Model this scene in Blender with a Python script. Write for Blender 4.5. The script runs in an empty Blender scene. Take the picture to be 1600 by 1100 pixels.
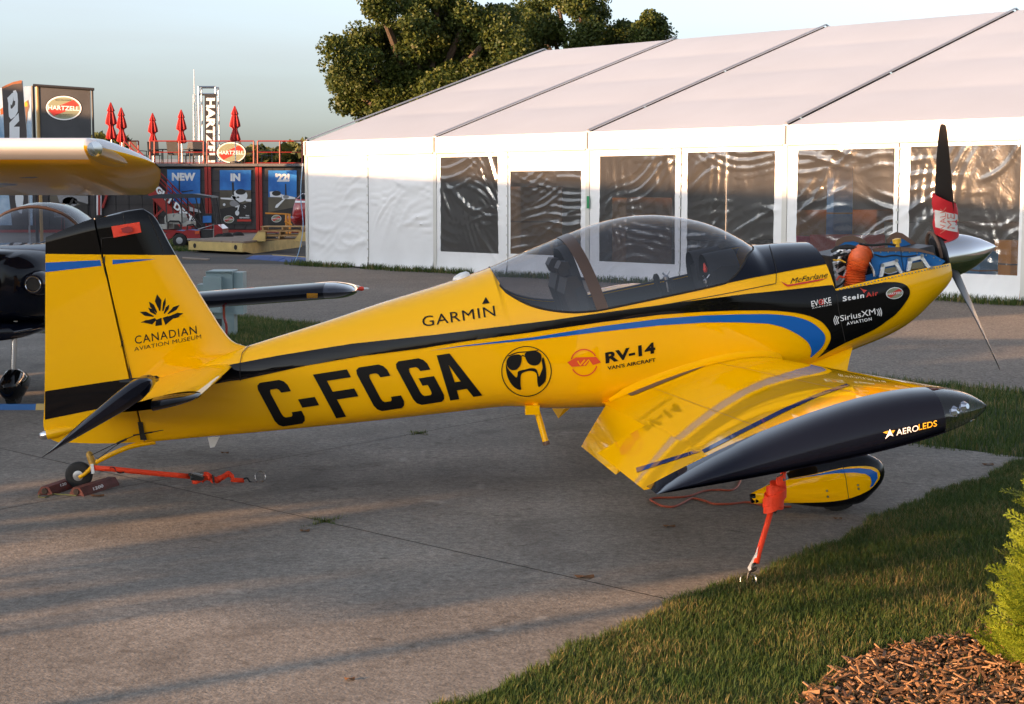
import bpy, bmesh, math, random
import numpy as np
from mathutils import Vector, Matrix, geometry
random.seed(7); RNG = np.random.default_rng(7)
S = bpy.context.scene; COL = S.collection
R_ = math.radians

# ------------------------------------------------------------------ camera
W, H, F, HZ, CH = 1600, 1100, 2500.0, 295.0, 1.95
TH = math.atan((H/2-HZ)/F)
cd = bpy.data.cameras.new('camera'); cam = bpy.data.objects.new('camera', cd); COL.objects.link(cam)
cd.sensor_fit = 'HORIZONTAL'; cd.sensor_width = 36; cd.lens = F/W*36; cd.clip_start = .1; cd.clip_end = 6000
cam.location = (0, 0, CH); cam.rotation_euler = (math.pi/2-TH, 0, 0); S.camera = cam
S.render.resolution_x = 1024; S.render.resolution_y = 704

# ------------------------------------------------------------------ sky, sun, exposure
SUN_EL, SUN_AZ = R_(9), math.atan2(-.85, -.53)        # azimuth from +Y towards +X
SD = Vector((math.sin(SUN_AZ)*math.cos(SUN_EL), math.cos(SUN_AZ)*math.cos(SUN_EL), math.sin(SUN_EL)))
wd = bpy.data.worlds.new('World'); S.world = wd; wd.use_nodes = True
wn, wl = wd.node_tree.nodes, wd.node_tree.links
sky = wn.new('ShaderNodeTexSky'); sky.sky_type = 'NISHITA'; sky.sun_disc = False
sky.sun_elevation = SUN_EL; sky.sun_rotation = SUN_AZ % (2*math.pi)
sky.air_density = .9; sky.dust_density = 2.2; sky.ozone_density = 3.0
bg = wn['Background']; bg.inputs[1].default_value = .15
# thin streaky clouds over the whole dome
tc = wn.new('ShaderNodeTexCoord'); mp = wn.new('ShaderNodeMapping'); mp.inputs['Scale'].default_value = (1.6, 1.6, 11)
nz = wn.new('ShaderNodeTexNoise'); nz.inputs['Scale'].default_value = 1.7; nz.inputs['Detail'].default_value = 7; nz.inputs['Roughness'].default_value = .55
cr = wn.new('ShaderNodeValToRGB'); cr.color_ramp.elements[0].position = .44; cr.color_ramp.elements[1].position = .72
cr.color_ramp.elements[1].color = (.85, .85, .85, 1)
bw = wn.new('ShaderNodeHueSaturation'); bw.inputs['Saturation'].default_value = .3; bw.inputs['Value'].default_value = .88
hs = wn.new('ShaderNodeHueSaturation'); hs.inputs['Saturation'].default_value = .45
mx = wn.new('ShaderNodeMix'); mx.data_type = 'RGBA'
wl.new(tc.outputs['Generated'], mp.inputs[0]); wl.new(mp.outputs[0], nz.inputs['Vector']); wl.new(nz.outputs[0], cr.inputs[0])
gm = wn.new('ShaderNodeGamma'); gm.inputs[1].default_value = 1.0        # high thin cloud evens the dome out
wl.new(sky.outputs[0], gm.inputs[0]); wl.new(gm.outputs[0], bw.inputs['Color']); wl.new(gm.outputs[0], hs.inputs['Color'])
wl.new(cr.outputs[0], mx.inputs[0]); wl.new(hs.outputs[0], mx.inputs[6]); wl.new(bw.outputs[0], mx.inputs[7]); wl.new(mx.outputs[2], bg.inputs[0])
sl = bpy.data.lights.new('sun', 'SUN'); sl.energy = 5.0; sl.angle = R_(.55); sl.color = (1, .56, .28)
so = bpy.data.objects.new('sun', sl); COL.objects.link(so); so.rotation_euler = (-SD).to_track_quat('-Z', 'Y').to_euler(); so.location = SD*60
S.view_settings.view_transform = 'Standard'; S.view_settings.look = 'None'; S.view_settings.gamma = 1
S.view_settings.use_curve_mapping = False; S.view_settings.exposure = 1.52
S.render.engine = 'CYCLES'
try:
    S.cycles.max_bounces = 8; S.cycles.transparent_max_bounces = 24
except Exception: pass

# ------------------------------------------------------------------ photo pixel -> direction
CP = np.array([0, 0, CH]); FW = np.array([0, math.cos(TH), -math.sin(TH)]); UP = np.array([0, math.sin(TH), math.cos(TH)]); RT = np.array([1., 0, 0])
def ray(u, v):
    d = FW+RT*((u-W/2)/F)+UP*((H/2-v)/F); return d/np.linalg.norm(d)
def ground(u, v, z=0.):
    d = ray(u, v); return CP+d*((z-CH)/d[2])
def at_y(u, v, y):
    d = ray(u, v); return CP+d*(y/d[1])
def on_plane(u, v, p0, n):
    d = ray(u, v); n = np.asarray(n, float); return CP+d*(((np.asarray(p0, float)-CP)@n)/(d@n))
# where each enlarged measuring crop of the photograph sits
CROPS = dict(A=(0,100,3.2), B=(0,320,2.29), C=(360,320,2.75), D=(720,320,2.894), E=(1180,170,2.445), F=(860,500,2.162), G=(460,0,2.5),
             H=(960,0,2.292), I=(60,560,4.324), J=(1200,350,4.21), K=(1000,680,3.81), L=(140,130,3.929), M=(0,100,5.5), N=(0,300,3.053), O=(900,680,2.2857), P=(0,740,1.7778))
def cp(t, *pts):
    x, y, s = CROPS[t]; return [(x+a/s, y+b/s) for a, b in pts]

# ------------------------------------------------------------------ mesh helpers
WL = {}
def empty(name, loc, label=None, cat=None, group=None):
    o = bpy.data.objects.new(name, None); COL.objects.link(o); o.location = loc; o.empty_display_size = .2
    WL[o.name] = np.array(loc, float); tag(o, label, cat, group); return o
def tag(o, label=None, cat=None, group=None, kind=None):
    if label: o['label'] = label
    if cat: o['category'] = cat
    if group: o['group'] = group
    if kind: o['kind'] = kind
    return o
def nrm(v):
    v = np.asarray(v, float); l = np.linalg.norm(v); return v/l if l > 1e-12 else v
def frame(d):
    d = nrm(d); a = np.array([0, 0, 1.]) if abs(d[2]) < .9 else np.array([1., 0, 0])
    u = nrm(np.cross(a, d)); return u, np.cross(d, u)
class MB:
    def __init__(s): s.v = []; s.f = []; s.m = []
    def add(s, vs, fs, m=0):
        b = len(s.v); s.v.extend([tuple(map(float, p)) for p in vs]); s.f.extend([tuple(b+i for i in f) for f in fs]); s.m.extend([m]*len(fs)); return s
    def poly(s, pts, m=0): return s.add(pts, [tuple(range(len(pts)))], m)
    def box(s, c, d, rz=0, m=0, ax=None):
        c = np.asarray(c, float); d = np.asarray(d, float)/2
        A = np.array([[math.cos(rz), -math.sin(rz), 0], [math.sin(rz), math.cos(rz), 0], [0, 0, 1]]) if ax is None else np.array(ax).T
        vs = [c+A@(d*np.array(k)) for k in ((-1,-1,-1),(1,-1,-1),(1,1,-1),(-1,1,-1),(-1,-1,1),(1,-1,1),(1,1,1),(-1,1,1))]
        return s.add(vs, [(0,3,2,1),(4,5,6,7),(0,1,5,4),(1,2,6,5),(2,3,7,6),(3,0,4,7)], m)
    def bar(s, a, b, w, h=None, m=0, upv=(0,0,1)):
        a = np.asarray(a, float); b = np.asarray(b, float); h = h or w; d = nrm(b-a); u = np.cross(upv, d)
        if np.linalg.norm(u) < 1e-6: u = np.array([1., 0, 0])
        u = nrm(u); n = np.cross(d, u); return s.box((a+b)/2, (np.linalg.norm(b-a), w, h), ax=(d, u, n), m=m)
    def tube(s, path, r, n=8, m=0, caps=True, closed=False):
        P = [np.asarray(p, float) for p in path]; k = len(P); rr = [r]*k if np.isscalar(r) else list(r); vs = []; u = None
        for i in range(k):
            d = nrm(P[(i+1) % k]-P[i-1]) if closed else nrm(P[min(i+1, k-1)]-P[max(i-1, 0)])
            if u is None: u, w = frame(d)
            else: u = nrm(u-d*(u@d)); w = np.cross(d, u)
            vs += [P[i]+rr[i]*(math.cos(2*math.pi*j/n)*u+math.sin(2*math.pi*j/n)*w) for j in range(n)]
        fs = []
        for i in range(k if closed else k-1):
            for j in range(n): fs.append((i*n+j, i*n+(j+1) % n, ((i+1) % k)*n+(j+1) % n, ((i+1) % k)*n+j))
        if caps and not closed: fs += [tuple(range(n-1, -1, -1)), tuple(range((k-1)*n, k*n))]
        return s.add(vs, fs, m)
    def lathe(s, prof, o, d, n=20, m=0):       # prof: (distance along d, radius)
        d = nrm(d); u, w = frame(d); o = np.asarray(o, float); vs = []
        for h, r in prof: vs += [o+d*h+max(r, 1e-4)*(math.cos(2*math.pi*j/n)*u+math.sin(2*math.pi*j/n)*w) for j in range(n)]
        fs = [(i*n+j, i*n+(j+1) % n, (i+1)*n+(j+1) % n, (i+1)*n+j) for i in range(len(prof)-1) for j in range(n)]
        fs += [tuple(range(n-1, -1, -1)), tuple(range((len(prof)-1)*n, len(prof)*n))]
        return s.add(vs, fs, m)
    def grid(s, G, m=0, wrap=False, flip=False):
        a = len(G); b = len(G[0]); vs = [p for r in G for p in r]; fs = []
        for i in range(a-1):
            for j in range(b if wrap else b-1):
                q = (i*b+j, i*b+(j+1) % b, (i+1)*b+(j+1) % b, (i+1)*b+j); fs.append(q[::-1] if flip else q)
        return s.add(vs, fs, m)
    def prism(s, pts, off, m=0):               # a planar outline given thickness
        P = [np.asarray(p, float) for p in pts]; o = np.asarray(off, float); n = len(P)
        fs = [tuple(range(n)), tuple(range(2*n-1, n-1, -1))]+[(i, i+n, (i+1) % n+n, (i+1) % n) for i in range(n)]
        return s.add(P+[p+o for p in P], fs, m)
    def build(s, name, mats, parent=None, smooth=None, base=None, fix=True):
        if not isinstance(mats, (list, tuple)): mats = [mats]
        me = bpy.data.meshes.new(name); o = bpy.data.objects.new(name, me); COL.objects.link(o)
        V = np.array(s.v, float).reshape(-1, 3)
        if parent is not None: b = WL[parent.name]; o.parent = parent
        elif base is not None: b = np.asarray(base, float); o.location = b
        else:
            b = np.array([(V[:,0].min()+V[:,0].max())/2, (V[:,1].min()+V[:,1].max())/2, V[:,2].min()]); o.location = b
        WL[o.name] = np.array(b, float)
        me.from_pydata((V-b).tolist(), [], s.f)
        for m in mats: me.materials.append(m)
        if len(mats) > 1: me.polygons.foreach_set('material_index', s.m)
        me.validate()
        if fix:
            bm = bmesh.new(); bm.from_mesh(me); bmesh.ops.remove_doubles(bm, verts=bm.verts, dist=1e-5)
            bmesh.ops.recalc_face_normals(bm, faces=bm.faces); bm.to_mesh(me); bm.free()
        if smooth is not None:
            me.shade_smooth(); me.set_sharp_from_angle(angle=R_(smooth))
        return o
def copy_tree(o, loc=None, rz=None, parent=None, label=None):
    c = o.copy(); COL.objects.link(c); c.parent = parent
    if loc is not None: c.location = loc; WL[c.name] = np.array(loc, float)
    if rz is not None: c.rotation_euler = (0, 0, rz)
    if label: c['label'] = label
    for ch in [x for x in bpy.data.objects if x.parent == o]: copy_tree(ch, parent=c)
    return c
def pchip(xs, ys):
    xs = np.asarray(xs, float); ys = np.asarray(ys, float); o = np.argsort(xs); xs, ys = xs[o], ys[o]
    h = np.diff(xs); d = np.diff(ys)/h; m = np.zeros(len(xs)); m[0], m[-1] = d[0], d[-1]
    for i in range(1, len(xs)-1):
        if d[i-1]*d[i] > 0:
            w1, w2 = 2*h[i]+h[i-1], h[i]+2*h[i-1]; m[i] = (w1+w2)/(w1/d[i-1]+w2/d[i])
    def f(x):
        x = min(max(x, xs[0]), xs[-1]); i = min(max(int(np.searchsorted(xs, x))-1, 0), len(xs)-2); t = (x-xs[i])/h[i]
        return ((1+2*t)*(1-t)**2)*ys[i]+t*(1-t)**2*h[i]*m[i]+t*t*(3-2*t)*ys[i+1]+t*t*(t-1)*h[i]*m[i+1]
    return f
def spline(pts, n=10, closed=False):
    P = [np.asarray(p, float) for p in pts]; k = len(P); out = []
    for i in range(k if closed else k-1):
        g = lambda j: P[j % k] if closed else P[min(max(j, 0), k-1)]
        a, b, c, d = g(i-1), g(i), g(i+1), g(i+2)
        for q in range(n):
            t = q/n; out.append(.5*((2*b)+(c-a)*t+(2*a-5*b+4*c-d)*t*t+(3*b-a-3*c+d)*t**3))
    if not closed: out.append(P[-1])
    return out

# ------------------------------------------------------------------ materials
def new_mat(name):
    m = bpy.data.materials.new(name); m.use_nodes = True; nt = m.node_tree; return m, nt.nodes, nt.links, nt.nodes['Principled BSDF']
def mat(name, col, rough=.5, metal=0, coat=0, spec=.5, var=None, bump=None, alpha=1, sheen=0, trans=0):
    """var=(scale, amount[, second colour]) mottles the colour; bump=(scale, strength) gives fine relief"""
    m, n, l, b = new_mat(name)
    b.inputs['Base Color'].default_value = (*col, 1); b.inputs['Roughness'].default_value = rough; b.inputs['Metallic'].default_value = metal
    b.inputs['Coat Weight'].default_value = coat; b.inputs['Coat Roughness'].default_value = .025; b.inputs['Specular IOR Level'].default_value = spec
    b.inputs['Alpha'].default_value = alpha; b.inputs['Transmission Weight'].default_value = trans
    tc = n.new('ShaderNodeTexCoord')
    if var:
        t = n.new('ShaderNodeTexNoise'); t.inputs['Scale'].default_value = var[0]; t.inputs['Detail'].default_value = 6; t.inputs['Roughness'].default_value = .6
        l.new(tc.outputs['Object'], t.inputs['Vector']); c = n.new('ShaderNodeValToRGB'); a = var[1]
        c2 = var[2] if len(var) > 2 else tuple(min(1, x*(1+a)) for x in col)
        c.color_ramp.elements[0].position = .3; c.color_ramp.elements[1].position = .7
        c.color_ramp.elements[0].color = (*[x*(1-a) for x in col], 1); c.color_ramp.elements[1].color = (*c2, 1)
        l.new(t.outputs[0], c.inputs[0]); l.new(c.outputs[0], b.inputs['Base Color'])
    if bump:
        t = n.new('ShaderNodeTexNoise'); t.inputs['Scale'].default_value = bump[0]; t.inputs['Detail'].default_value = 4
        l.new(tc.outputs['Object'], t.inputs['Vector']); q = n.new('ShaderNodeBump'); q.inputs['Strength'].default_value = bump[1]; q.inputs['Distance'].default_value = .02
        l.new(t.outputs[0], q.inputs['Height']); l.new(q.outputs[0], b.inputs['Normal'])
    return m
def glass_mat(name, tint, rough=.02, refl=.0, bump=None, stretch=(1,1,1), ior=1.45):
    m, n, l, b = new_mat(name); n.remove(b); o = n['Material Output']
    t = n.new('ShaderNodeBsdfTransparent'); t.inputs[0].default_value = (*tint, 1); g = n.new('ShaderNodeBsdfGlossy'); g.inputs['Roughness'].default_value = rough
    lw = n.new('ShaderNodeLayerWeight'); lw.inputs[0].default_value = .5; pw5 = n.new('ShaderNodeMath'); pw5.operation = 'POWER'; pw5.inputs[1].default_value = 5; fr = n.new('ShaderNodeMath'); fr.operation = 'MULTIPLY_ADD'; fr.inputs[1].default_value = .9; fr.inputs[2].default_value = .04; l.new(lw.outputs['Facing'], pw5.inputs[0]); l.new(pw5.outputs[0], fr.inputs[0]); a = n.new('ShaderNodeMath'); a.operation = 'ADD'; a.inputs[1].default_value = refl; a.use_clamp = True
    x = n.new('ShaderNodeMixShader'); l.new(fr.outputs[0], a.inputs[0]); l.new(a.outputs[0], x.inputs[0]); l.new(t.outputs[0], x.inputs[1]); l.new(g.outputs[0], x.inputs[2]); l.new(x.outputs[0], o.inputs[0])
    if bump:
        tc = n.new('ShaderNodeTexCoord'); mp = n.new('ShaderNodeMapping'); mp.inputs['Scale'].default_value = stretch
        z = n.new('ShaderNodeTexNoise'); z.inputs['Scale'].default_value = bump[0]; z.inputs['Detail'].default_value = 3; z.inputs['Distortion'].default_value = .8
        q = n.new('ShaderNodeBump'); q.inputs['Strength'].default_value = bump[1]; q.inputs['Distance'].default_value = .05
        l.new(tc.outputs['Object'], mp.inputs[0]); l.new(mp.outputs[0], z.inputs['Vector']); l.new(z.outputs[0], q.inputs['Height'])
        l.new(q.outputs[0], g.inputs['Normal']); l.new(q.outputs[0], lw.inputs['Normal'])
    return m
def dusty(m, w, col):
    n, l = m.node_tree.nodes, m.node_tree.links; o = n['Material Output']; src = o.inputs[0].links[0].from_socket; d = n.new('ShaderNodeBsdfDiffuse'); d.inputs[0].default_value = (*col, 1)
    x = n.new('ShaderNodeMixShader'); x.inputs[0].default_value = w; l.new(src, x.inputs[1]); l.new(d.outputs[0], x.inputs[2]); l.new(x.outputs[0], o.inputs[0]); return m
M = {}
M['yellow'] = mat('yellow paint', (.97, .485, .0), .45, coat=1, spec=0)
M['yellow'].node_tree.nodes['Principled BSDF'].inputs['Coat IOR'].default_value = 1.42
M['black'] = mat('black paint', (.004, .004, .005), .4, coat=1, spec=0)
M['navy'] = mat('dark navy paint', (.004, .0055, .012), .4, coat=1, spec=0)
M['blue'] = mat('blue paint', (.01, .115, .44), .4, coat=.8, spec=0)
for k_ in ('black', 'navy'): M[k_].node_tree.nodes['Principled BSDF'].inputs['Coat IOR'].default_value = 1.34
M['ink'] = mat('black vinyl lettering', (.006, .0055, .0055), .5, spec=.2)
M['white_ink'] = mat('white vinyl lettering', (.82, .82, .82), .4)
M['red_ink'] = mat('red vinyl lettering', (.55, .035, .02), .4)
M['redor_ink'] = mat('orange red vinyl', (.72, .07, .015), .4)
M['yel_ink'] = mat('yellow vinyl lettering', (.75, .42, .03), .4)
M['alubright'] = mat('bright cast aluminium', (.85,.85,.86), .28, metal=.6, bump=(60,.2))
M['chrome'] = mat('polished metal', (.72, .72, .74), .09, metal=1)
M['steel'] = mat('brushed steel', (.45, .45, .46), .32, metal=1)
M['blackrub'] = mat('black rubber', (.012, .012, .012), .75, bump=(60, .2))
M['darkmetal'] = mat('dark engine metal', (.05, .05, .055), .5, metal=.6, var=(20, .5))
M['prop'] = mat('matt black propeller', (.018, .015, .014), .42)
M['gap'] = mat('panel gap', (.015, .012, .01), .8)
M['interior'] = mat('dark cockpit trim', (.012, .011, .011), .7)
M['leather'] = mat('dark seat leather', (.025, .02, .018), .5)
M['canopy'] = glass_mat('tinted canopy glass', (.74, .75, .79), .012, .04)
M['lens'] = glass_mat('clear lamp lens', (.80, .82, .86), .02, .05)
M['whiteplas'] = mat('white plastic', (.75, .75, .74), .35)
M['orange_strap'] = mat('fluorescent orange webbing', (.95, .06, .012), .6, bump=(90, .3))
M['baffle'] = mat('blue engine baffle', (.015, .14, .40), .35, metal=.25, var=(9, .2))
M['rubseal'] = mat('brown baffle seal', (.13, .075, .05), .7)
M['whitetube'] = mat('white engine mount tube', (.7, .7, .7), .4)
M['hose'] = mat('orange duct hose', (.62, .10, .018), .5, var=(14, .25))
M['tag_red'] = mat('red plastic tag', (.85, .05, .015), .45)
# ------------------------------------------------------------------ decals: flat print laid on a built surface
from mathutils.bvhtree import BVHTree
def bvh_of(*objs):
    vs = []; fs = []
    for o in objs:
        b = len(vs); w = WL[o.name]; vs += [Vector(tuple(np.array(v.co)+w)) for v in o.data.vertices]; fs += [tuple(b+i for i in p.vertices) for p in o.data.polygons]
    return BVHTree.FromPolygons(vs, fs)
def caster(tree, off=.003):
    last = [10.]
    def f(u, v):
        d = Vector(ray(u, v)); h = tree.ray_cast(Vector(CP), d)
        if h[0] is None:
            p = Vector(CP)+d*last[0]; q = tree.find_nearest(p)
            return np.array(q[0])+np.array(q[1])*off if q[0] is not None else np.array(p)
        last[0] = h[3]; n = h[1] if h[1].dot(d) < 0 else -h[1]
        return np.array(h[0])+np.array(n)*off
    return f
def planecast(p0, n, off=.004):
    n = nrm(n); n = n if (CP-np.asarray(p0))@n > 0 else -n
    return lambda u, v: on_plane(u, v, np.asarray(p0)+n*off, n)
def decal(name, shapes, hit, mt, parent, step=14, smooth=True):
    """shapes: list of outlines (or (outline, hole, ...) tuples) or a ready (verts2d, faces)"""
    bm = bmesh.new()
    if isinstance(shapes, tuple) and isinstance(shapes[0], np.ndarray):
        vs = [bm.verts.new((p[0], p[1], 0)) for p in shapes[0]]
        for f in shapes[1]:
            try: bm.faces.new([vs[i] for i in f])
            except ValueError: pass
    else:
        for sh in shapes:
            loops = sh if isinstance(sh, tuple) and len(np.shape(sh[0])) == 2 else (sh,)
            L = [[Vector((p[0], p[1], 0)) for p in q] for q in loops]; flat = [p for q in L for p in q]
            vs = [bm.verts.new(p) for p in flat]
            for t in geometry.tessellate_polygon(L):
                try: bm.faces.new([vs[i] for i in t])
                except ValueError: pass
    if step and bm.verts:
        for ax in (0, 1):
            a = min(v.co[ax] for v in bm.verts); b = max(v.co[ax] for v in bm.verts); k = a+step
            while k < b-.2*step:
                n = [0, 0, 0]; n[ax] = 1; c = [0, 0, 0]; c[ax] = k
                bmesh.ops.bisect_plane(bm, geom=bm.verts[:]+bm.edges[:]+bm.faces[:], plane_co=c, plane_no=n); k += step
    w = WL[parent.name]
    for v in bm.verts: v.co = Vector(tuple(hit(v.co.x, v.co.y)-w))
    for f in bm.faces:
        f.normal_update()
        if f.normal.dot(f.calc_center_median()+Vector(tuple(w))-Vector(CP)) > 0: f.normal_flip()
    me = bpy.data.meshes.new(name); bm.to_mesh(me); bm.free(); me.materials.append(mt)
    if smooth: me.shade_smooth()
    o = bpy.data.objects.new(name, me); COL.objects.link(o); o.parent = parent; WL[o.name] = w; return o
def text2d(body, bold=0., shear=0., space=1.):
    c = bpy.data.curves.new('t', 'FONT'); c.body = body; c.offset = bold; c.shear = shear; c.space_character = space; c.resolution_u = 3
    o = bpy.data.objects.new('t', c); COL.objects.link(o); me = bpy.data.meshes.new_from_object(o.evaluated_get(bpy.context.evaluated_depsgraph_get()))
    V = np.array([v.co[:2] for v in me.vertices]); Fc = [tuple(p.vertices) for p in me.polygons]
    bpy.data.objects.remove(o); bpy.data.curves.remove(c); bpy.data.meshes.remove(me)
    lo, hi = V.min(0), V.max(0); return (V-lo)/(hi-lo), Fc
def text(name, body, bl, br, tl, hit, mt, parent, bold=0., shear=0., step=0, space=1.):
    V, Fc = text2d(body, bold, shear, space); bl, br, tl = map(np.array, (bl, br, tl))
    return decal(name, (np.array([bl+(br-bl)*a+(tl-bl)*b for a, b in V]), Fc), hit, mt, parent, step)
def ell(c, a, b, rot=0, n=40):
    r = R_(rot); return [(c[0]+a*math.cos(t)*math.cos(r)-b*math.sin(t)*math.sin(r), c[1]+a*math.cos(t)*math.sin(r)+b*math.sin(t)*math.cos(r)) for t in np.linspace(0, 2*math.pi, n, endpoint=False)]
def stroke(pts, w):
    P = [np.array(p, float) for p in pts]; L = []; Q = []
    for i in range(len(P)):
        d = nrm(P[min(i+1, len(P)-1)]-P[max(i-1, 0)]); n = np.array([-d[1], d[0]])*w/2; L.append(P[i]+n); Q.append(P[i]-n)
    return L+Q[::-1]
def hartzell(c, a, b, rot, hit, parent, word=True, eps=0):
    """oval propeller-maker's emblem: dark rim, cream field, red diagonal, white letters"""
    decal('emblem_rim', [ell(c, a, b, rot)], hit(0), M['ink'], parent); decal('emblem_ring', [ell(c, a*.96, b*.95, rot)], hit(1), M['white_ink'], parent)
    decal('emblem_field', [ell(c, a*.88, b*.85, rot)], hit(2), M['cream_ink'], parent)
    r = R_(rot); X = np.array([math.cos(r), math.sin(r)]); Y = np.array([-math.sin(r), math.cos(r)]); q = lambda x, y: tuple(np.array(c)+X*x*a+Y*y*b)
    decal('emblem_band', [[q(-.83,.20), q(.52,-.66), q(.83,-.24), q(-.52,.66)]], hit(3), M['red_ink'], parent)
    if word: text('emblem_lettering', 'HARTZELL', q(-.84,.17), q(.84,.17), q(-.84,-.17), hit(4), M['white_ink'], parent, bold=.015)
    return
M['cream_ink'] = mat('cream print', (.25, .26, .16), .45)

# ------------------------------------------------------------------ the yellow aircraft
PSI, AL = R_(5), R_(11)
def rotz(a): c, s = math.cos(a), math.sin(a); return np.array([[c,-s,0],[s,c,0],[0,0,1]])
def roty(a): c, s = math.cos(a), math.sin(a); return np.array([[c,0,s],[0,1,0],[-s,0,c]])
RM = rotz(PSI)@roty(-AL)
_d = ray(1556, 385); ORI = CP+_d*(10.85/(_d@FW))        # spinner tip
def loc(u, v, y=0.):
    d = RM.T@ray(u, v); c = RM.T@(CP-ORI); return c+d*((y-c[1])/d[1])
def wld(p): return RM@np.asarray(p, float)+ORI
def wl_(pts): return [wld(p) for p in pts]
def vec(d): return RM@np.asarray(d, float)
AC = empty('yellow_aircraft', (.35, 10.3, 0), 'yellow and black low-wing taildragger aircraft parked on the concrete with open engine bay', 'aircraft')

wf = pchip([-6.5,-5.83,-5.2,-4.6,-4.0,-3.4,-2.6,-1.9,-1.3,-1.0,-.75,-.56,-.46,-.41], [.03,.055,.16,.28,.40,.52,.585,.575,.53,.49,.43,.35,.28,.235])
def prof(px, k):
    xs, zs = [], []
    for u, v in px:
        y = 0.
        for _ in range(6): l = loc(u, v, y); y = -k*wf(l[0])
        xs.append(l[0]); zs.append(l[2])
    return pchip(xs, zs)
zt = prof([(1480,368),(1400,372),(1300,390),(1287,383),(1275,380),(1225,380),(1172,383),(1150,371),(1120,355.5),(1080,343),(1040,337),(1010,336),(970,340),(930,350),(890,364.5),(840,385.5),(800,402),(768,416.5),(700,441),(600,472),(500,505),(430,527),(385,541),(368,546),(300,572),(205,600)], 0)
zm = prof([(1485,424),(1440,440),(1380,458),(1300,478),(1150,478),(945,505),(800,528),(600,556),(480,575),(370,592),(205,628)], 1)
zb = prof([(1491,436),(1487,446),(1478,462),(1462,483),(1443,503),(1420,520),(1390,535),(1345,552),(1250,590),(1100,630),(960,643),(860,645),(790,642),(700,651),(600,661),(420,677),(300,686),(229,692)], .8)
def sec(x):
    t = min(max((x+1.5)/.9, 0), 1); return wf(x), zt(x), zm(x), zb(x), 2.1, 4.2-1.9*t
def ringpt(x, ph, side):       # ph 0 = top, 1 = widest, 2 = keel
    w, a, m, b, nt, nb = sec(x)
    if ph <= 1: q = ph*math.pi/2; return (x, side*w*math.sin(q)**(2/nt), m+(a-m)*max(math.cos(q), 0)**(2/nt))
    q = (2-ph)*math.pi/2; return (x, side*w*math.sin(q)**(2/nb), m-(m-b)*max(math.cos(q), 0)**(2/nb))
def ph_of(x, z):
    w, a, m, b, nt, nb = sec(x)
    if z >= a: return 0.
    if z >= m: return math.acos(min(1, ((z-m)/(a-m))**(nt/2)))*2/math.pi
    return 2-math.acos(min(1, ((m-z)/(m-b))**(nb/2)))*2/math.pi
def on_body_xz(u, v):
    y = -.5
    for _ in range(25):
        l = loc(u, v, y); y = .5*y+.5*ringpt(l[0], ph_of(l[0], l[2]), -1)[1]
    return l
sl_px = cp('D',(132,296),(150,335),(185,375),(240,418),(330,460),(430,481),(540,486),(640,475),(900,421),(1190,357),(1235,325),(1275,275),(1300,225),(1310,186))
SL = [on_body_xz(*p) for p in sl_px]; SL[0] = loc(*sl_px[0], 0); SL[-1] = loc(*sl_px[-1], 0); SL[0][2] = zt(SL[0][0]); SL[-1][2] = zt(SL[-1][0])
sill_f = pchip([p[0] for p in SL], [p[2] for p in SL]); SX0, SX1 = SL[0][0], SL[-1][0]
def ph_sill(x): return ph_of(x, sill_f(x)) if SX0 < x < SX1 else 0.
XF, XT, XC = -1.285, -5.832, -.412
def shell(mb, xs, p0, p1, n, both=True, off=0., m=0):
    for sd in (-1, 1) if both else (-1,):
        G = []
        for x in xs:
            a, b = p0(x), p1(x); row = []; pl = list(np.linspace(a, b, n+1)) if not (b == 2 and a < 1) else list(np.linspace(a, 1, n//2+1))+list(np.linspace(1, 2, n-n//2+1))[1:]
            for ph_ in pl:
                p = np.array(ringpt(x, ph_, sd))
                if off:
                    w, zz, m_, bb, _, _ = sec(x); nn = nrm((0, p[1]/w**2, (p[2]-m_)/max(zz-m_, .05)**2 if p[2] > m_ else (p[2]-m_)/max(m_-bb, .05)**2)); p = p+nn*off
                row.append(wld(p))
            G.append(row)
        mb.grid(G, m, flip=(sd > 0))
    return mb
xs_f = sorted(set(list(np.linspace(XT, XF, 110))+[SX0, SX1]+list(np.linspace(SX0, SX0+.15, 10))+list(np.linspace(SX1-.15, SX1, 12))))
fus = shell(MB(), xs_f, ph_sill, lambda x: 2., 40)
w0 = [wld(ringpt(XT, p, -1)) for p in np.linspace(0, 2, 20)]+[wld(ringpt(XT, p, 1)) for p in np.linspace(2, 0, 20)][1:-1]; fus.poly(w0)
FUS = fus.build('fuselage', M['yellow'], AC, smooth=50)
# firewall
fwr = [wld(ringpt(XF-.03, p, -1)) for p in np.linspace(0, 2, 24)]+[wld(ringpt(XF-.03, p, 1)) for p in np.linspace(2, 0, 24)][1:-1]
MB().poly(fwr).build('firewall', M['steel'], AC)
# engine cowl: lower half only, the upper half has been taken off
rim_px = [(1305,451.5),(1340,443),(1400,429),(1445,419),(1484,411)]
RIMP = [on_body_xz(*p) for p in rim_px]; rim_f = pchip([p[0] for p in RIMP], [p[2] for p in RIMP])
xs_c = list(np.linspace(XF+.00002, -.60, 24))+list(np.linspace(-.585, XC, 16))
cw = shell(MB(), xs_c, lambda x: ph_of(x, rim_f(x)), lambda x: 2., 30)
shell(cw, xs_c, lambda x: ph_of(x, rim_f(x)), lambda x: 2., 30, off=-.012, m=1)
COWL = cw.build('lower_cowl', [M['yellow'], M['interior']], AC, smooth=50)
# cowl lip studs
st = MB()
for x in np.linspace(XF+.03, XC-.03, 34):
    p = np.array(ringpt(x, ph_of(x, rim_f(x)-.012), -1)); st.lathe([(0, .006), (.004, .004)], wld(p-np.array([0, .001, 0])), vec((0, -1, 0)), 6)
st.build('cowl_fastener', M['steel'], COWL)['kind'] = 'stuff'
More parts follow.
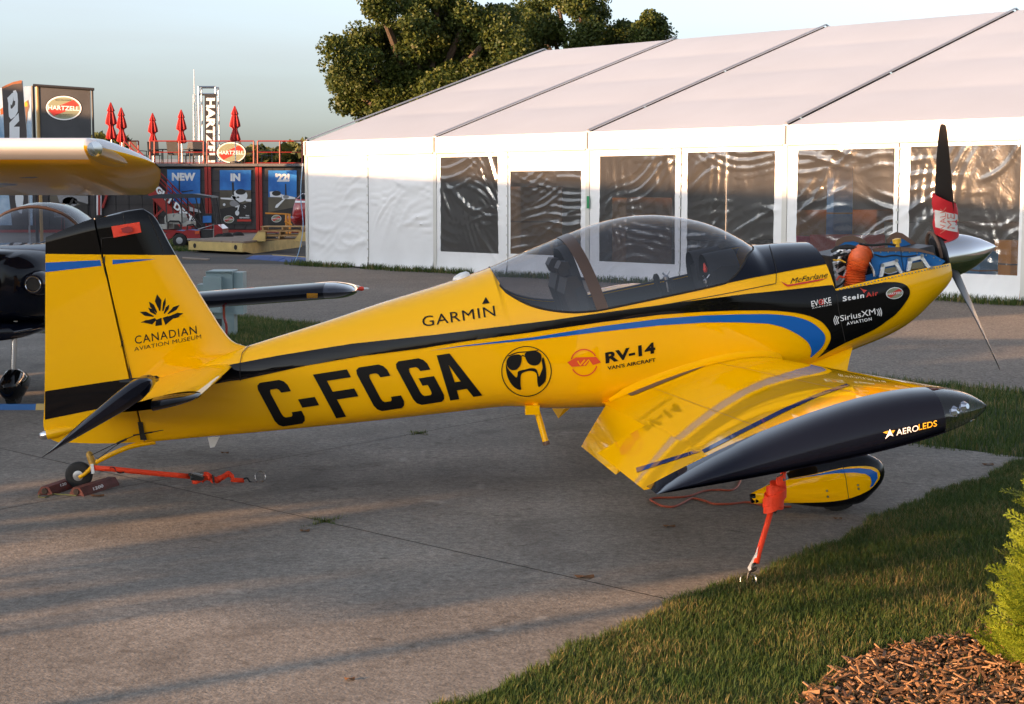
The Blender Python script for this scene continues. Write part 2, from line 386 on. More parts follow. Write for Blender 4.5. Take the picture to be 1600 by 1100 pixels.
# canopy
xs_g = sorted(set(list(np.linspace(SX0, SX1, 60))+list(np.linspace(SX0, SX0+.1, 8))+list(np.linspace(SX1-.1, SX1, 10))))
CAN = shell(MB(), xs_g, lambda x: 0., ph_sill, 26).build('canopy_glass', M['canopy'], AC, smooth=60)
# seal along the glass edge and the slanted hoop
for sd in (-1, 1):
    pts = [wld(np.array(ringpt(x, ph_sill(x), sd))) for x in np.linspace(SX0, SX1, 70)]
    MB().tube(pts, .007, 6).build('canopy_seal', M['gap'], CAN)
def hoop(x_top, x_bot, wd_, off, name, mt):
    mb = MB(); G = []
    for k in np.linspace(-1, 1, 61):
        xx = x_top+(x_bot-x_top)*abs(k)**1.25; row = []
        for j in np.linspace(-.5, .5, 5):
            x = xx+wd_*j; ph = ph_sill(x)*abs(k); p = np.array(ringpt(x, ph, -1 if k < 0 else 1)); row.append(wld(p+np.array([0, off*(1 if k < 0 else -1)*abs(k), -off*(1-abs(k))])))
        G.append(row)
    mb.grid(G); return mb.build(name, mt, CAN, smooth=60)
xb = loc(*cp('D', (640,468))[0], -.56)[0]; xt_ = loc(*cp('D', (470,150))[0], -.12)[0]
M['hoop'] = mat('bronze canopy frame', (.10, .065, .05), .3, metal=.5)
hoop(xt_, xb, .075, -.004, 'canopy_frame', M['hoop'])
hoop(xt_-.03, xb-.1, .06, .06, 'roll_bar', M['interior'])
# cockpit
shell(MB(), list(np.linspace(SX0+.03, SX1-.03, 50)), lambda x: ph_sill(x)+.01, lambda x: 1.5, 14, off=-.015).build('cockpit_liner', M['interior'], AC, smooth=50)
ck = MB(); G = []
for x in np.linspace(SX0+.12, SX1-.12, 20):
    z = sill_f(x)-.16; ww = max(.05, wf(x)-.03); zz = min(z, .02+.05*(x+2.5)); G.append([wld((x, -ww, zz)), wld((x, 0, zz-.05)), wld((x, ww, zz))])
ck.grid(G); ck.build('cockpit_floor', M['interior'], AC)
for y0 in (-.27, .27):
    s = MB(); prf = [(-2.95,.02),(-3.0,.30),(-2.96,.40),(-2.90,.40),(-2.86,.30),(-2.80,.06),(-2.45,.03),(-2.40,-.02)]
    s.prism([wld((x, y0-.2, z)) for x, z in prf], vec((0, .4, 0))); sb = s.build('seat', M['leather'], AC)
    MB().prism([wld((x, y0-.11, z)) for x, z in [(-2.985,.405),(-3.0,.46),(-2.97,.5),(-2.925,.49),(-2.91,.41)]], vec((0, .22, 0))).build('headrest', M['leather'], sb)
    t = MB(); t.tube(wl_([(-2.3,y0,-.05),(-2.26,y0,.12),(-2.28,y0,.2)]), .012, 6); t.lathe([(0,.02),(.05,.022),(.07,.012)], wld((-2.28,y0,.18)), vec((0,0,1)), 8); t.build('control_stick', M['blackrub'], AC)
pn = MB(); pn.prism([wld((x, -.40, z)) for x, z in [(-2.0,.02),(-2.01,.25),(-1.96,.275),(-1.86,.26),(-1.80,.20),(-1.78,.05)]], vec((0, .80, 0)))
gs = pn.build('instrument_panel', M['interior'], AC)
for y0 in (-.22, .22):
    G = [[wld((-2.04+.20*j/6, y0+.17*math.sin(a)*1.05, .20+.16*math.cos(a))) for a in np.linspace(-1.75, 1.75, 15)] for j in range(7)]
    MB().grid(G).build('glareshield_hood', M['interior'], gs, smooth=40)
for u, v, y in [(1041,437,-.30),(1104,442,-.32)]:
    p = loc(u, v, y); s = MB(); s.tube([wld(p+np.array([0,0,-.08])), wld(p+np.array([0,0,.02])), wld(p+np.array([-.015,0,.05]))], .006, 6); s.tube([wld(p+np.array([0,0,.02])), wld(p+np.array([.03,0,.05]))], .005, 6)
    s.lathe([(-.012,.012),(0,.02),(.02,.02),(.03,.01)], wld(p+np.array([0,0,.0])), vec((0,0,1)), 10); s.build('headset_mount', M['steel'], AC)
p = loc(1103, 425, -.3); MB().lathe([(0,.012),(.02,.014),(.06,.004)], wld(p), vec((0,0,1)), 8).build('canopy_pin', M['tag_red'], AC)

# fin and rudder -------------------------------------------------------
def lxz(px, y=-.03): return [(loc(u, v, y)[0], loc(u, v, y)[2]) for u, v in px]
fle = lxz([(388,543),(366,536),(349,518),(332,492),(300,440),(262,376),(250,353),(238,336),(224,327)])
fl = sorted([(z, x) for x, z in fle]); fLE = pchip([a for a, _ in fl], [b for _, b in fl])
hg = lxz([(157,395),(205,589),(229,691)]); XH = -5.835
tl_ = lxz([(70,397),(160,397.6),(274,398.5)], -.03); tip_z = pchip([q[0] for q in tl_], [q[1] for q in tl_])
ZFT = fl[-1][0]
def fin_pt(s, r, side):          # s 0 at nose, 1 at hinge; r 0 root, 1 paint line, 2 top
    z = .10+(ZFT-.10)*r/2
    for _ in range(12):
        x0 = fLE(z); x = x0+(XH-x0)*s; zl = tip_z(x); z = .5*z+.5*(.10+(zl-.10)*r if r <= 1 else zl+(ZFT-zl)*(r-1))
    t = .052*min(1, .25+1.3*math.sqrt(s))*(1-.25*max(0, (s-.6)))*(1 if s > 0 else 0)*(1-.7*max(0, r-1.8)/.2*.6); return (x, side*t, z)
ss = [0,.01,.03,.07,.13,.22,.35,.5,.65,.8,.92,1]; fn = MB()
for lo_, hi_, n_, m_ in ((0, 1, 32, 0), (1, 2, 14, 1)):
    rr_ = np.linspace(lo_, hi_, n_)
    for sd in (-1, 1): fn.grid([[wld(fin_pt(s, r, sd)) for s in ss] for r in rr_], m_)
    fn.grid([[wld(fin_pt(1, r, sd)) for r in rr_] for sd in (-1, 1)], m_)
fn.grid([[wld(fin_pt(s, 2, -1)) for s in ss], [wld(np.array(fin_pt(s, 2, 0))+np.array([0,0,.012*math.sin(math.pi*min(1, s+.1))])) for s in ss], [wld(fin_pt(s, 2, 1)) for s in ss]], 1)
FIN = fn.build('fin', [M['yellow'], M['black']], AC, smooth=45)
MB().poly([wld((XH-.03,0,-.1)), wld((XH+.02,0,-.1)), wld((XH+.02,0,ZFT-.004)), wld((XH-.03,0,ZFT-.004))]).build('hinge_seal', M['gap'], FIN)
rte = lxz([(71,371),(69,640),(68,668),(74,683),(90,691)], -.005)
rt_top = lxz([(71,371),(100,358.5),(150,340),(195,328.5)], 0)
ztop_r = pchip([a for a, _ in rt_top]+[-5.55], [b for _, b in rt_top]+[fl[-1][0]])
rTE = pchip([b for _, b in rte], [a for a, _ in rte])
rb = lxz([(90,691.5),(150,693.5),(229,691)], -.02); zbot_r = pchip([a for a, _ in rb], [b for _, b in rb])
def rud_pt(s, r, side):          # s 0 hinge .. 1 trailing edge; r 0 bottom, 1 paint line, 2 top
    x = XH-.012
    for _ in range(6):
        zl = zbot_r(x); zp = tip_z(x); zh = ztop_r(x); z = zl+(zp-zl)*r if r <= 1 else zp+(zh-zp)*(r-1); x = (XH-.012)+(rTE(z)-(XH-.012))*s
    ed = min(1, .35+6*min(r/2, 1-r/2)); t = (.046*(1-s)+.003)*ed; return (x, side*t, z)
s2 = [0,.03,.15,.3,.45,.6,.75,.88,.96,1]; rd = MB()
for qs, m_ in ((list(np.linspace(0, .1, 6))+list(np.linspace(.13, 1, 28)), 0), (list(np.linspace(1, 1.9, 12))+[1.93,1.96,1.98,2.0], 1)):
    for sd in (-1, 1): rd.grid([[wld(rud_pt(s, q, sd)) for s in s2] for q in qs], m_)
    for s in (0, 1): rd.grid([[wld(rud_pt(s, q, sd)) for q in qs] for sd in (-1, 1)], m_)
for q in (0, 2): rd.grid([[wld(rud_pt(s, q, sd)) for s in s2] for sd in (-1, 1)], q//2)
RUD = rd.build('rudder', [M['yellow'], M['black']], AC, smooth=45)
# horn of the rudder ahead of the hinge is painted with the tip; lamp at the rudder's foot
p = loc(66, 678, 0); MB().lathe([(0,.03),(.02,.03),(.045,.022),(.055,.005)], wld(p+np.array([.03,0,-.01])), vec((-1,0,-.1)), 14).build('tail_lamp', M['chrome'], RUD, smooth=50)
MB().lathe([(0,.034),(.06,.036),(.14,.022),(.2,.003)], wld(p+np.array([.03,0,-.01])), vec((1,0,.02)), 14).build('tail_lamp_fairing', M['yellow'], RUD, smooth=50)

# tailplane and elevators ----------------------------------------------
def foil(c, t): return t*5*(.2969*math.sqrt(max(c,0))-.126*c-.3516*c*c+.2843*c**3-.1036*c**4)
ZH = .235; HX = -5.80; EA = R_(24)
cs = [0,.008,.03,.07,.13,.22,.35,.5,.65,.8,.92,1]
for sd in (-1, 1):
    h = MB(); rows = []
    for y, xa, xb_ in [(.05,-5.17,HX+.015),(.5,-5.19,HX+.015),(1.0,-5.215,HX+.015),(1.40,-5.235,HX+.015),(1.42,-5.238,HX+.015)]:
        rows.append([(xa+(xb_-xa)*c, y, max(foil(c, .115)*.62, .004 if c > .5 else 0)) for c in cs])
    top = [[wld((x, sd*y, ZH+t)) for x, y, t in r] for r in rows]; bot = [[wld((x, sd*y, ZH-t)) for x, y, t in r] for r in rows]
    h.grid(top, 0); h.grid(bot, 1); h.poly([r[-1] for r in top]+[r[-1] for r in bot][::-1], 1)
    HSo = h.build('tailplane', [M['yellow'], M['black']], AC, smooth=40)
    tp = MB(); rr = []
    for y, k, xf in [(1.42,1,-5.238),(1.50,.95,-5.245),(1.56,.75,-5.262),(1.60,.35,-5.29),(1.61,.02,-5.31)]:
        xr = -5.50; rr.append([wld((xf+(xr-xf)*c, sd*y, ZH+s*k*.034*math.sin(math.pi*min(.5, .5*math.sqrt(c))))) for s, cc in ((1, cs), (-1, cs[::-1])) for c in cc])
    tp.grid(rr, wrap=True); tp.poly(rr[0]); tp.build('tailplane_tip', M['black'], HSo, smooth=45)
    def el(x, y, z):             # turn about the hinge
        dx, dz = x-HX, z; return wld((HX+dx*math.cos(EA)-dz*math.sin(EA)*1, sd*y, ZH+dx*math.sin(EA)+dz*math.cos(EA)))
    e = MB()
    def esec(y, xf, xr, th): 
        return [el(xf+(xr-xf)*c, y, s*th*k) for s, seq in ((1, 1), (-1, -1)) for c, k in [(0,0),(.02,.45),(.07,.8),(.15,1),(.3,.92),(.5,.68),(.7,.42),(.88,.18),(1,.03)][::seq]]
    inn = [esec(y, HX-.005, -6.165, .036) for y in (.09, .5, 1.0, 1.43)]
    e.grid(inn, wrap=True); e.poly(inn[0]); e.poly(inn[-1])
    out = [esec(y, HX+.365, -6.17, .058*k) for y, k in ((1.432, 1), (1.56, 1), (1.60, .85), (1.625, .4))]
    e.grid(out, wrap=True); e.poly(out[0]); e.poly(out[-1]); ELV = e.build('elevator', M['navy'], AC, smooth=40)

# wings -------------------------------------------------------------------
CHD = 1.46; XLE = -1.70
def zle(y): return -.19+.065*(abs(y)-4.05)
def wing_pt(c, up, y, k=1.):     # up +1 upper / -1 lower; k squashes the upper side towards the lower one
    yt = foil(c, .145); cam = .026*4*c*(1-c)*(1-.35*c); zl = (-yt*.86+cam*.55)*CHD; zu = (yt+cam)*CHD; z = zl+(zu-zl)*k if up > 0 else zl
    return (XLE-c*CHD, y, zle(y)-.057*c*CHD+z)
FH = .79                          # hinge of flap and aileron, share of the chord
cw_ = [0,.004,.012,.025,.045,.07,.10,.15,.2,.26,.33,.4,.48,.56,.64,.72,FH]
def wing(sd):
    w = MB(); ys = list(np.linspace(.40, 3.82, 40)); m = 0
    w.grid([[wld(wing_pt(c, 1, sd*y)) for c in cw_] for y in ys]); w.grid([[wld(wing_pt(c, -1, sd*y)) for c in cw_] for y in ys])
    w.grid([[wld(wing_pt(FH, u, sd*y)) for u in (1, -1)] for y in ys])
    # fixed trailing edge strip over the flap
    w.grid([[wld(np.array(wing_pt(c, 1, sd*y))+(0,0,-.0005)) for c in (FH, FH+.012, FH+.024)] for y in ys])
    WG = w.build('wing', M['yellow'], AC, smooth=40)
    def surf(name, ya, yb, ang, c0=.015):
        a = R_(ang); s = MB(); rows = []
        for y in np.linspace(ya, yb, 8):
            hx, _, hz = wing_pt(FH, 1, sd*y); lz = wing_pt(FH, -1, sd*y)[2]; hz = (hz*.8+lz*.2); r = []
            seq = [(c, 1) for c in np.linspace(FH+.004, 1, 8)]+[(c, -1) for c in np.linspace(1, FH+.004, 8)]
            for c, u in seq:
                x, _, z = wing_pt(c, u, sd*y); dx, dz = x-hx-(-.0), z-hz
                r.append(wld((hx-c0+dx*math.cos(a)+dz*math.sin(a)*-1, sd*y, hz+dx*math.sin(a)+dz*math.cos(a))))
            rows.append(r)
        s.grid(rows, wrap=True); s.poly(rows[0]); s.poly(rows[-1]); return s.build(name, M['yellow'], AC, smooth=40)
    FL = surf('flap', .62, 2.19, 33); AI = surf('aileron', 2.22, 3.81, 3)
    # swept wingtip with a clear lamp bay at its nose
    ks = [(3.823,1),(3.88,.985),(3.935,.955),(3.985,.90),(4.025,.82),(4.053,.72),(4.072,.60),(4.084,.46),(4.088,.32),(4.084,.18),(4.07,.07),(4.05,.01)]
    ct = cw_[:-1]+[.74,.80,.86,.92,.96,.985,1.0]; LB = .128
    def tip(mb, cset):
        g = [[wld(np.array(wing_pt(c, 1, sd*y, k))+np.array([-(y-3.82)**2*.3*(1-c), 0, 0])) for c in cset] for y, k in ks]; mb.grid(g)
        g2 = [[wld(np.array(wing_pt(c, -1, sd*y, k))+np.array([-(y-3.82)**2*.3*(1-c), 0, 0])) for c in cset] for y, k in ks]; mb.grid(g2); return g, g2
    ca = [c for c in ct if c < LB-.005]+[LB]; cb = [LB]+[c for c in ct if c > LB+.005]
    t = MB(); tip(t, cb); t.poly([wld(wing_pt(c, 1, sd*3.823)) for c in cb]+[wld(wing_pt(c, -1, sd*3.823)) for c in cb[::-1]]); TP = t.build('wingtip', M['navy'], WG, smooth=40)
    l = MB(); tip(l, ca); LN = l.build('wingtip_lens', M['lens'], WG, smooth=40)
    bk = MB(); g = [wld(np.array(wing_pt(LB, 1, sd*y, k))+np.array([-(y-3.82)**2*.26-.002, 0, 0])) for y, k in ks]+[wld(np.array(wing_pt(LB, -1, sd*y, k))+np.array([-(y-3.82)**2*.26-.002, 0, 0])) for y, k in ks[::-1]]
    bk.poly(g); bk.build('lamp_bulkhead', M['steel'], LN)
    dk = MB(); dk.poly([wld(wing_pt(c, 1, sd*3.828, .99)) for c in ca]+[wld(wing_pt(c, -1, sd*3.828, .99)) for c in ca[::-1]]); dk.build('lamp_bay_wall', M['interior'], LN)
    for dc, dz in ((.055,-.03),(.085,-.03)):
        q = np.array(wing_pt(dc, -1, sd*3.95))+np.array([0,0,.05]); s_ = MB(); s_.lathe([(0,.02),(.012,.024),(.03,.012)], wld(q), vec((.6, sd*.8, .1)), 12); s_.box(wld(q-np.array([.01,0,.012])), (.05,.03,.012)); s_.build('led_lamp', M['chrome'], LN)
    return WG, TP, FL, AI
WGS = wing(-1); WGP = wing(1)
# root fairings
for sd in (-1, 1):
    G = []
    for c in [0.0]+cw_[1:]:
        x, _, zu = wing_pt(c, 1, .5); bw_ = ringpt(x, ph_of(x, zu+.08), -1)[1]; row = []
        for t in np.linspace(0, 1, 6):
            y = abs(bw_)-.01+(.10)*t; z = zle(.6)-.19*0+wing_pt(c, 1, y)[2]-zle(.6); z = wing_pt(c, 1, y)[2]+.045*(1-t)**2.5*min(1, (FH-c)*8+.25)+.001; row.append(wld((x, sd*y, z)))
        G.append(row)
    MB().grid(G).build('wing_root_fairing', M['yellow'], AC, smooth=50)

# undercarriage -----------------------------------------------------------
pt_top = pchip(*zip(*[(loc(*cp('K',(a,b))[0], -1.15)[0], loc(*cp('K',(a,b))[0], -1.15)[2]) for a, b in [(655,352),(780,285),(980,172),(1180,122),(1320,105),(1400,132),(1440,168),(1456,215)]]))
pt_bot = pchip(*zip(*[(loc(*cp('K',(a,b))[0], -1.15)[0], loc(*cp('K',(a,b))[0], -1.15)[2]) for a, b in [(662,404),(850,400),(1000,420),(1150,425),(1290,405),(1390,330),(1440,265),(1456,220)]]))
PX0, PX1 = loc(*cp('K',(658,380))[0], -1.15)[0], loc(*cp('K',(1457,217))[0], -1.15)[0]
pw = pchip([PX0, PX0+.2, PX0+.45, PX0+.62, PX1-.06, PX1-.015, PX1], [.018,.065,.108,.115,.075,.038,.004])
TYR = mat('tyre rubber', (.015,.015,.015), .8)
PANTS = []
for sd in (-1, 1):
    g = MB(); rows = []
    for x in list(np.linspace(PX0, PX1-.05, 26))+list(np.linspace(PX1-.045, PX1, 9)):
        a, b = pt_top(x), pt_bot(x); c = (a+b)/2; hh = max((a-b)/2, .002); w_ = pw(x)
        rows.append([wld((x, sd*1.15+w_*abs(math.cos(t))**.8*math.copysign(1, math.cos(t)), c+hh*abs(math.sin(t))**.85*math.copysign(1, math.sin(t)))) for t in np.linspace(0, 2*math.pi, 32, endpoint=False)])
    g.grid(rows, wrap=True); g.poly(rows[0]); P_ = g.build('wheel_fairing', M['black'], AC, smooth=45); PANTS.append(P_)
    wc = np.array(wld((-1.66, sd*1.15, -1.13))); wc[2] = .165; axd = vec((0, 1, 0))
    wh = MB(); wh.lathe([(-.055,.06),(-.05,.12),(-.035,.15),(-.015,.164),(.015,.164),(.035,.15),(.05,.12),(.055,.06)], wc, axd, 32); WHL = wh.build('main_wheel', TYR, AC, smooth=40)
    lg = MB(); rows = []
    for t in np.linspace(0, 1, 9):
        q = np.array([-1.42,sd*.40,-.40])*(1-t)+np.array([-1.62,sd*1.10,-.99])*t; wv = .17*(1-t)**2+.055; rows.append([wld(q+np.array([math.cos(a)*wv, 0, 0])+np.array([0,math.sin(a)*.028,math.sin(a)*.012])) for a in np.linspace(0, 2*math.pi, 14, endpoint=False)])
    lg.grid(rows, wrap=True); lg.poly(rows[-1]); lg.build('gear_leg', M['yellow'], AC, smooth=50)
# tailwheel
tc_ = loc(*cp('I',(275,812))[0], 0); twc = wld(tc_); twc[2] = .088
tw = MB(); tw.lathe([(-.035,.045),(-.034,.06),(-.026,.08),(-.01,.088),(.01,.088),(.026,.08),(.034,.06),(.035,.045)], twc, vec((0,1,0)), 28); TW = tw.build('tailwheel', TYR, AC, smooth=40)
MB().lathe([(-.036,.03),(-.03,.052),(.03,.052),(.036,.03)], twc, vec((0,1,0)), 20).build('wheel_hub', mat('silver wheel', (.55,.55,.55), .35, metal=.8), TW, smooth=40)
MB().lathe([(-.042,.012),(.042,.012)], twc, vec((0,1,0)), 10).build('axle', M['steel'], TW)
hb = MB(); pa, pb = cp('I',(275,805),(420,690)); a = loc(*pa, -.05); b_ = loc(*pb, 0); knee = loc(*cp('I',(370,745))[0], -.02)
for y in (-.05, .05): hb.tube(wl_([(a[0], y, a[2]), (a[0]*.6+knee[0]*.4, y, a[2]*.6+knee[2]*.4), (knee[0]+.01, y*.5, knee[2]+.02)]), [.012,.012,.015], 8)
hb.build('tailwheel_fork', M['yellow'], AC, smooth=50)
sp = [loc(*q, 0) for q in cp('I',(372,712),(420,685),(500,645),(600,603),(700,577),(790,562))]
MB().tube(wl_(spline(sp, 5)), [.015+.004*i/25 for i in range(26)], 10).build('tail_spring', M['yellow'], AC, smooth=50)
MB().lathe([(-.035,.022),(-.03,.026),(.06,.022),(.075,.01)], wld(loc(*cp('I',(365,700))[0], 0)), vec((-.15,0,1)), 12).build('tailwheel_pivot', mat('worn yellow bracket', (.45,.25,.03), .5, var=(40,.4)), AC, smooth=40)
cb_ = MB()
cb_.tube([wld(loc(*q, -.06)) for q in cp('I',(355,655),(470,600),(590,545),(660,518),(770,498),(995,455))], .0028, 5); cb_.tube([wld(loc(*q, -.06)) for q in cp('I',(400,680),(500,605),(590,545))], .0025, 5)
cb_.tube([wld(loc(*q, -.06)) for q in cp('I',(530,575),(595,545))], .008, 6); cb_.tube([wld(loc(*q, -.062)) for q in cp('I',(640,520),(770,498))], .005, 6); cb_.build('steering_cable', M['gap'], AC)
rh = MB(); q = cp('I',(672,430),(705,430),(715,500),(735,550),(690,550)); rh.prism([wld(loc(*k, -.058)) for k in q], vec((0,-.008,0))); rh.build('rudder_horn', M['gap'], AC)
# aerials, step
q = cp('I',(1145,535),(1225,527),(1190,600),(1160,605)); MB().prism([wld(loc(*k, -.006)) for k in q], vec((0,.012,0))).build('belly_aerial', M['whiteplas'], AC)
pc = loc(721, 434, 0); MB().lathe([(-.03,.062),(.012,.06),(.026,.045),(.032,.01)], wld(pc), vec((-.25,0,1)), 20).build('gps_puck', M['whiteplas'], AC, smooth=50)
s0, s1 = loc(*cp('D',(345,935))[0], -.42), loc(*cp('D',(388,1085))[0], -.47)
SP = MB().tube(wl_([s0+np.array([0,0,.06]), s0, s1]), [.02,.02,.021], 12).build('boarding_step', M['yellow'], AC, smooth=50)
s = MB().tube(wl_([s1*.9+s0*.1, s1+(s1-s0)*.01]), .0225, 12).build('step_grip', M['rubseal'], SP)
MB().box(wld(s0+np.array([-.03,0,.02])), (.09,.07,.06), rz=PSI).build('step_socket', M['yellow'], SP)
# windshield-side vent lever
# propeller and spinner ----------------------------------------------------
sn = MB().lathe([(-.005,.0),(-.02,.02),(-.06,.047),(-.12,.082),(-.18,.110),(-.24,.131),(-.29,.143),(-.335,.147)][::-1] and [(h, r) for h, r in [(0,.002),(.012,.014),(.05,.042),(.11,.079),(.17,.108),(.23,.130),(.29,.143),(.34,.148),(.385,.149)]], wld((0,0,0)), vec((-1,0,0)), 40)
SPN = sn.build('spinner', M['chrome'], AC, smooth=40)
PA = R_(-18); PXX = -.345; hub = np.array([PXX, 0, 0.]); k = 1; RK = .94/.885
for ang_ in (PA, PA-2*math.pi/3, PA+2*math.pi/3):
    bd = np.array([0, math.sin(ang_), math.cos(ang_)]); tg = np.cross(np.array([1., 0, 0]), bd); rows = []
    for r, ch, tw_, sw in [(.09,.075,60,0),(.16,.09,54,0),(.25,.125,46,.002),(.38,.142,37,.003),(.52,.135,30,.0),(.65,.118,26,-.004),(.76,.098,22,-.010),(.84,.075,20,-.016),(.878,.055,19,-.02),(.885,.03,19,-.024)]:
        a = R_(tw_); cdv = tg*math.cos(a)*k*-1+np.array([1., 0, 0])*math.sin(a)*-1; nv = np.cross(bd, cdv); th = .10*ch if r > .2 else .035
        rows.append([wld(hub+bd*r*RK+cdv*(sw+ch*.5*math.cos(t))+nv*th*.5*math.sin(t)) for t in np.linspace(0, 2*math.pi, 18, endpoint=False)])
    b = MB(); b.grid(rows, wrap=True); b.poly(rows[-1]); b.poly(rows[0]); b.build('propeller_blade', M['prop'], AC, smooth=50)
MB().lathe([(0,.15),(.012,.152),(.02,.14)], wld((-.386,0,0)), vec((-1,0,0)), 36).build('spinner_backplate', M['darkmetal'], SPN, smooth=30)
# ------------------------------------------------------------------ engine bay
ENG = empty('engine_tmp', (.35, 10.3, 0)); bpy.data.objects.remove(ENG)
def L_(t, y, *pts): return [wld(loc(*q, y)) for q in cp(t, *pts)]
blk = MB(); blk.box(wld((-.80, 0, -.02)), (.62, .40, .26), ax=[vec((1,0,0)), vec((0,1,0)), vec((0,0,1))])
blk.lathe([(-.3,.10),(.05,.11),(.3,.10)], wld((-.75,0,0)), vec((1,0,0)), 16)
for y in (-.36,.36):
    for x in (-.72,-.92): blk.lathe([(-.10,.06),(-.08,.075),(-.06,.06),(-.04,.075),(-.02,.06),(.0,.075),(.02,.06),(.04,.075),(.06,.06),(.08,.06)], wld((x, y*.55, -.03)), vec((0,1,0)), 14)
blk.box(wld((-1.12,0,.06)), (.16,.5,.24), ax=[vec((1,0,0)), vec((0,1,0)), vec((0,0,1))])
EN = blk.build('engine_block', M['darkmetal'], AC)
yb = -.33
b1 = MB(); b1.prism(L_('J', yb, (672,190),(690,182),(870,178),(893,330),(730,352),(692,322)), vec((0,.006,0))); b1.build('baffle_panel', M['baffle'], AC)
b1 = MB(); b1.prism(L_('J', yb+.004, (876,178),(1005,182),(1095,205),(1168,245),(1140,268),(898,328)), vec((0,.006,0))); b1.build('baffle_panel', M['baffle'], AC)
b1 = MB(); b1.prism(L_('J', yb+.01, (640,340),(690,324),(728,354),(640,385)), vec((0,.006,0))); b1.build('baffle_panel', M['baffle'], AC)
for pts in [[(678,182),(700,158),(868,152),(872,180)],[(874,180),(870,150),(990,162),(1090,190),(1098,206),(1005,184)]]:
    MB().prism(L_('J', yb-.006, *pts), vec((0,.01,0))).build('baffle_seal', M['rubseal'], AC)
# rear and front cross baffles with rubber lips
for pts, y0, y1 in [([(445,150),(455,125),(500,98),(560,92),(620,112),(655,140),(672,170)], -.02, .02), ([(785,118),(815,85),(850,70),(890,80),(940,115),(985,150)], .16, .20)]:
    top = [loc(*q, y0) for q in cp('J', *pts)]; m_ = MB(); m_.grid([[wld(p+np.array([0,0,.018])) for p in top], [wld(p-np.array([.0,0,.022])) for p in top]]); m_.grid([[wld(p+np.array([0,0,.018])) for p in top], [wld(p+np.array([.02,.07,.014])) for p in top]])
    m_.build('baffle_seal', M['rubseal'], AC)
    m_ = MB(); m_.grid([[wld(p-np.array([0,-.004,.016])) for p in top], [wld(np.array([p[0], p[1]+.004, .02])) for p in top]]); m_.build('baffle_panel', M['baffle'], AC)
# inlet ring behind the spinner
fr_ = MB(); c0 = wld(loc(*cp('J',(1100,150))[0], .02)); fr_.lathe([(-.02,.115),(.0,.135),(.02,.135),(.03,.11),(.0,.06)], wld((-.40,.0,.03)), vec((1,0,.1)), 26); fr_.build('starter_ring', M['darkmetal'], AC, smooth=35)
fr_ = MB(); fr_.tube([wld((-.43, .13*math.sin(t), .03+.15*math.cos(t))) for t in np.linspace(-1.7, 1.7, 16)], .012, 6); fr_.build('inlet_lip', M['rubseal'], AC)
# polished oil cooler clamps on the baffle
for pts in [[(735,350),(748,270),(760,258),(842,240),(856,255),(888,322),(868,326),(838,268),(770,282),(757,345)], [(915,312),(925,232),(938,222),(1010,208),(1025,218),(1070,285),(1050,292),(1008,232),(950,246),(935,308)]]:
    BR = MB().prism(L_('J', yb-.035, *pts), vec((0,.022,0))).build('valve_cover_bracket', M['alubright'], AC)
    for a in (1, 3, 5):
        q = L_('J', yb-.03, pts[a])[0]; MB().lathe([(0,.011),(.02,.011)], q, vec((0,-1,0)), 8).build('bolt', M['steel'], BR)
    cx = np.mean([p[0] for p in pts]); cy = np.mean([p[1] for p in pts])+22
    MB().prism(L_('J', yb-.02, (cx-45,cy+28),(cx-38,cy-20),(cx+30,cy-32),(cx+48,cy+8)), vec((0,.014,0))).build('valve_cover', M['chrome'], BR)
# orange ribbed duct
hp = [loc(*q, -.36) for q in cp('J',(572,450),(572,380),(578,310),(592,255),(622,215),(660,195))]; hp[0][1] = -.34; hp[-1][1] = -.28; hp[-2][1] = -.31
hs_ = spline(hp, 16); rr = [.064+.0065*(1 if i % 3 == 0 else (-1 if i % 3 == 1 else 0)) for i in range(len(hs_))]
MB().tube(wl_(hs_), rr, 20).build('duct_hose', M['hose'], AC, smooth=25)
e = hs_[-1]; MB().tube(wl_([hs_[-4], hs_[-2]]), .073, 18).build('hose_clamp', M['steel'], AC)
# white mount tubes
def tubes(name, y, lst, r, mt):
    for a, b in lst:
        p, q = cp('J', a, b); MB().tube([wld(loc(*p, y)), wld(loc(*q, y+.03))], r, 8).build(name, mt, AC, smooth=50)
tubes('engine_mount_tube', -.30, [((440,310),(475,215)),((445,320),(505,285)),((445,330),(500,380)),((470,215),(540,175)),((450,345),(460,430)),((470,440),(520,300)),((436,250),(450,335)),((490,170),(560,215)),((452,360),(505,420))], .0125, M['whitetube'])
tubes('engine_cable', -.34, [((430,210),(520,195)),((432,225),(480,180)),((470,160),(590,155)),((445,275),(520,245)),((500,215),(545,190))], .008, M['blackrub'])
MB().tube([wld(loc(*q, -.2)) for q in cp('J',(425,190),(450,165),(520,152),(600,165),(650,190))], .02, 10).build('fuel_hose', M['blackrub'], AC, smooth=50)
for a, b, mt in [((535,215),.026,'hose'),((475,190),.024,'whiteplas'),((505,230),.02,'darkmetal'),((440,205),.02,'steel'),((560,175),.018,'darkmetal')]:
    MB().lathe([(-.03,b),(.02,b),(.035,b*.6)], wld(loc(*cp('J',a)[0], -.24)), vec((.3,-1,.3)), 10).build('engine_fitting', M[mt], AC, smooth=40)
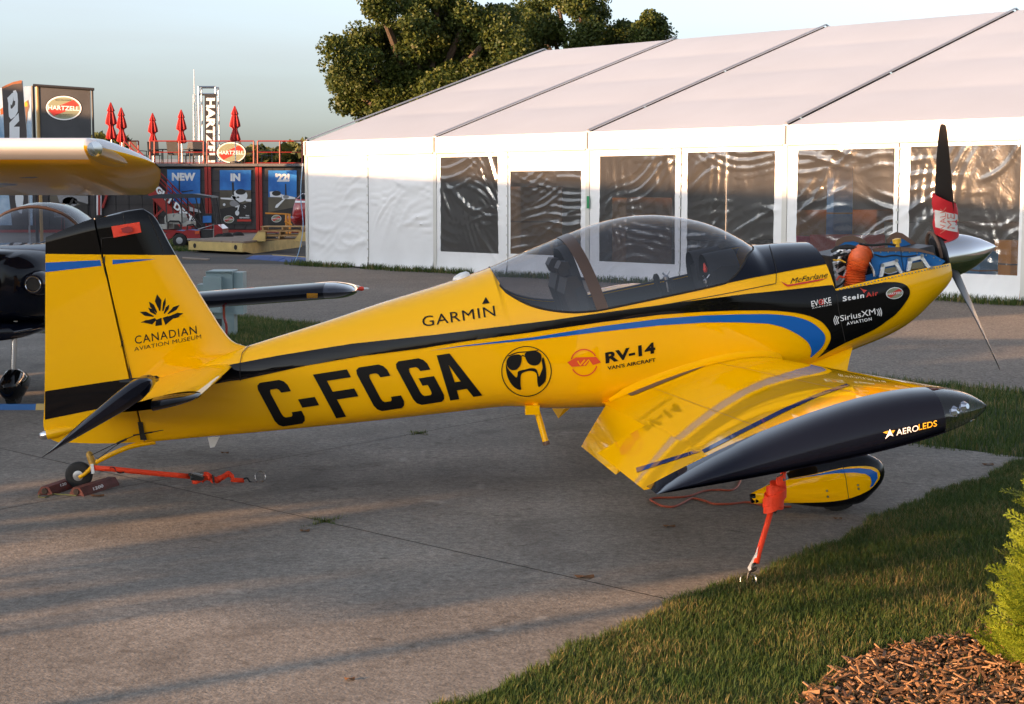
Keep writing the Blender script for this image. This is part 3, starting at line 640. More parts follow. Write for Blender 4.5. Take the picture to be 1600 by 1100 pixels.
for pts_, r_, mt_ in [([(445,290),(462,270),(480,250),(530,265)],.006,'blackrub'),([(450,372),(470,345),(500,350),(520,320)],.007,'redor_ink'),([(440,420),(480,400),(505,370)],.006,'blackrub'),([(432,235),(450,240),(470,235),(510,255)],.006,'yel_ink'),([(660,250),(690,300),(700,345)],.008,'steel'),([(700,200),(760,215),(830,205),(900,215),(980,205)],.005,'blackrub'),([(735,300),(790,330),(850,315)],.005,'steel'),([(600,130),(680,140),(780,132),(840,140)],.009,'blackrub')]:
    MB().tube(spline([wld(loc(*q_, -.355)) for q_ in cp('J', *pts_)], 4), r_, 6).build('engine_cable', M[mt_], AC, smooth=50)
for a_ in [(690,190),(740,186),(790,184),(840,182),(885,182),(930,186),(980,192),(1040,206),(1090,222),(1130,240),(700,315),(880,310),(905,305)]:
    MB().lathe([(0,.006),(.004,.004)], wld(loc(*cp('J', a_)[0], yb)), vec((0,-1,0)), 6).build('baffle_rivet', M['steel'], AC)
q = loc(*cp('J',(850,128))[0], -.02); s = MB(); s.lathe([(-.06,.015),(0,.016),(.0,.028),(.03,.03),(.035,.01)], wld(q), vec((0,0,1)), 12); s.build('oil_cap', M['yel_ink'], AC, smooth=40)

# ------------------------------------------------------------------ livery
TB = bvh_of(FUS, COWL); hB = caster(TB, .005); hB2 = caster(TB, .007); hB3 = caster(TB, .0085)
SPJ = lambda *p: [tuple(q_) for q_ in spline(cp('J', *p), 5)]
up_e = [(239,587)]+[(300,579.5)]+cp('C',(0,688),(200,650),(520,598),(870,560),(1375,497))+cp('D',(640,488),(1000,440),(1300,402))+cp('J',(0,447),(200,426),(425,402),(445,440),(600,412))+SPJ((770,383),(850,384),(905,402),(930,440),(918,490),(850,580),(780,636),(700,690),(600,738),(500,783),(400,836),(320,882))
lo_e = SPJ((318,884),(375,825),(405,770),(410,738),(398,700),(352,645),(270,605),(150,580),(0,568))+cp('D',(1250,478),(1100,483),(900,497),(640,530),(330,575),(0,620))+cp('C',(800,620),(560,650),(330,690),(45,752),(0,757))+[(300,607),(232,622)]
decal('black_stripe', [up_e+lo_e], hB, M['black'], FUS, 10)
decal('blue_swoosh', [cp('C',(860,626))+cp('D',(0,637),(330,598),(640,548),(900,515),(1100,500),(1250,495))+SPJ((0,592),(150,605),(270,640),(350,700),(375,750),(352,810),(282,876))+SPJ((276,874),(283,830),(262,780),(200,730),(100,680),(0,655))+cp('D',(1250,531),(1100,532),(900,545),(640,573),(330,610),(0,641))], hB, M['blue'], FUS, 10)
# black upper deck ahead of the windscreen, wrapped over the top
bl = [on_body_xz(*p) for p in cp('D',(1180,360),(1300,335),(1420,312))+cp('J',(200,298),(400,262),(420,258))]; bl_f = pchip([p[0] for p in bl], [p[2] for p in bl])
UD = shell(MB(), sorted(set(list(np.linspace(bl[0][0], XF, 30))+[SX1]+list(np.linspace(SX1-.1, SX1, 8)))), lambda x: min(ph_sill(x)+.004, ph_of(x, bl_f(x))), lambda x: ph_of(x, bl_f(x)), 20, off=.003).build('black_upper_deck', M['navy'], FUS, smooth=50)
TB2 = bvh_of(FUS, COWL, UD)
for pts in [cp('D',(1395,185),(1412,240),(1425,300))+cp('D',(1424,355)), cp('D',(640,492),(900,455),(1180,405),(1424,357))]:
    decal('panel_line', [stroke(spline(pts, 4), 1.1)], caster(TB2, .005), M['gap'], FUS, 10)
decal('panel_line', [stroke(cp('C',(44,755),(42,690),(52,640),(85,605)), 1.1)], hB3, M['gap'], FUS, 10)
decal('panel_line', [stroke(cp('J',(450,462),(462,560),(490,700),(505,770)), 1.1)], caster(TB2, .006), M['gap'], FUS, 10)
text('registration_tmp', 'A', (0,0), (1,0), (0,1), lambda u, v: np.zeros(3), M['ink'], FUS) if False else None
def reg(poly, a0, wdt, holes=()):
    def mp_(a, b):
        A = a0+wdt*a; x, y = A, 912-.155*(A-475); return cp('C', (x-100*b, y-186*b))[0]
    o = [mp_(a, b) for a, b in poly]; return (o, *[[mp_(a, b) for a, b in h] for h in holes]) if holes else o
Cc = [(1,.72),(1,.86),(.94,.95),(.82,1),(.17,1),(.05,.95),(0,.86),(0,.14),(.05,.05),(.17,0),(.82,0),(.94,.05),(1,.14),(1,.27),(.67,.27),(.65,.21),(.60,.18),(.40,.18),(.35,.21),(.33,.27),(.33,.73),(.35,.79),(.40,.82),(.60,.82),(.65,.79),(.67,.72)]
Gg = Cc[:13]+[(1,.57),(.5,.57),(.5,.40),(.67,.40)]+Cc[14:]
Ff = [(0,0),(.29,0),(.29,.39),(.92,.39),(.92,.57),(.29,.57),(.29,.82),(1,.82),(1,1),(0,1)]
Aa = [(0,0),(.28,0),(.345,.19),(.655,.19),(.72,0),(1,0),(.70,1),(.30,1)]
for nm, sh in [('C', reg(Cc, 205, 128)), ('hyphen', reg([(0,.33),(1,.33),(1,.52),(0,.52)], 343, 72)), ('F', reg(Ff, 455, 146)), ('C', reg(Cc, 630, 130)), ('G', reg(Gg, 800, 132)), ('A', reg(Aa, 945, 138, [[(.41,.37),(.5,.76),(.59,.37)]]))]:
    decal('registration_letter', [sh], hB, M['ink'], FUS, 12)
# face badge
ring = lambda c, r, w: (ell(c, r, r, 0, 64), ell(c, r-w, r-w, 0, 64)[::-1])
cc = cp('D',(297,752))[0]
decal('badge_ring', [ring(cc, 39.3, 1.4)], hB, M['ink'], FUS, 12)
decal('badge_glasses', [[tuple(q) for q in spline(cp('D',(208,700),(228,682),(262,676),(275,690),(270,722),(252,744),(228,746),(210,728)), 5, True)], [tuple(q) for q in spline(cp('D',(290,672),(330,660),(360,672),(364,700),(350,722),(325,726),(302,712)), 5, True)], stroke([tuple(q) for q in spline(cp('D',(214,684),(255,668),(300,664),(350,658)), 4)], 1.6), stroke(cp('D',(270,690),(279,680),(291,686)), 1.6)], hB, M['ink'], FUS, 12)
decal('badge_beard', [[tuple(q) for q in spline(cp('D',(204,716),(212,738),(232,762),(250,780),(256,770),(260,752),(290,744),(316,738),(340,742),(350,764),(354,776),(362,758),(370,735),(366,705),(374,690),(385,740),(384,790),(368,812),(352,822),(346,800),(342,762),(316,750),(285,757),(272,770),(270,810),(272,834),(248,828),(222,800),(207,760)), 4, True)]], hB, M['ink'], FUS, 12)
# sponsor lettering
text('lettering', 'GARMIN', *cp('C',(828,526),(1140,478),(822,482)), hB, M['ink'], FUS, bold=.0, step=30, space=1.1)
decal('lettering_triangle', [cp('C',(1082,428),(1115,424),(1098,398))], hB, M['ink'], FUS)
text('lettering', 'RV-14', *cp('D',(655,718),(880,670),(652,668)), hB, M['ink'], FUS, bold=.04, step=30)
text('lettering', "VAN'S AIRCRAFT", *cp('D',(664,747),(881,708),(662,730)), hB, M['ink'], FUS, bold=.025, step=30)
vc = cp('D',(557,713))[0]
arc = lambda a0, a1, r, w: stroke([(vc[0]+r*math.cos(R_(t)), vc[1]+r*math.sin(R_(t))) for t in np.linspace(a0, a1, 14)], w)
decal('badge_arc', [arc(195,330,20.5,2.0), arc(15,150,20.5,2.0)], hB, M['redor_ink'], FUS)
decal('badge_wing', [cp('D',(481,712),(520,690),(612,687),(634,712),(598,724),(583,705),(566,728),(502,732))], hB, M['redor_ink'], FUS)
decal('badge_letters', [stroke(cp('D',(528,705),(540,724),(560,700)), 2.2), stroke(cp('D',(556,724),(578,700),(590,720)), 2.2)], hB2, M['yellow'], FUS)
text('lettering', 'McFarlane', *cp('J',(145,395),(390,352),(150,360)), hB, M['ink'], FUS, bold=.0, shear=.25, step=30)
decal('lettering_bird', [cp('J',(80,378),(128,403),(398,356),(330,378),(128,415),(108,404))], hB2, M['red_ink'], FUS)
text('lettering', 'EVOKE', *cp('J',(285,545),(415,518),(280,508)), hB2, M['white_ink'], FUS, bold=.012)
decal('lettering_target', [ring(cp('J',(348,514))[0], 4.4, 1.3), stroke(cp('J',(330,517),(366,511)), 1), stroke(cp('J',(345,496),(351,532)), 1)], hB3, M['red_ink'], FUS)
text('lettering', 'AVIATION', *cp('J',(288,558),(415,533),(287,550)), hB2, M['white_ink'], FUS, bold=.01, space=1.3)
text('lettering', 'Stein', *cp('J',(490,510),(630,484),(488,478)), hB2, M['white_ink'], FUS, bold=.03, space=1.2)
text('lettering', 'Air', *cp('J',(642,482),(722,468),(640,452)), hB2, M['red_ink'], FUS, bold=.03, space=1.2)
decal('lettering_bird', [cp('J',(600,420),(620,432),(650,436),(640,444),(628,455),(618,440))], hB2, M['red_ink'], FUS)
text('lettering', 'SiriusXM', *cp('J',(475,640),(705,592),(470,602)), hB2, M['white_ink'], FUS, bold=.0, step=30)
text('lettering', 'AVIATION', *cp('J',(515,665),(680,632),(512,645)), hB2, M['white_ink'], FUS, bold=.02, space=1.25)
for k in range(3):
    decal('lettering_wave', [stroke([tuple(q) for q in spline(cp('J',(463-11*k,610-4*k),(455-12*k,632),(463-11*k,655+4*k)), 5)], 1.2)], hB2, M['white_ink'], FUS); decal('lettering_wave', [stroke([tuple(q) for q in spline(cp('J',(712+11*k,560-5*k),(722+11*k,580),(718+11*k,600+2*k)), 5)], 1.2)], hB2, M['white_ink'], FUS)
hartzell(cp('J',(829,455))[0], 14, 9.4, -8, lambda i: caster(TB, .006+.0012*i), FUS)
# fin and rudder paint
TF = bvh_of(FIN, RUD); hF = caster(TF, .002); hF2 = caster(TF, .0035)
decal('blue_band', [cp('B',(163,207),(358,197.4),(363,218),(163,241))], hF, M['blue'], FIN, 14); decal('blue_band', [cp('B',(372,197),(560,194),(480,204),(377,216))], hF, M['blue'], FIN, 14)
decal('black_band', [cp('I',(45,222),(400,167),(620,135),(800,116))+[(262,600),(262,615)]+cp('I',(650,300),(400,341),(45,414))], hF, M['black'], FIN, 14)
decal('hinge_gap', [stroke(cp('B',(362,118),(365,190),(470,615),(500,770),(526,851)), 2.0)], hF2, M['gap'], FIN, 14)
decal('hinge_gap', [stroke(cp('B',(362,120),(400,116),(448,108),(446,60),(436,20)), 1.4)], hF2, M['gap'], FIN, 14)
decal('panel_line', [stroke(cp('A',(742,755),(770,820),(820,945)), 1.6)], hF2, M['gap'], FIN, 14)
for a in [(371,195),(437,497)]:
    q = cp('B',(a[0]-5,a[1]-13),(a[0]+5,a[1]-13),(a[0]+5,a[1]+13),(a[0]-5,a[1]+13)); decal('hinge_bracket', [q], hF2, M['gap'], FIN)
text('lettering', 'CANADIAN', *cp('B',(484,499),(705,461),(481,470)), hF, M['ink'], FIN, bold=.005, space=1.15)
text('lettering', 'AVIATION MUSEUM', *cp('B',(481,524),(720,478),(480,510)), hF, M['ink'], FIN, space=1.05)
c0 = np.array((577,408)); pet = []
for tip_, wd_, inn in [((500,383),16,.35),((503,421),10,.3),((562,320),24,.32),((533,346),16,.36),((592,332),10,.36),((606,356),12,.36),((643,358),15,.36),((657,388),14,.32),((530,368),14,.4),((645,400),8,.3)]:
    t_ = np.array(tip_, float); d = t_-c0; n_ = nrm(np.array([-d[1], d[0]])); a = c0+d*inn; m_ = c0+d*.74
    pet.append(cp('B', tuple(a-n_*2), tuple(m_-n_*wd_*.5), tuple(t_), tuple(m_+n_*wd_*.5), tuple(a+n_*2)))
pet += [cp('B',(505,420),(555,405),(560,412),(545,428)), cp('B',(558,412),(578,404),(580,430),(556,434)), cp('B',(582,404),(600,398),(622,405),(592,430))]
for s_ in pet: decal('maple_leaf_facet', [s_], hF, M['ink'], FIN)
M['seam'] = mat('dark yellow seam', (.30,.14,.0), .6)  # darker yellow for the lines along the wing skin
for c_ in (.30, .62):
    MB().grid([[wld(np.array(wing_pt(c_+d_, 1, -y))+np.array([0,0,.0012])) for d_ in (0, .0022)] for y in np.linspace(.62, 3.81, 30)]).build('panel_line', M['seam'], WGS[0])
for y_ in (1.3, 2.2, 3.0, 3.815):
    MB().grid([[wld(np.array(wing_pt(c_, 1, -(y_+d_)))+np.array([0,0,.0012])) for d_ in (0, .003)] for c_ in cw_[2:]]).build('panel_line', M['seam'], WGS[0])
# tailplane lies over the stripe; wing walk strip, wingtip and wheel fairing paint
hW = caster(bvh_of(WGS[0]), .003); decal('wing_walk', [cp('F',(250,247),(276,257),(579,133),(562,122))], hW, M['rubseal'], WGS[0], 14)
M['pin'] = mat('dark blue pinstripe', (.02,.035,.13), .4, coat=.8, spec=0)
decal('wing_pinstripe', [cp('F',(512,440),(650,368),(790,298),(900,250),(1000,216),(1012,222),(910,258),(800,308),(660,378),(520,450))], caster(bvh_of(WGS[0]), .002), M['pin'], WGS[0], 10); decal('wing_pinstripe', [cp('F',(290,500),(400,468),(500,437),(508,446),(405,480),(292,516))], caster(bvh_of(WGS[3]), .002), M['pin'], WGS[3], 10)
hT = caster(bvh_of(WGS[1]), .003)
text('lettering', 'AERO', *cp('F',(1168,390),(1243,374),(1168,370)), hT, M['white_ink'], WGS[1], bold=.01)
text('lettering', 'LEDS', *cp('F',(1243,372),(1305,358),(1243,352)), hT, M['yel_ink'], WGS[1], bold=.01)
decal('lettering_star', [cp('F',(1130,402),(1146,368),(1158,392),(1146,388))], hT, M['white_ink'], WGS[1])
decal('lettering_wing', [cp('F',(1122,380),(1140,374),(1136,384)), cp('F',(1150,374),(1164,372),(1156,382))], hT, M['yel_ink'], WGS[1])
hP = caster(bvh_of(PANTS[0]), .003); hP2 = caster(bvh_of(PANTS[0]), .005)
decal('yellow_side', [[tuple(q) for q in spline(cp('K',(650,355),(720,320),(790,290),(880,262),(1000,240),(1200,196),(1300,185),(1370,187),(1410,203),(1427,232),(1415,270),(1372,318),(1310,352),(1230,379),(1120,395),(1000,400),(850,401),(655,404)), 4)]], hP, M['yellow'], PANTS[0], 10)
decal('blue_swoosh', [cp('K',(870,268),(1000,243),(1200,202),(1300,197),(1370,203),(1408,222),(1412,255),(1385,300),(1365,312),(1376,280),(1370,250),(1340,230),(1270,222),(1150,228),(1000,248))], hP2, M['blue'], PANTS[0], 10)
decal('panel_line', [stroke(cp('K',(1205,180),(1225,260),(1242,378)), .9)], hP2, M['gap'], PANTS[0], 10)
for a in [(1112,330),(1118,364),(1296,296),(1300,318)]: decal('fairing_screw', [ell(cp('K',a)[0], 1.7, 1.7, 0, 12)], hP2, M['steel'], PANTS[0])
# ------------------------------------------------------------------ ground
CROPS.update(Q=(230,270,6.4), R=(0,110,10), T=(0,290,7.33), U=(300,410,5.926), V=(1400,560,5.5), X=(1430,180,3.667))
def ground_mat(name, cols, scales, rough=.92, bump=(35, .5), speck=None, detail=8):
    m, n, l, b = new_mat(name); tc = n.new('ShaderNodeTexCoord'); prev = None
    for i, (c0, c1, sc) in enumerate([(cols[0], cols[1], scales[0]), (cols[2], cols[3], scales[1])]):
        t = n.new('ShaderNodeTexNoise'); t.inputs['Scale'].default_value = sc; t.inputs['Detail'].default_value = detail; t.inputs['Roughness'].default_value = .65
        l.new(tc.outputs['Object'], t.inputs['Vector']); c = n.new('ShaderNodeValToRGB'); c.color_ramp.elements[0].position = .32; c.color_ramp.elements[1].position = .68
        c.color_ramp.elements[0].color = (*c0, 1); c.color_ramp.elements[1].color = (*c1, 1); l.new(t.outputs[0], c.inputs[0])
        if prev is None: prev = c.outputs[0]
        else:
            x = n.new('ShaderNodeMix'); x.data_type = 'RGBA'; x.blend_type = 'MULTIPLY'; x.inputs[0].default_value = 1; l.new(prev, x.inputs[6]); l.new(c.outputs[0], x.inputs[7]); prev = x.outputs[2]
    if speck:
        v = n.new('ShaderNodeTexVoronoi'); v.inputs['Scale'].default_value = speck[0]; l.new(tc.outputs['Object'], v.inputs['Vector']); c = n.new('ShaderNodeValToRGB')
        c.color_ramp.elements[0].color = (1-speck[1],)*3+(1,); c.color_ramp.elements[1].color = (1+speck[1],)*3+(1,); l.new(v.outputs['Color'], c.inputs[0])
        x = n.new('ShaderNodeMix'); x.data_type = 'RGBA'; x.blend_type = 'MULTIPLY'; x.inputs[0].default_value = 1; l.new(prev, x.inputs[6]); l.new(c.outputs[0], x.inputs[7]); prev = x.outputs[2]
    l.new(prev, b.inputs['Base Color']); b.inputs['Roughness'].default_value = rough; b.inputs['Specular IOR Level'].default_value = .3
    t = n.new('ShaderNodeTexNoise'); t.inputs['Scale'].default_value = bump[0]; t.inputs['Detail'].default_value = 5; l.new(tc.outputs['Object'], t.inputs['Vector'])
    q = n.new('ShaderNodeBump'); q.inputs['Strength'].default_value = bump[1]; q.inputs['Distance'].default_value = .015; l.new(t.outputs[0], q.inputs['Height']); l.new(q.outputs[0], b.inputs['Normal']); return m
M['lawn'] = ground_mat('lawn soil', [(.030,.045,.014),(.05,.065,.02),(.75,.8,.7),(1,1,1)], [.35, 9])
M['concrete'] = ground_mat('weathered concrete', [(.165,.152,.135),(.285,.265,.235),(.60,.59,.58),(1.12,1.11,1.10)], [.8, 22], bump=(60,.22), speck=(120,.28), detail=12)
def stain(m, scale, lo, hi, col, amt):
    n, l = m.node_tree.nodes, m.node_tree.links; b = n['Principled BSDF']; src = b.inputs['Base Color'].links[0].from_socket; tc = n.new('ShaderNodeTexCoord'); t = n.new('ShaderNodeTexNoise'); t.inputs['Scale'].default_value = scale; t.inputs['Detail'].default_value = 9; t.inputs['Distortion'].default_value = 1.2
    l.new(tc.outputs['Object'], t.inputs['Vector']); r = n.new('ShaderNodeMapRange'); r.inputs[1].default_value = lo; r.inputs[2].default_value = hi; r.inputs[3].default_value = 0; r.inputs[4].default_value = amt; l.new(t.outputs[0], r.inputs[0]); x = n.new('ShaderNodeMix'); x.data_type = 'RGBA'; l.new(r.outputs[0], x.inputs[0]); l.new(src, x.inputs[6]); x.inputs[7].default_value = (*col, 1); l.new(x.outputs[2], b.inputs['Base Color'])
stain(M['concrete'], .9, .56, .70, (.09,.08,.07), .55); stain(M['concrete'], 4.5, .64, .72, (.07,.06,.05), .6); stain(M['concrete'], 2.2, .66, .72, (.42,.40,.36), .35)
M['asphalt'] = ground_mat('chip seal asphalt', [(.17,.150,.130),(.235,.21,.18),(.6,.6,.6),(1.15,1.15,1.15)], [.3, 38], bump=(45,.8), speck=(42,.45))
M['tarmac'] = ground_mat('dark tarmac', [(.06,.058,.056),(.09,.086,.08),(.8,.8,.8),(1,1,1)], [.4, 20])
M['jointfill'] = mat('dirty joint', (.05,.045,.04), .95)
M['soil'] = ground_mat('dark soil', [(.05,.032,.02),(.085,.05,.03),(.7,.7,.7),(1,1,1)], [3, 30])
E1 = nrm((.704, -.710, 0)); E2 = nrm((.60, .80, 0)); TN = np.array([-E1[1], E1[0], 0])*-1      # tent direction; TN points at the camera side
TN = nrm((-.710, -.704, 0))
def struct(o): o['kind'] = 'structure'; return o
struct(MB().poly([(-2500,-400,-.022),(2500,-400,-.022),(2500,4000,-.022),(-2500,4000,-.022)]).build('ground', M['lawn'], base=(0,0,-.022), fix=False))
SA = ground(1500, 702); SB = ground(1560, 607.5)               # points on the near and far edge of the grass strip
def along(p, d, t): return np.asarray(p)+np.asarray(d)*t
rd_ = [along(SB, E1, 60), along(SB, E1, -75), along(SB, E1, -75)+(-TN)*22, along(SB, E1, 60)+(-TN)*60]
def flat(pts, z): return [(p[0], p[1], z) for p in pts]
ROAD = struct(MB().poly(flat(rd_, -.008)).build('asphalt_road', M['asphalt'], base=(0,0,-.008), fix=False))
NE0 = ground(1172, 906); nd = nrm(ground(1585, 736)-ground(800, 1080))     # near grass edge of the apron
# corner of the apron at the right
A_ = np.array([[nd[0], -E1[0]], [nd[1], -E1[1]]]); tt = np.linalg.solve(A_, (SA-NE0)[:2]); CRN = NE0+nd*tt[0]
apr = [CRN, along(SA, E1, -70), along(SA, E1, -70)+TN*55, NE0-nd*34]
APR = struct(MB().poly(flat(apr, -.003)).build('apron', M['jointfill'], base=(0,0,-.003), fix=False))
# concrete slabs, one by one, between sawn joints
j1 = ground(298, 768); j1d = nrm(ground(895, 903)-j1); j2 = ground(0, 796); j2d = nrm(ground(825, 645)-j2)
bm = bmesh.new(); bm.faces.new([bm.verts.new(p) for p in flat(apr, 0)])
for p, d, sp_ in ((j1, j1d, 5.2), (j2, j2d, 5.4)):
    n = np.array([-d[1], d[0], 0])
    for k in range(-9, 10):
        c = p+n*sp_*k; bmesh.ops.bisect_plane(bm, geom=bm.verts[:]+bm.edges[:]+bm.faces[:], plane_co=c, plane_no=n)
for f in bm.faces:
    c = np.array(f.calc_center_median()); 
    if np.hypot(c[0], c[1]-9) > 42: continue
    P = [np.array(v.co) for v in f.verts]; q = []
    for i in range(len(P)):
        a = nrm(P[i-1]-P[i]); b = nrm(P[(i+1) % len(P)]-P[i]); s_ = abs(np.cross(a[:2], b[:2])); q.append(P[i]+(a+b)/max(s_, .25)*.005)
    o = MB().poly(flat(q, .001)).build('concrete_slab', M['concrete'], APR)
bm.free()
# darker drive by the far grandstand, lawn in front of it
lz = [ground(250,401), ground(480,409), ground(520,398.5), ground(520,392), ground(250,394.5)]
struct(MB().poly(flat([(-30,43.6),(-5.4,41.8),(8,52),(8,60),(-30,48.6)], -.004)).build('driveway', M['tarmac'], base=(0,0,-.004), fix=False))
# near lawn and the strip between apron and road are grown further down

# ------------------------------------------------------------------ marquee
T0 = ground(481, 413.5); T0[2] = 0; E1 = nrm(ground(1600, 474.5)-T0); TN = np.array([E1[1], -E1[0], 0]); 
if TN@(CP-T0) < 0: TN = -TN
def wall_t(u): d = ray(u, 320); n = TN; p = CP+d*(((T0-CP)@n)/(d@n)); return (p-T0)@E1
def wpt(t, z, out=0.): return T0+E1*t+np.array([0,0,z])+TN*out
def wuv(u, v):
    p = on_plane(u, v, T0, TN); return (p-T0)@E1, p[2]
poles = [0.]+[wall_t(u) for u in (680, 918.5, 1226)]; bay = (poles[-1])/3; poles += [poles[-1]+bay*k for k in (1, 2)]
ZE, ZV, ZRG, HALF = 3.15, 2.79, 5.98, 8.75
TENT = empty('marquee', tuple(T0), 'large white frame tent with clear crinkled window panels and grey roof beams', 'tent')
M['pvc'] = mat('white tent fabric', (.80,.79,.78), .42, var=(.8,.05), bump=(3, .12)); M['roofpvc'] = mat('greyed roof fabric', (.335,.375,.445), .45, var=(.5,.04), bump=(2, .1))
M['alu'] = mat('aluminium profile', (.42,.43,.45), .38, metal=.7); M['pole'] = mat('off white tent post', (.62,.60,.55), .5)
M['vinyl'] = dusty(glass_mat('clear window vinyl', (.72,.70,.66), .16, .13, bump=(4.5, .18), stretch=(1,1,.7)), .055, (.55,.54,.52))
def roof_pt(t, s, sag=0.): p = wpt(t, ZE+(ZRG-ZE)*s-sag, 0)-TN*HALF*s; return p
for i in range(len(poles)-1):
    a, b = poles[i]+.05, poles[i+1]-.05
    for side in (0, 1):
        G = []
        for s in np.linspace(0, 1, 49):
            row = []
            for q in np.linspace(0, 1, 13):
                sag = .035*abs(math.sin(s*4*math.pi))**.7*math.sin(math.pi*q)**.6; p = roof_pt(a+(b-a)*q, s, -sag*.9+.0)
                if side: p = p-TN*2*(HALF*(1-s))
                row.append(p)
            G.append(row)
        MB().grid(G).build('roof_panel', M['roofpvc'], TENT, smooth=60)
    G = [[wpt(a+(b-a)*q, z, .04+.02*math.sin(q*9+i)*(ZE-z)) for q in np.linspace(0, 1, 24)] for z in (ZE+.005, ZE-.12, ZE-.24, ZV)]
    MB().grid(G).build('valance', M['pvc'], TENT, smooth=60)
    MB().tube([wpt(a+(b-a)*q, ZV-.005, .042+.02*math.sin(q*9+i)*(ZE-ZV)) for q in np.linspace(0, 1, 24)], .016, 6).build('valance_hem', M['pole'], TENT)
for t in poles:
    for sgn in (0, 1):
        A0, B0 = roof_pt(t, 0, -.05), roof_pt(t, 1, -.05)
        if sgn: A0 = A0-TN*2*HALF
        MB().bar(A0, B0, .05, .03).build('roof_beam', M['alu'], TENT)
    MB().box(wpt(t, ZE/2+.02, -.03), (.11,.10,ZE), rz=math.atan2(E1[1], E1[0])).build('tent_post', M['pole'], TENT)
    MB().box(wpt(t, ZE-.17, .05), (.05,.06,.34), rz=math.atan2(E1[1], E1[0])).build('eave_bracket', M['pole'], TENT)
    MB().box(wpt(t, .03, .02), (.34,.30,.06), rz=math.atan2(E1[1], E1[0])).build('base_plate', M['darkmetal'], TENT)
# far side wall and gable ends
L = poles[-1]
MB().prism([wpt(0,0)-TN*2*HALF, wpt(L,0)-TN*2*HALF, wpt(L,ZE)-TN*2*HALF, wpt(0,ZE)-TN*2*HALF], -TN*.02).build('rear_wall', M['pvc'], TENT)
for t in (.0, L): MB().prism([wpt(t,0,-.06), wpt(t,ZE,-.06), wpt(t,ZRG,-HALF), wpt(t,ZE,.06-2*HALF), wpt(t,0,.06-2*HALF)], E1*(.01 if t == 0 else -.01)).build('gable_wall', M['pvc'], TENT)
MB().poly([wpt(.2,.004,-.2), wpt(L-.2,.004,-.2), wpt(L-.2,.004,-2*HALF+.2), wpt(.2,.004,-2*HALF+.2)]).build('tent_floor', mat('grey tent flooring', (.22,.21,.20), .8), TENT)
# wall panels: two to a bay, windows set in all but the first bay
wins = {(1,0): [(687,245),(783,245),(774,397),(690,392)], (1,1): [(799,267),(908,267),(908,398),(796,399)], (2,0): [(936,243),(1056,243),(1054,411),(938,410)], (2,1): [(1073,239),(1210,235),(1209,414),(1075,412)], (3,0): [(1245,234),(1398,232),(1394,424),(1246,420)], (3,1): [(1420,230),(1612,224),(1604,430),(1422,425)]}
def fold(t, z, sd):            # broken soft creases, each with its own place, direction and bend
    o = 0.
    for cx, cz, ca, sa, k, kp, rx, rz, am_, ph in FOLDS[sd]:
        x, y = (t-cx)*ca+(z-cz)*sa, -(t-cx)*sa+(z-cz)*ca; e = math.exp(-(x/rx)**2-(y/rz)**2)
        if e > .02: o += am_*e*max(0, math.sin(k*(y+kp*x*x)+ph+.7*math.sin(4*x+ph)))**1.6
    return o+.25*math.sin(2.1*t+sd)*math.sin(1.7*z+sd*2)+.06*math.sin(11*t+3*z+sd)
FOLDS = {}
for sd in range(11, 24):
    r = random.Random(sd*7); FOLDS[sd] = []; base = r.choice([-1.0, -.5, .4, .9, 1.2])
    for _ in range(16):
        an = base+r.uniform(-.7, .7) if r.random() < .7 else r.uniform(-.3, .3); FOLDS[sd].append((r.uniform(.1, 2.4), r.uniform(.4, 2.8), math.cos(an), math.sin(an), r.uniform(14, 44), r.uniform(-.5, .5), r.uniform(.35, .95), r.uniform(.12, .4), r.uniform(.25, .8), r.uniform(0, 6)))
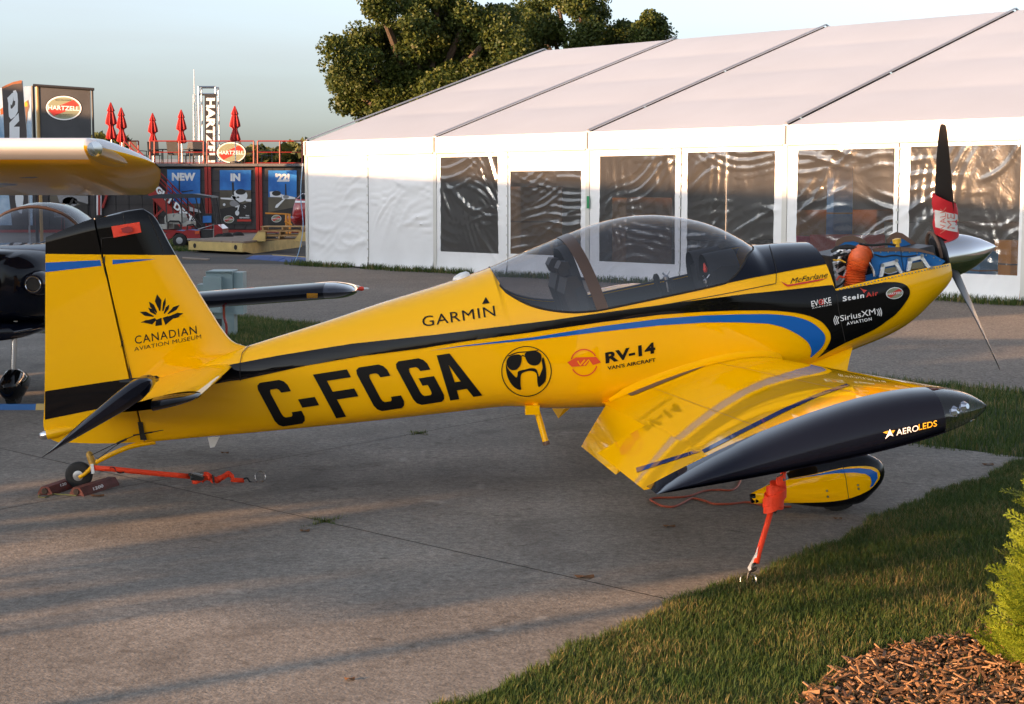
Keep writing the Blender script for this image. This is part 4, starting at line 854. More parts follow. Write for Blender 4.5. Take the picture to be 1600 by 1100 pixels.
for i in range(len(poles)-1):
    mid = (poles[i]+poles[i+1])/2
    for h in (0, 1):
        a, b = (poles[i]+.06, mid-.012) if h == 0 else (mid+.012, poles[i+1]-.06); sd = i*2+h+11
        win = wins.get((i, h))
        if win is None and i > 3: win = None
        if (i, h) in wins:
            c = [wuv(*p) for p in wins[(i, h)]]; t0, t1 = max((c[0][0]+c[3][0])/2, a+.06), min((c[1][0]+c[2][0])/2, b-.06); z1, z0 = min((c[0][1]+c[1][1])/2, ZE-.45), max((c[2][1]+c[3][1])/2, .35)
        elif i > 3: t0, t1, z0, z1 = a+.15, b-.15, .8, 2.7
        else: t0 = None
        if t0 is None: Ts = list(np.linspace(a, b, 56)); Zs = list(np.linspace(.03, ZE-.12, 56))
        else:
            nt_ = 52; Ts = list(np.linspace(a, t0, 5))+list(np.linspace(t0, t1, nt_))[1:]+list(np.linspace(t1, b, 5))[1:]; Zs = list(np.linspace(.03, z0, 12))+list(np.linspace(z0, z1, 60))[1:]+list(np.linspace(z1, ZE-.12, 6))[1:]
        def pos(t, z):
            e = min(1, (t-a)/.12, (b-t)/.12)*min(1, (ZE-.12-z)/.25); e = max(e, 0); f_ = fold(t-a, z, sd); am = .036 if t0 is not None else .05
            hem = .10*max(0, (.45-z)/.45)**2*(1+.5*math.sin(7*t+sd)); return wpt(t, z, am*f_*e+hem*.6+.0)
        fab, vin = MB(), MB(); G = [[pos(t, z) for t in Ts] for z in Zs]
        for r_ in range(len(Zs)-1):
            for q in range(len(Ts)-1):
                iswin = t0 is not None and t0-1e-6 <= Ts[q] and Ts[q+1] <= t1+1e-6 and z0-1e-6 <= Zs[r_] and Zs[r_+1] <= z1+1e-6
                (vin if iswin else fab).poly([G[r_][q], G[r_][q+1], G[r_+1][q+1], G[r_+1][q]])
        pn_ = fab.build('wall_panel', M['pvc'], TENT, smooth=80)
        if t0 is not None:
            vin.build('window_pane', M['vinyl'], pn_, smooth=80)
            wfm = MB()
            for (ta, za, tb, zb_) in ((t0,z0,t1,z0),(t1,z0,t1,z1),(t1,z1,t0,z1),(t0,z1,t0,z0)): wfm.bar(wpt(ta, za, .0)+TN*0, wpt(tb, zb_, .0), .004, .004)
    # lacing down the middle joint
    for z in np.arange(.25, 2.75, .22): MB().box(wpt(mid, z, .03), (.045,.01,.05), rz=math.atan2(E1[1], E1[0])).build('lacing_loop', M['pole'], TENT)
    MB().box(wpt(mid, 1.35, -.01), (.03,.012,2.7), rz=math.atan2(E1[1], E1[0])).build('lacing_gap', M['gap'], TENT)
z_ = wuv(1153/2.5+460, 790/2.5); MB().box(wpt(z_[0], z_[1], .05), (.06,.02,.26), rz=math.atan2(E1[1], E1[0])).build('green_tag', mat('green tape', (.02,.25,.09), .5), TENT)
# stock standing inside the marquee
def inside(u, depth, z=0): t = wall_t(u); d = nrm(wpt(t, 1.0)-CP); d[2] = 0; p = wpt(t, 0)+d*depth; return np.array([p[0], p[1], z])
cb1 = mat('cardboard', (.28,.16,.08), .8, var=(4,.2)); 
def crate(u, depth, w, d, h, m, name, label, cat, z=0.):
    p = inside(u, depth, z); o = MB(); o.box(p+np.array([0,0,h/2]), (w, d, h), rz=.3); o.box(p+np.array([0,0,h+.004]), (w*.16, d*1.0, .008), rz=.3, m=1); o.box(p+np.array([0,0,h*.6]), (w*1.01, d*1.01, .03), rz=.3, m=1); tag(o.build(name, [m, M['rubseal']]), label, cat)
crate(838, 1.6, 1.0, .8, 2.0, cb1, 'carton_stack', 'tall brown carton stack behind the low-set tent window', 'carton')
crate(1003, 3.2, 1.1, .9, 1.75, cb1, 'display_crate', 'brown crate seen through tent window behind the canopy', 'crate')
crate(1312, 4, .45, .3, 2.4, mat('blue banner', (.02,.10,.35), .6), 'blue_banner', 'narrow blue banner standing inside the tent', 'banner')
crate(1265, 2.2, .8, .6, 1.0, mat('magenta goods', (.45,.02,.12), .7), 'merchandise_stack', 'magenta goods stacked inside the tent', 'goods')
crate(1345, 2.2, 1.9, .6, 1.05, mat('crimson goods', (.35,.02,.03), .7), 'merchandise_table', 'table with crimson goods inside the tent', 'table')
crate(1555, 1.0, .9, .5, .85, mat('blue drums', (.01,.17,.42), .5), 'blue_tub', 'blue tub inside the tent by the last window', 'tub')
crate(1590, 1.0, .55, .5, 1.05, mat('orange drums', (.62,.24,.02), .5), 'orange_tub', 'orange tub beside the blue tub inside the tent', 'tub')
crate(1150, 4.5, 2.2, .8, .8, mat('dark goods', (.05,.045,.05), .6), 'display_table', 'dark display table inside the tent', 'table')
crate(1490, 3.5, 2.6, .8, 1.3, mat('grey goods', (.16,.15,.14), .6), 'display_counter', 'grey counter inside the tent behind the propeller', 'counter')
crate(1320, 5, 2.4, .5, 1.5, mat('amber shelf', (.35,.15,.03), .6), 'shelf_unit', 'amber shelf unit inside the tent', 'shelf')
# ------------------------------------------------------------------ out-of-view halls, small trees and hedge added as shade casters
def sp(s, p, z=0.): return np.array([.85*s-.53*p, .53*s+.85*p, z])
M['hallwall'] = mat('pale hall cladding', (.45,.44,.42), .7, var=(.6,.1)); M['hallroof'] = mat('grey hall roof', (.22,.22,.23), .6)
def hall(p0, p1, h, label):
    c = sp(-12, p0); h_ = empty('shade_hall', tuple(c), label, 'building'); d = sp(-22, p0)-sp(-12, p0)  # unseen hall, its height set by the shadow line it throws
    a, b = sp(-12, p0), sp(-12, p1); e = sp(-22, p0), sp(-22, p1); up = np.array([0,0,1.])
    MB().prism([a, b, b+up*h, a+up*h], (e[0]-a)*.01).build('wall', M['hallwall'], h_); MB().prism([e[0], e[1], e[1]+up*h, e[0]+up*h], (a-e[0])*.01).build('wall', M['hallwall'], h_)
    for q0, q1 in ((a, e[0]), (b, e[1])): MB().prism([q0, q1, q1+up*h, (q0+q1)/2+up*(h+.5), q0+up*h], (b-a)/np.linalg.norm(b-a)*.1*(1 if q0 is a else -1)).build('gable', M['hallwall'], h_)
    rg0, rg1 = (a+e[0])/2+up*(h+.55), (b+e[1])/2+up*(h+.55); 
    for q0, q1 in ((a, b), (e[0], e[1])): MB().prism([q0+up*(h+.02), q1+up*(h+.02), rg1, rg0], (0,0,.05)).build('roof', M['hallroof'], h_)
hall(17, 44, 7.0, 'long low pale hall out of view, added to shade the tent wall'); hall(44.2, 95, 9.0, 'tall pale hall out of view, added to shade the grandstand')
def leaf_mat(name, c0, c1, trans=.35):
    m, n, l, b = new_mat(name); g = n.new('ShaderNodeNewGeometry'); c = n.new('ShaderNodeValToRGB'); c.color_ramp.elements[0].color = (*c0, 1); c.color_ramp.elements[1].color = (*c1, 1)
    l.new(g.outputs['Random Per Island'], c.inputs[0]); l.new(c.outputs[0], b.inputs['Base Color']); b.inputs['Roughness'].default_value = .55; b.inputs['Specular IOR Level'].default_value = .3
    t = n.new('ShaderNodeBsdfTranslucent'); l.new(c.outputs[0], t.inputs[0]); x = n.new('ShaderNodeMixShader'); x.inputs[0].default_value = trans
    l.new(b.outputs[0], x.inputs[1]); l.new(t.outputs[0], x.inputs[2]); l.new(x.outputs[0], n['Material Output'].inputs[0]); return m
def quads_obj(name, V, mt, parent=None, base=(0,0,0), k=4):
    V = np.asarray(V, float).reshape(-1, 3); n = len(V)//k; b = WL[parent.name] if parent is not None else np.array(base, float)
    me = bpy.data.meshes.new(name); me.vertices.add(len(V)); me.vertices.foreach_set('co', (V-b).astype(np.float32).ravel())
    me.loops.add(n*k); me.loops.foreach_set('vertex_index', np.arange(n*k, dtype=np.int32)); me.polygons.add(n); me.polygons.foreach_set('loop_start', np.arange(0, n*k, k, dtype=np.int32))
    me.polygons.foreach_set('loop_total', np.full(n, k, dtype=np.int32)); me.update(calc_edges=True); me.materials.append(mt)
    o = bpy.data.objects.new(name, me); COL.objects.link(o); WL[o.name] = b
    if parent is not None: o.parent = parent
    else: o.location = b
    return o
def rnd_dirs(n):
    v = RNG.normal(size=(n, 3)); return v/np.linalg.norm(v, axis=1)[:, None]
def leaf_quads(C, size, flat=.0):
    n = len(C); a = rnd_dirs(n); b = np.cross(a, rnd_dirs(n)); b /= np.linalg.norm(b, axis=1)[:, None]; s = size*RNG.uniform(.55, 1.25, n)[:, None]
    return np.stack([C-a*s*.5, C-b*s*.34, C+a*s*.5, C+b*s*.34], 1)
def clump_pts(clumps, per):
    out = []
    for c, r in clumps:
        d = rnd_dirs(per); rr = RNG.uniform(.0, 1, per)**.42; out.append(np.asarray(c)+d*rr[:, None]*np.asarray(r))
    return np.concatenate(out)
M['bark'] = mat('grey brown bark', (.09,.065,.045), .9, var=(6,.4), bump=(12,.8))
M['hedgeleaf'] = leaf_mat('small tree leaf', (.03,.06,.012), (.07,.10,.025), .2)
tr = empty('shade_tree', (0,0,0), 'young round-crowned tree out of view, added to shade the aircraft', 'tree', 'unseen young trees added to shade the aircraft')  # unseen tree added for crown shade and trunk stripes on the concrete
MB().tube([(0,0,-.03),(.02,0,1.2),(0,.03,3.1)], [.06,.05,.04], 8).build('trunk', M['bark'], tr); MB().tube([(.35,.1,-.03),(.25,.1,1.2),(.1,.03,3.1)], [.035,.03,.025], 8).build('trunk', M['bark'], tr)
cl = [((RNG.uniform(-.6,.6), RNG.uniform(-.6,.6), RNG.uniform(3.1,5.7)), (.62,.62,.6)) for _ in range(26)]
quads_obj('crown', leaf_quads(clump_pts(cl, 260), .22), M['hedgeleaf'], tr)
for i, p in enumerate([5.9,7.0,8.1,9.2,10.3,11.4,12.5,13.6,14.4, 7.6,9.8,12.0]):
    c = sp(-12-(1.2 if i > 8 else 0)-.3*(i % 2), p); 
    if i == 0: tr.location = c; tr.scale = (1,1,1.06)
    else: copy_tree(tr, c, i*1.3).scale = (1,1,.72 if p > 11 else .93)
hg_ = clump_pts([(sp(-12.2, p, RNG.uniform(.3,2.0)), (.7,.7,.6)) for p in np.linspace(8.9, 12.4, 30)], 160)
hgo = empty('shade_hedge', tuple(sp(-12.2, 10.6)), 'dense unseen hedge added to block low sun under the young trees', 'hedge'); quads_obj('foliage', leaf_quads(hg_, .22), M['hedgeleaf'], hgo)  # unseen hedge added to keep low sun off the tail

# ------------------------------------------------------------------ the red and grey container grandstand
YB = 72.0
M['tile'] = mat('charcoal cladding tile', (.040,.034,.034), .45, var=(1.5,.25)); M['cont'] = mat('dark container steel', (.018,.018,.02), .5)
M['redsteel'] = mat('red painted steel', (.30,.018,.012), .45); M['rail'] = mat('red railing', (.26,.02,.015), .45)
M['deckgrey'] = mat('grey deck edge', (.12,.12,.125), .6)
M['posterblue'] = mat('blue poster print', (.010,.13,.55), .4, var=(.7,.35,(.05,.28,.72))); M['posterdark'] = mat('dark poster print', (.025,.022,.02), .4, var=(1.2,.3)); M['posterearth'] = mat('earth poster print', (.10,.085,.06), .4, var=(1.0,.4))
GS = empty('container_grandstand', tuple(at_y(300, 363, YB)), 'charcoal container grandstand with red frame, roof deck and aircraft posters', 'building')
def fy(u, v, y=None): return at_y(u, v, YB if y is None else y)
def rect(u0, v0, u1, v1, y): return [at_y(u0, v1, y), at_y(u1, v1, y), at_y(u1, v0, y), at_y(u0, v0, y)]
Z_D = 2.98
def Lx(a): return 140+a/3.929
mods = [(Lx(415), Lx(722)), (Lx(752), Lx(1032)), (Lx(1062), Lx(1345)), (Lx(-150), Lx(412)), (Lx(-560), Lx(-160))]
def ux(u): return (u-800)/2500*YB
tile_me = None
for k, (a, b) in enumerate(mods):
    x0, x1 = ux(a), ux(b); 
    MB().box(((x0+x1)/2, YB+3.1, Z_D/2), (x1-x0, 6.0, Z_D-.02)).build('container', M['cont'], GS)
    nx = max(4, round((x1-x0)/.56)); nz_ = 5; w_, h_ = (x1-x0)/nx, (Z_D-.25)/nz_
    for i in range(nx):
        for j in range(nz_):
            if tile_me is None or k != tk:
                o = MB().box((x0+w_*(i+.5), YB+.07, .14+h_*(j+.5)), (w_-.025, .05, h_-.025)).build('cladding_tile', M['tile'], GS); tile_me = o.data; tk = k; ref = (i, j)
            else:
                o = bpy.data.objects.new('cladding_tile', tile_me); COL.objects.link(o); o.parent = GS; o.location = (w_*(i-ref[0]), 0, h_*(j-ref[1]))
    for x in (x0-.03, x1+.03): MB().box((x, YB+.04, Z_D/2), (.13, .14, Z_D)).build('frame_post', M['redsteel'], GS)
    MB().box(((x0+x1)/2, YB+.0, Z_D+.03), (x1-x0+.2, .3, .12)).build('deck_edge', M['deckgrey'], GS)
    MB().box(((x0+x1)/2, YB+.02, .06), (x1-x0+.1, .16, .12)).build('frame_sill', M['redsteel'], GS)
MB().box(((ux(mods[4][0])+ux(mods[2][1]))/2, YB+3.2, Z_D+.05), (ux(mods[2][1])-ux(mods[4][0]), 6.2, .06)).build('roof_deck', M['deckgrey'], GS)
# posters
WPm = mat('white print', (.72,.74,.76), .4); GPm = mat('grey print', (.25,.25,.26), .4)
def poster(u0, v0, u1, v1, title, tb, hv, plane, y=YB-.02):
    P = MB().prism(rect(u0, v0, u1, v1, y), (0, .03, 0)).build('poster', M['posterdark'], GS); hh = lambda i: planecast((0, y-.004*i-.004, 0), (0,-1,0), 0)
    decal('poster_sky', [[(u0+.3,v0+.3),(u1-.3,v0+.3),(u1-.3,hv),(u0+.3,hv)]], hh(0), M['posterblue'], P, 0, False)
    decal('poster_field', [[(u0+.3,hv),(u1-.3,hv),(u1-.3,hv+.35*(v1-hv)),(u0+.3,hv+.55*(v1-hv))]], hh(0), M['posterearth'], P, 0, False)
    if title: text('poster_title', title, (tb[0],tb[3]), (tb[1],tb[3]), (tb[0],tb[2]), hh(3), WPm, P, bold=.06)
    for sh, mt in plane: decal('poster_picture', [sh], hh({0:1,1:2,2:3}[mt]), [WPm, GPm, M['posterdark']][mt], P, 0, False)
    return P, hh
q = lambda *p: cp('Q', *p)
P1, h1 = poster(Lx(475), 264.6, Lx(680), 335, 'NEW', (Lx(505), Lx(650), 270, 282.5), 318, [(q((395,330),(520,370),(540,400),(420,380)),0), (q((340,185),(455,172),(462,180),(350,196)),2), (q((314,50),(328,50),(328,200),(316,200)),2)])
P2, h2 = poster(Lx(798), 265.4, Lx(992), 351, 'IN', (Lx(865), Lx(925), 271, 283), 297, [
    (ell(q((925,230))[0], 12, 10), 0), (ell(q((870,305))[0], 7, 5), 1), (q((732,248),(840,250),(850,272),(735,262)), 0), (q((980,262),(1040,262),(1040,290),(985,285)), 0), (ell(q((935,190))[0], 8, 4.4), 2), (q((870,320),(925,320),(910,345),(880,345)),0),
    (q((846,95),(866,95),(868,225),(852,225)), 2), (q((880,262),(990,345),(975,352),(872,272)), 2), (ell(q((770,318))[0], 2, 2.2), 0), (ell(q((975,340))[0], 2, 2.2), 0), (ell(q((900,402))[0], 3.2, 4), 0), (q((912,320),(926,322),(908,385),(898,385)), 0), (ell(q((862,250))[0], 4.2, 3.2), 0), (ell(q((908,244))[0], 2.1, 1.5), 2)])
hartzell(q((816,465))[0], 8.6, 6.2, 0, lambda i: planecast((0, YB-.03-.004*i, 0), (0,-1,0), 0), P2)
text('poster_caption', 'PEAK', *q((985,436),(1022,436),(985,422)), h2(3), WPm, P2, bold=.03); text('poster_caption', 'PERFORMANCE', *q((922,456),(1022,456),(922,442)), h2(3), WPm, P2, bold=.03)
decal('poster_band', [q((900,466),(1040,466),(1040,486),(900,486))], h2(3), M['red_ink'], P2, 0, False)
P3, h3 = poster(Lx(1096), 266, Lx(1272), 351, "'22!", (Lx(1140), Lx(1228), 271, 284), 308, [
    (q((1225,190),(1300,178),(1345,215),(1340,245),(1230,240)), 0), (ell(q((1292,205))[0], 7, 4), 2), (q((1340,215),(1480,245),(1480,262),(1350,262)), 0), (q((1378,110),(1390,110),(1394,225),(1380,225)), 2), (q((1360,265),(1380,262),(1300,350),(1276,348),(1290,320)), 0), (ell(q((1388,240))[0], 4.6, 3), 1)])
hartzell(q((1292,458))[0], 8, 6, 0, lambda i: planecast((0, YB-.03-.004*i, 0), (0,-1,0), 0), P3)
P4, h4 = poster(78, 292, 137, 351, None, None, 300, [(q2, 1) for q2 in [cp('A',(285,655),(440,660),(440,700),(300,700)), ell(cp('A',(350,690))[0], 12, 8)]]+[(cp('A',(320,715),(345,700),(360,672),(372,672),(350,715)),2), (cp('A',(372,680),(440,700),(430,712),(375,692)),2)]+[(cp('A',(270,744+i*9),(355,744+i*9),(355,748+i*9),(270,748+i*9)),1) for i in range(3)])
# white upright and red braces left of the stair
MB().prism(rect(Lx(42), 285, Lx(72), 336, YB-.12), (0,.1,0)).build('white_upright', WPm, GS)
MB().bar(fy(Lx(80), 325, YB-.1), fy(Lx(128), 288, YB-.1), .12, .1).build('brace', M['redsteel'], GS); MB().bar(fy(Lx(60), 336, YB-.1), fy(Lx(60), 290, YB-.1), .1, .1).build('brace', M['redsteel'], GS)
MB().prism(rect(54.5, 300, 59, 352, YB-.12), (0,.1,0)).build('brace', M['redsteel'], GS)
# roof railing
def rail_run(pts, y):
    for (u0, v0), (u1, v1) in zip(pts[:-1], pts[1:]):
        a, b = fy(u0, v0, y), fy(u1, v1, y); MB().tube([a, b], .035, 6).build('rail', M['rail'], GS)
zr = lambda u, f: 295-(Z_D+1.12*f-1.95)/YB*2500
def rail_sec(u0, u1, y=YB+.05, n=1):
    for f in (1, .55, .12):
        MB().tube([fy(u0, zr(0, f), y), fy(u1, zr(0, f), y)], .032 if f == 1 else .022, 6).build('rail', M['rail'], GS)
    for i in range(n+1):
        u = u0+(u1-u0)*i/n; MB().tube([fy(u, zr(0, 1), y), fy(u, zr(0, -.02), y)], .034, 6).build('rail_post', M['rail'], GS)
for s_ in [(Lx(-60), Lx(90), 1), (Lx(190), Lx(300), 1), (Lx(372), Lx(398), 1), (Lx(400), Lx(700), 2), (Lx(722), Lx(1008), 2), (Lx(1032), Lx(1305), 2)]: rail_sec(s_[0], s_[1], n=s_[2])
# stair
sa, sb_ = fy(Lx(250), 255, YB-.35), fy(Lx(640), 345, YB-.35); W_s = 1.1
for y in (YB-.3, YB-.3-W_s):
    a, b = np.array([sa[0], y, Z_D]), np.array([sb_[0], y, .1]); MB().bar(a, b, .07, .34).build('stringer', M['redsteel'], GS)
    for dz in (.95, .5): MB().tube([a+np.array([0,0,dz+.1]), b+np.array([0,0,dz+.1])], .032, 6).build('stair_rail', M['rail'], GS)
    for t in (0, .33, .66, 1): p = a*(1-t)+b*t; MB().tube([p, p+np.array([0,0,1.05])], .03, 6).build('rail_post', M['rail'], GS)
for i in range(13):
    t = (i+.5)/13; MB().box((sa[0]*(1-t)+sb_[0]*t, YB-.3-W_s/2, Z_D*(1-t)+.1*t), (.32, W_s-.08, .04)).build('tread', M['deckgrey'], GS)
MB().bar(fy(Lx(395), 340, YB-1.3), fy(Lx(470), 322, YB-1.3), .09, .09).build('brace', M['redsteel'], GS)
hst = planecast((0, YB-.3-W_s-.05, 0), (0,-1,0), 0)
d_ = np.array([sb_[0]-sa[0], 0, .1-Z_D]); n_ = np.array([-d_[2], 0, d_[0]]); 
text('stair_lettering', 'FLIGHT DECK', *cp('L',(345,612),(640,878),(362,574)), hst, WPm, GS, bold=.05)
decal('stair_arrow', [cp('L',(322,568),(340,550),(340,585))], hst, WPm, GS, 0, False)
# oval sign on the railing
sg = MB(); c_ = cp('L',(869,426))[0]; oo = [at_y(u, v, YB-.12) for u, v in ell(c_, 23.6, 17.2)]; sg.prism(oo, (0,.06,0)); SGN = tag(sg.build('oval_sign', M['ink']), 'oval cream and red propeller-maker sign on the roof railing', 'sign')
hartzell(c_, 23.5, 17.1, 0, lambda i: planecast((0, YB-.124-.005*i, 0), (0,-1,0), 0), SGN)
# parasols, tables and chairs on the roof deck
M['parasol'] = mat('red parasol cloth', (.36,.012,.012), .75, var=(5,.25))
def parasol(u, vt, label):
    y = 3.55*2500/(295-vt); x = (u-800)/2500*y; b = empty('closed_parasol', (x, y, Z_D+.08), label, 'parasol', 'closed red parasols on the roof deck'); o = np.array([x, y, Z_D+.08])
    MB().tube([o, o+np.array([0,0,2.4])], .025, 8).build('pole', M['alu'], b); MB().lathe([(0,.25),(.06,.25),(.1,.06)], o, (0,0,1), 16).build('base', M['cont'], b)
    c = MB(); n = 16; rows = []
    for h, r in [(.95,.13),(1.02,.20),(1.25,.15),(1.45,.09),(1.52,.10),(1.60,.20),(1.72,.19),(2.0,.13),(2.1,.10),(2.12,.14),(2.3,.08),(2.48,.02)]:
        rows.append([o+np.array([math.cos(t)*r*(1+.22*math.cos(8*t)), math.sin(t)*r*(1+.22*math.cos(8*t)), h]) for t in np.linspace(0, 2*math.pi, 32, endpoint=False)])
    c.grid(rows, wrap=True); c.poly(rows[-1]); c.build('folded_canopy', M['parasol'], b, smooth=50)
for a, v, lb in [(155,163.5,'tallest folded red parasol of the close pair on the roof deck'),(218,171.3,'shorter folded red parasol of the close pair on the roof deck'),(408,179.6,'smallest folded red parasol, alone between the close pair and the tower'),(582,174.5,'folded red parasol on the deck just beside the radio mast'),(908,169,'folded red parasol rising behind the oval railing sign')]: parasol(Lx(a), v, lb)
M['sling'] = mat('dark sling fabric', (.05,.05,.052), .7)
def chair0(x, y, rz):
    b = empty('deck_chair', (0,0,0), 'dark sling chair on the roof deck behind the red railing', 'chair', 'dark sling chairs on the roof deck')
    for sx in (-.27,.27):
        for sy in (-.25,.25): MB().tube([(sx, sy, 0), (sx, sy*.9, .62 if sy < 0 else .45)], .018, 6).build('leg', M['cont'], b)
        MB().tube([(sx,-.25,.62),(sx,.3,.64)], .02, 6).build('armrest', M['cont'], b)
    MB().box((0,-.02,.44), (.52,.5,.03)).build('seat', M['sling'], b); MB().prism([(-.26,.24,.44),(.26,.24,.44),(.26,.42,1.08),(-.26,.42,1.08)], (0,.02,0)).build('backrest', M['sling'], b)
    b.location = (x, y, Z_D+.08); b.rotation_euler = (0,0,rz); return b
ch = None
for u, rz, y, lb in [(Lx(318), 2.6, 74.5, 'dark sling chair at the head of the red stair'), (Lx(415), .4, 75, 'dark sling chair under the smallest folded parasol'), (Lx(540), 3.0, 74, 'dark sling chair seen full from behind beside the mast parasol'), (Lx(605), -.6, 76, 'dark sling chair turned aside behind the radio mast parasol'), (Lx(688), .3, 75, 'dark sling chair at the foot of the banner tower'), (Lx(770), 1.4, 75.5, 'dark sling chair half behind the oval railing sign'), (Lx(990), 1.9, 74.5, 'dark sling chair just past the oval railing sign'), (Lx(1098), 1.7, 75.5, 'dark sling chair alone on the deck end next to the tent')]:
    x = (u-800)/2500*y
    if ch is None: ch = chair0(x, y, rz); ch['label'] = lb
    else: copy_tree(ch, (x, y, Z_D+.08), rz, label=lb)
for u, lb in ((Lx(465),'small round dark table nearest the stair head'), (Lx(630),'small round dark table beside the banner tower'), (Lx(900),'small round dark table behind the oval railing sign')):
    y = 75.2; x = (u-800)/2500*y; t_ = empty('deck_table', (x, y, Z_D+.08), lb, 'table', 'round tables on the roof deck'); MB().lathe([(.70,.5),(.73,.5)], (x,y,Z_D+.08), (0,0,1), 20).build('top', M['sling'], t_); MB().lathe([(0,.25),(.03,.25),(.05,.03),(.7,.03)], (x,y,Z_D+.08), (0,0,1), 10).build('pedestal', M['cont'], t_)
# truss tower with vertical banner, radio mast
YT = 86.
TW_ = empty('banner_tower', tuple(at_y(327, 295, YT)*np.array([1,1,0])), 'tall aluminium truss tower carrying a vertical black banner', 'tower')
xa, xb2 = (Lx(690)-800)/2500*YT, (Lx(793)-800)/2500*YT; zt_ = 1.95+(295-137.5)/2500*YT
for x in (xa, xb2):
    for y in (YT, YT+.9): MB().tube([(x,y,0),(x,y,zt_)], .04, 6).build('truss_leg', M['alu'], TW_)
for z in np.arange(.5, zt_, 1.05):
    for x in (xa, xb2): MB().tube([(x,YT,z),(x,YT+.9,min(z+.9, zt_))], .03, 5).build('truss_brace', M['alu'], TW_)
for z in (zt_-.02, zt_-.4): 
    for y in (YT, YT+.9): MB().tube([(xa,y,z),(xb2,y,z)], .045, 6).build('crossbar', M['chrome'], TW_)
bn = MB().prism(rect(Lx(706), 147, Lx(777), 272, YT-.08), (0,.02,0)).build('banner', M['posterdark'], TW_)
text('banner_lettering', 'HARTZELL', (Lx(716), 153), (Lx(716), 262), (Lx(770), 153), planecast((0,YT-.09,0),(0,-1,0),0), WPm, bn, bold=.05)
ym = 105.; ms = empty('radio_mast', tuple(at_y(Lx(665), 300, ym)*np.array([1,1,0])), 'thin pale lattice radio mast behind the deck', 'mast'); xm = (Lx(665)-800)/2500*ym; zm_ = 1.95+(295-150)/2500*ym
for k in range(3): a = k*2.1; MB().tube([(xm+.3*math.cos(a), ym+.3*math.sin(a), 0), (xm+.09*math.cos(a), ym+.09*math.sin(a), zm_)], .03, 5).build('mast_leg', M['alu'], ms)
for z in np.arange(1, zm_-1, .7): MB().tube([(xm-.25*(1-z/zm_*.7),ym,z),(xm+.25*(1-z/zm_*.7),ym,z+.5)], .015, 4).build('mast_brace', M['alu'], ms)
MB().tube([(xm,ym,zm_-.5),(xm,ym,zm_+1.6)], .025, 5).build('whip_aerial', M['alu'], ms)
# left hand banners
YK = 56.
bk_ = empty('emblem_banner', tuple(at_y(95, 295, YK)*np.array([1,1,0])), 'square charcoal banner with oval emblem hung from a pole frame', 'banner')
c4 = cp('R',(590,240),(1410,288),(1435,925),(612,930)); c4[2] = (c4[2][0], 255); c4[3] = (c4[3][0], 255)
MB().prism([at_y(*p, YK) for p in c4], (0,.02,0)).build('cloth', mat('charcoal banner cloth', (.045,.047,.052), .7, var=(.9,.25), bump=(3,.3)), bk_)
MB().tube([at_y(*p, YK-.03) for p in cp('R',(520,232),(1470,296))], .05, 8).build('crossbar', M['cont'], bk_)
for a, m_ in (((512,240), 'cont'), ((582,250), 'pole')): p = at_y(*cp('R', a)[0], YK+(.0 if m_ == 'pole' else .6)); MB().tube([p, (p[0], p[1], 0)], .06, 8).build('pole', M[m_] if m_ != 'pole' else mat('tan pole', (.45,.28,.10), .5), bk_)
p = at_y(*cp('R',(1440,296))[0], YK+.05); MB().tube([p, (p[0], p[1], 0)], .04, 8).build('pole', M['cont'], bk_)
hartzell(cp('R',(995,588))[0], 29, 20, 2, lambda i: planecast((0, YK-.006-.004*i, 0), (0,-1,0), 0), bk_)
text('emblem_caption', 'BUILT ON HONOR', *cp('R',(868,472),(1112,480),(868,448)), planecast((0, YK-.03, 0),(0,-1,0),0), M['ink'], bk_); text('emblem_caption', 'HARTZELL PROPELLER INC', *cp('R',(862,698),(1138,700),(862,682)), planecast((0, YK-.03, 0),(0,-1,0),0), M['ink'], bk_); text('emblem_caption', 'PIQUA, OHIO U.S.A.', *cp('R',(912,722),(1100,724),(912,706)), planecast((0, YK-.03, 0),(0,-1,0),0), M['ink'], bk_)
YS = 60.
bs = empty('sky_poster_panel', tuple(at_y(25, 295, YS)*np.array([1,1,0])), 'tall sky blue picture panel behind the upright flag', 'sign')
MB().prism([at_y(-40, 352, YS), at_y(50.5, 352, YS), at_y(48.6, 134.5, YS), at_y(-40, 140, YS)], (0,.06,0)).build('panel', mat('sky picture print', (.04,.30,.62), .5, var=(.7,.4,(.62,.72,.80))), bs)
decal('picture', [[(38.5,160),(44,156),(46,166),(43,176),(41,204),(40,204),(38.8,178)]], planecast((0,YS-.01,0),(0,-1,0),0), mat('brown print', (.22,.12,.07), .6), bs, 0, False)
decal('picture', [[(38.3,160),(41,158),(43,162),(43,166),(38.4,167)]], planecast((0,YS-.014,0),(0,-1,0),0), M['yel_ink'], bs, 0, False); decal('picture', [[(0,171),(4,168),(5,178),(1,179)]], planecast((0,YS-.014,0),(0,-1,0),0), M['hose'], bs, 0, False)
YF = 50.
fl_ = empty('upright_flag', tuple(at_y(36, 295, YF)*np.array([1,1,0])), 'upright dark grey flag with large white rotated letters', 'flag'); fm = mat('dark grey flag cloth', (.07,.06,.058), .8, var=(1.2,.2))
fo = cp('R',(28,262),(100,225),(200,182),(330,152),(352,240),(372,500),(400,800),(412,940)); fo += [(42.5,250),(44.5,352),(19,352),(8,250)]+cp('R',(62,900),(45,560))
MB().prism([at_y(*p, YF) for p in fo], (0,.015,0)).build('cloth', fm, fl_); decal('hem', [cp('R',(28,262),(100,225),(200,182),(330,152),(345,165),(335,200),(200,218),(45,286))], planecast((0,YF-.004,0),(0,-1,0),0), mat('rust hem', (.28,.10,.04), .7), fl_, 0, False)
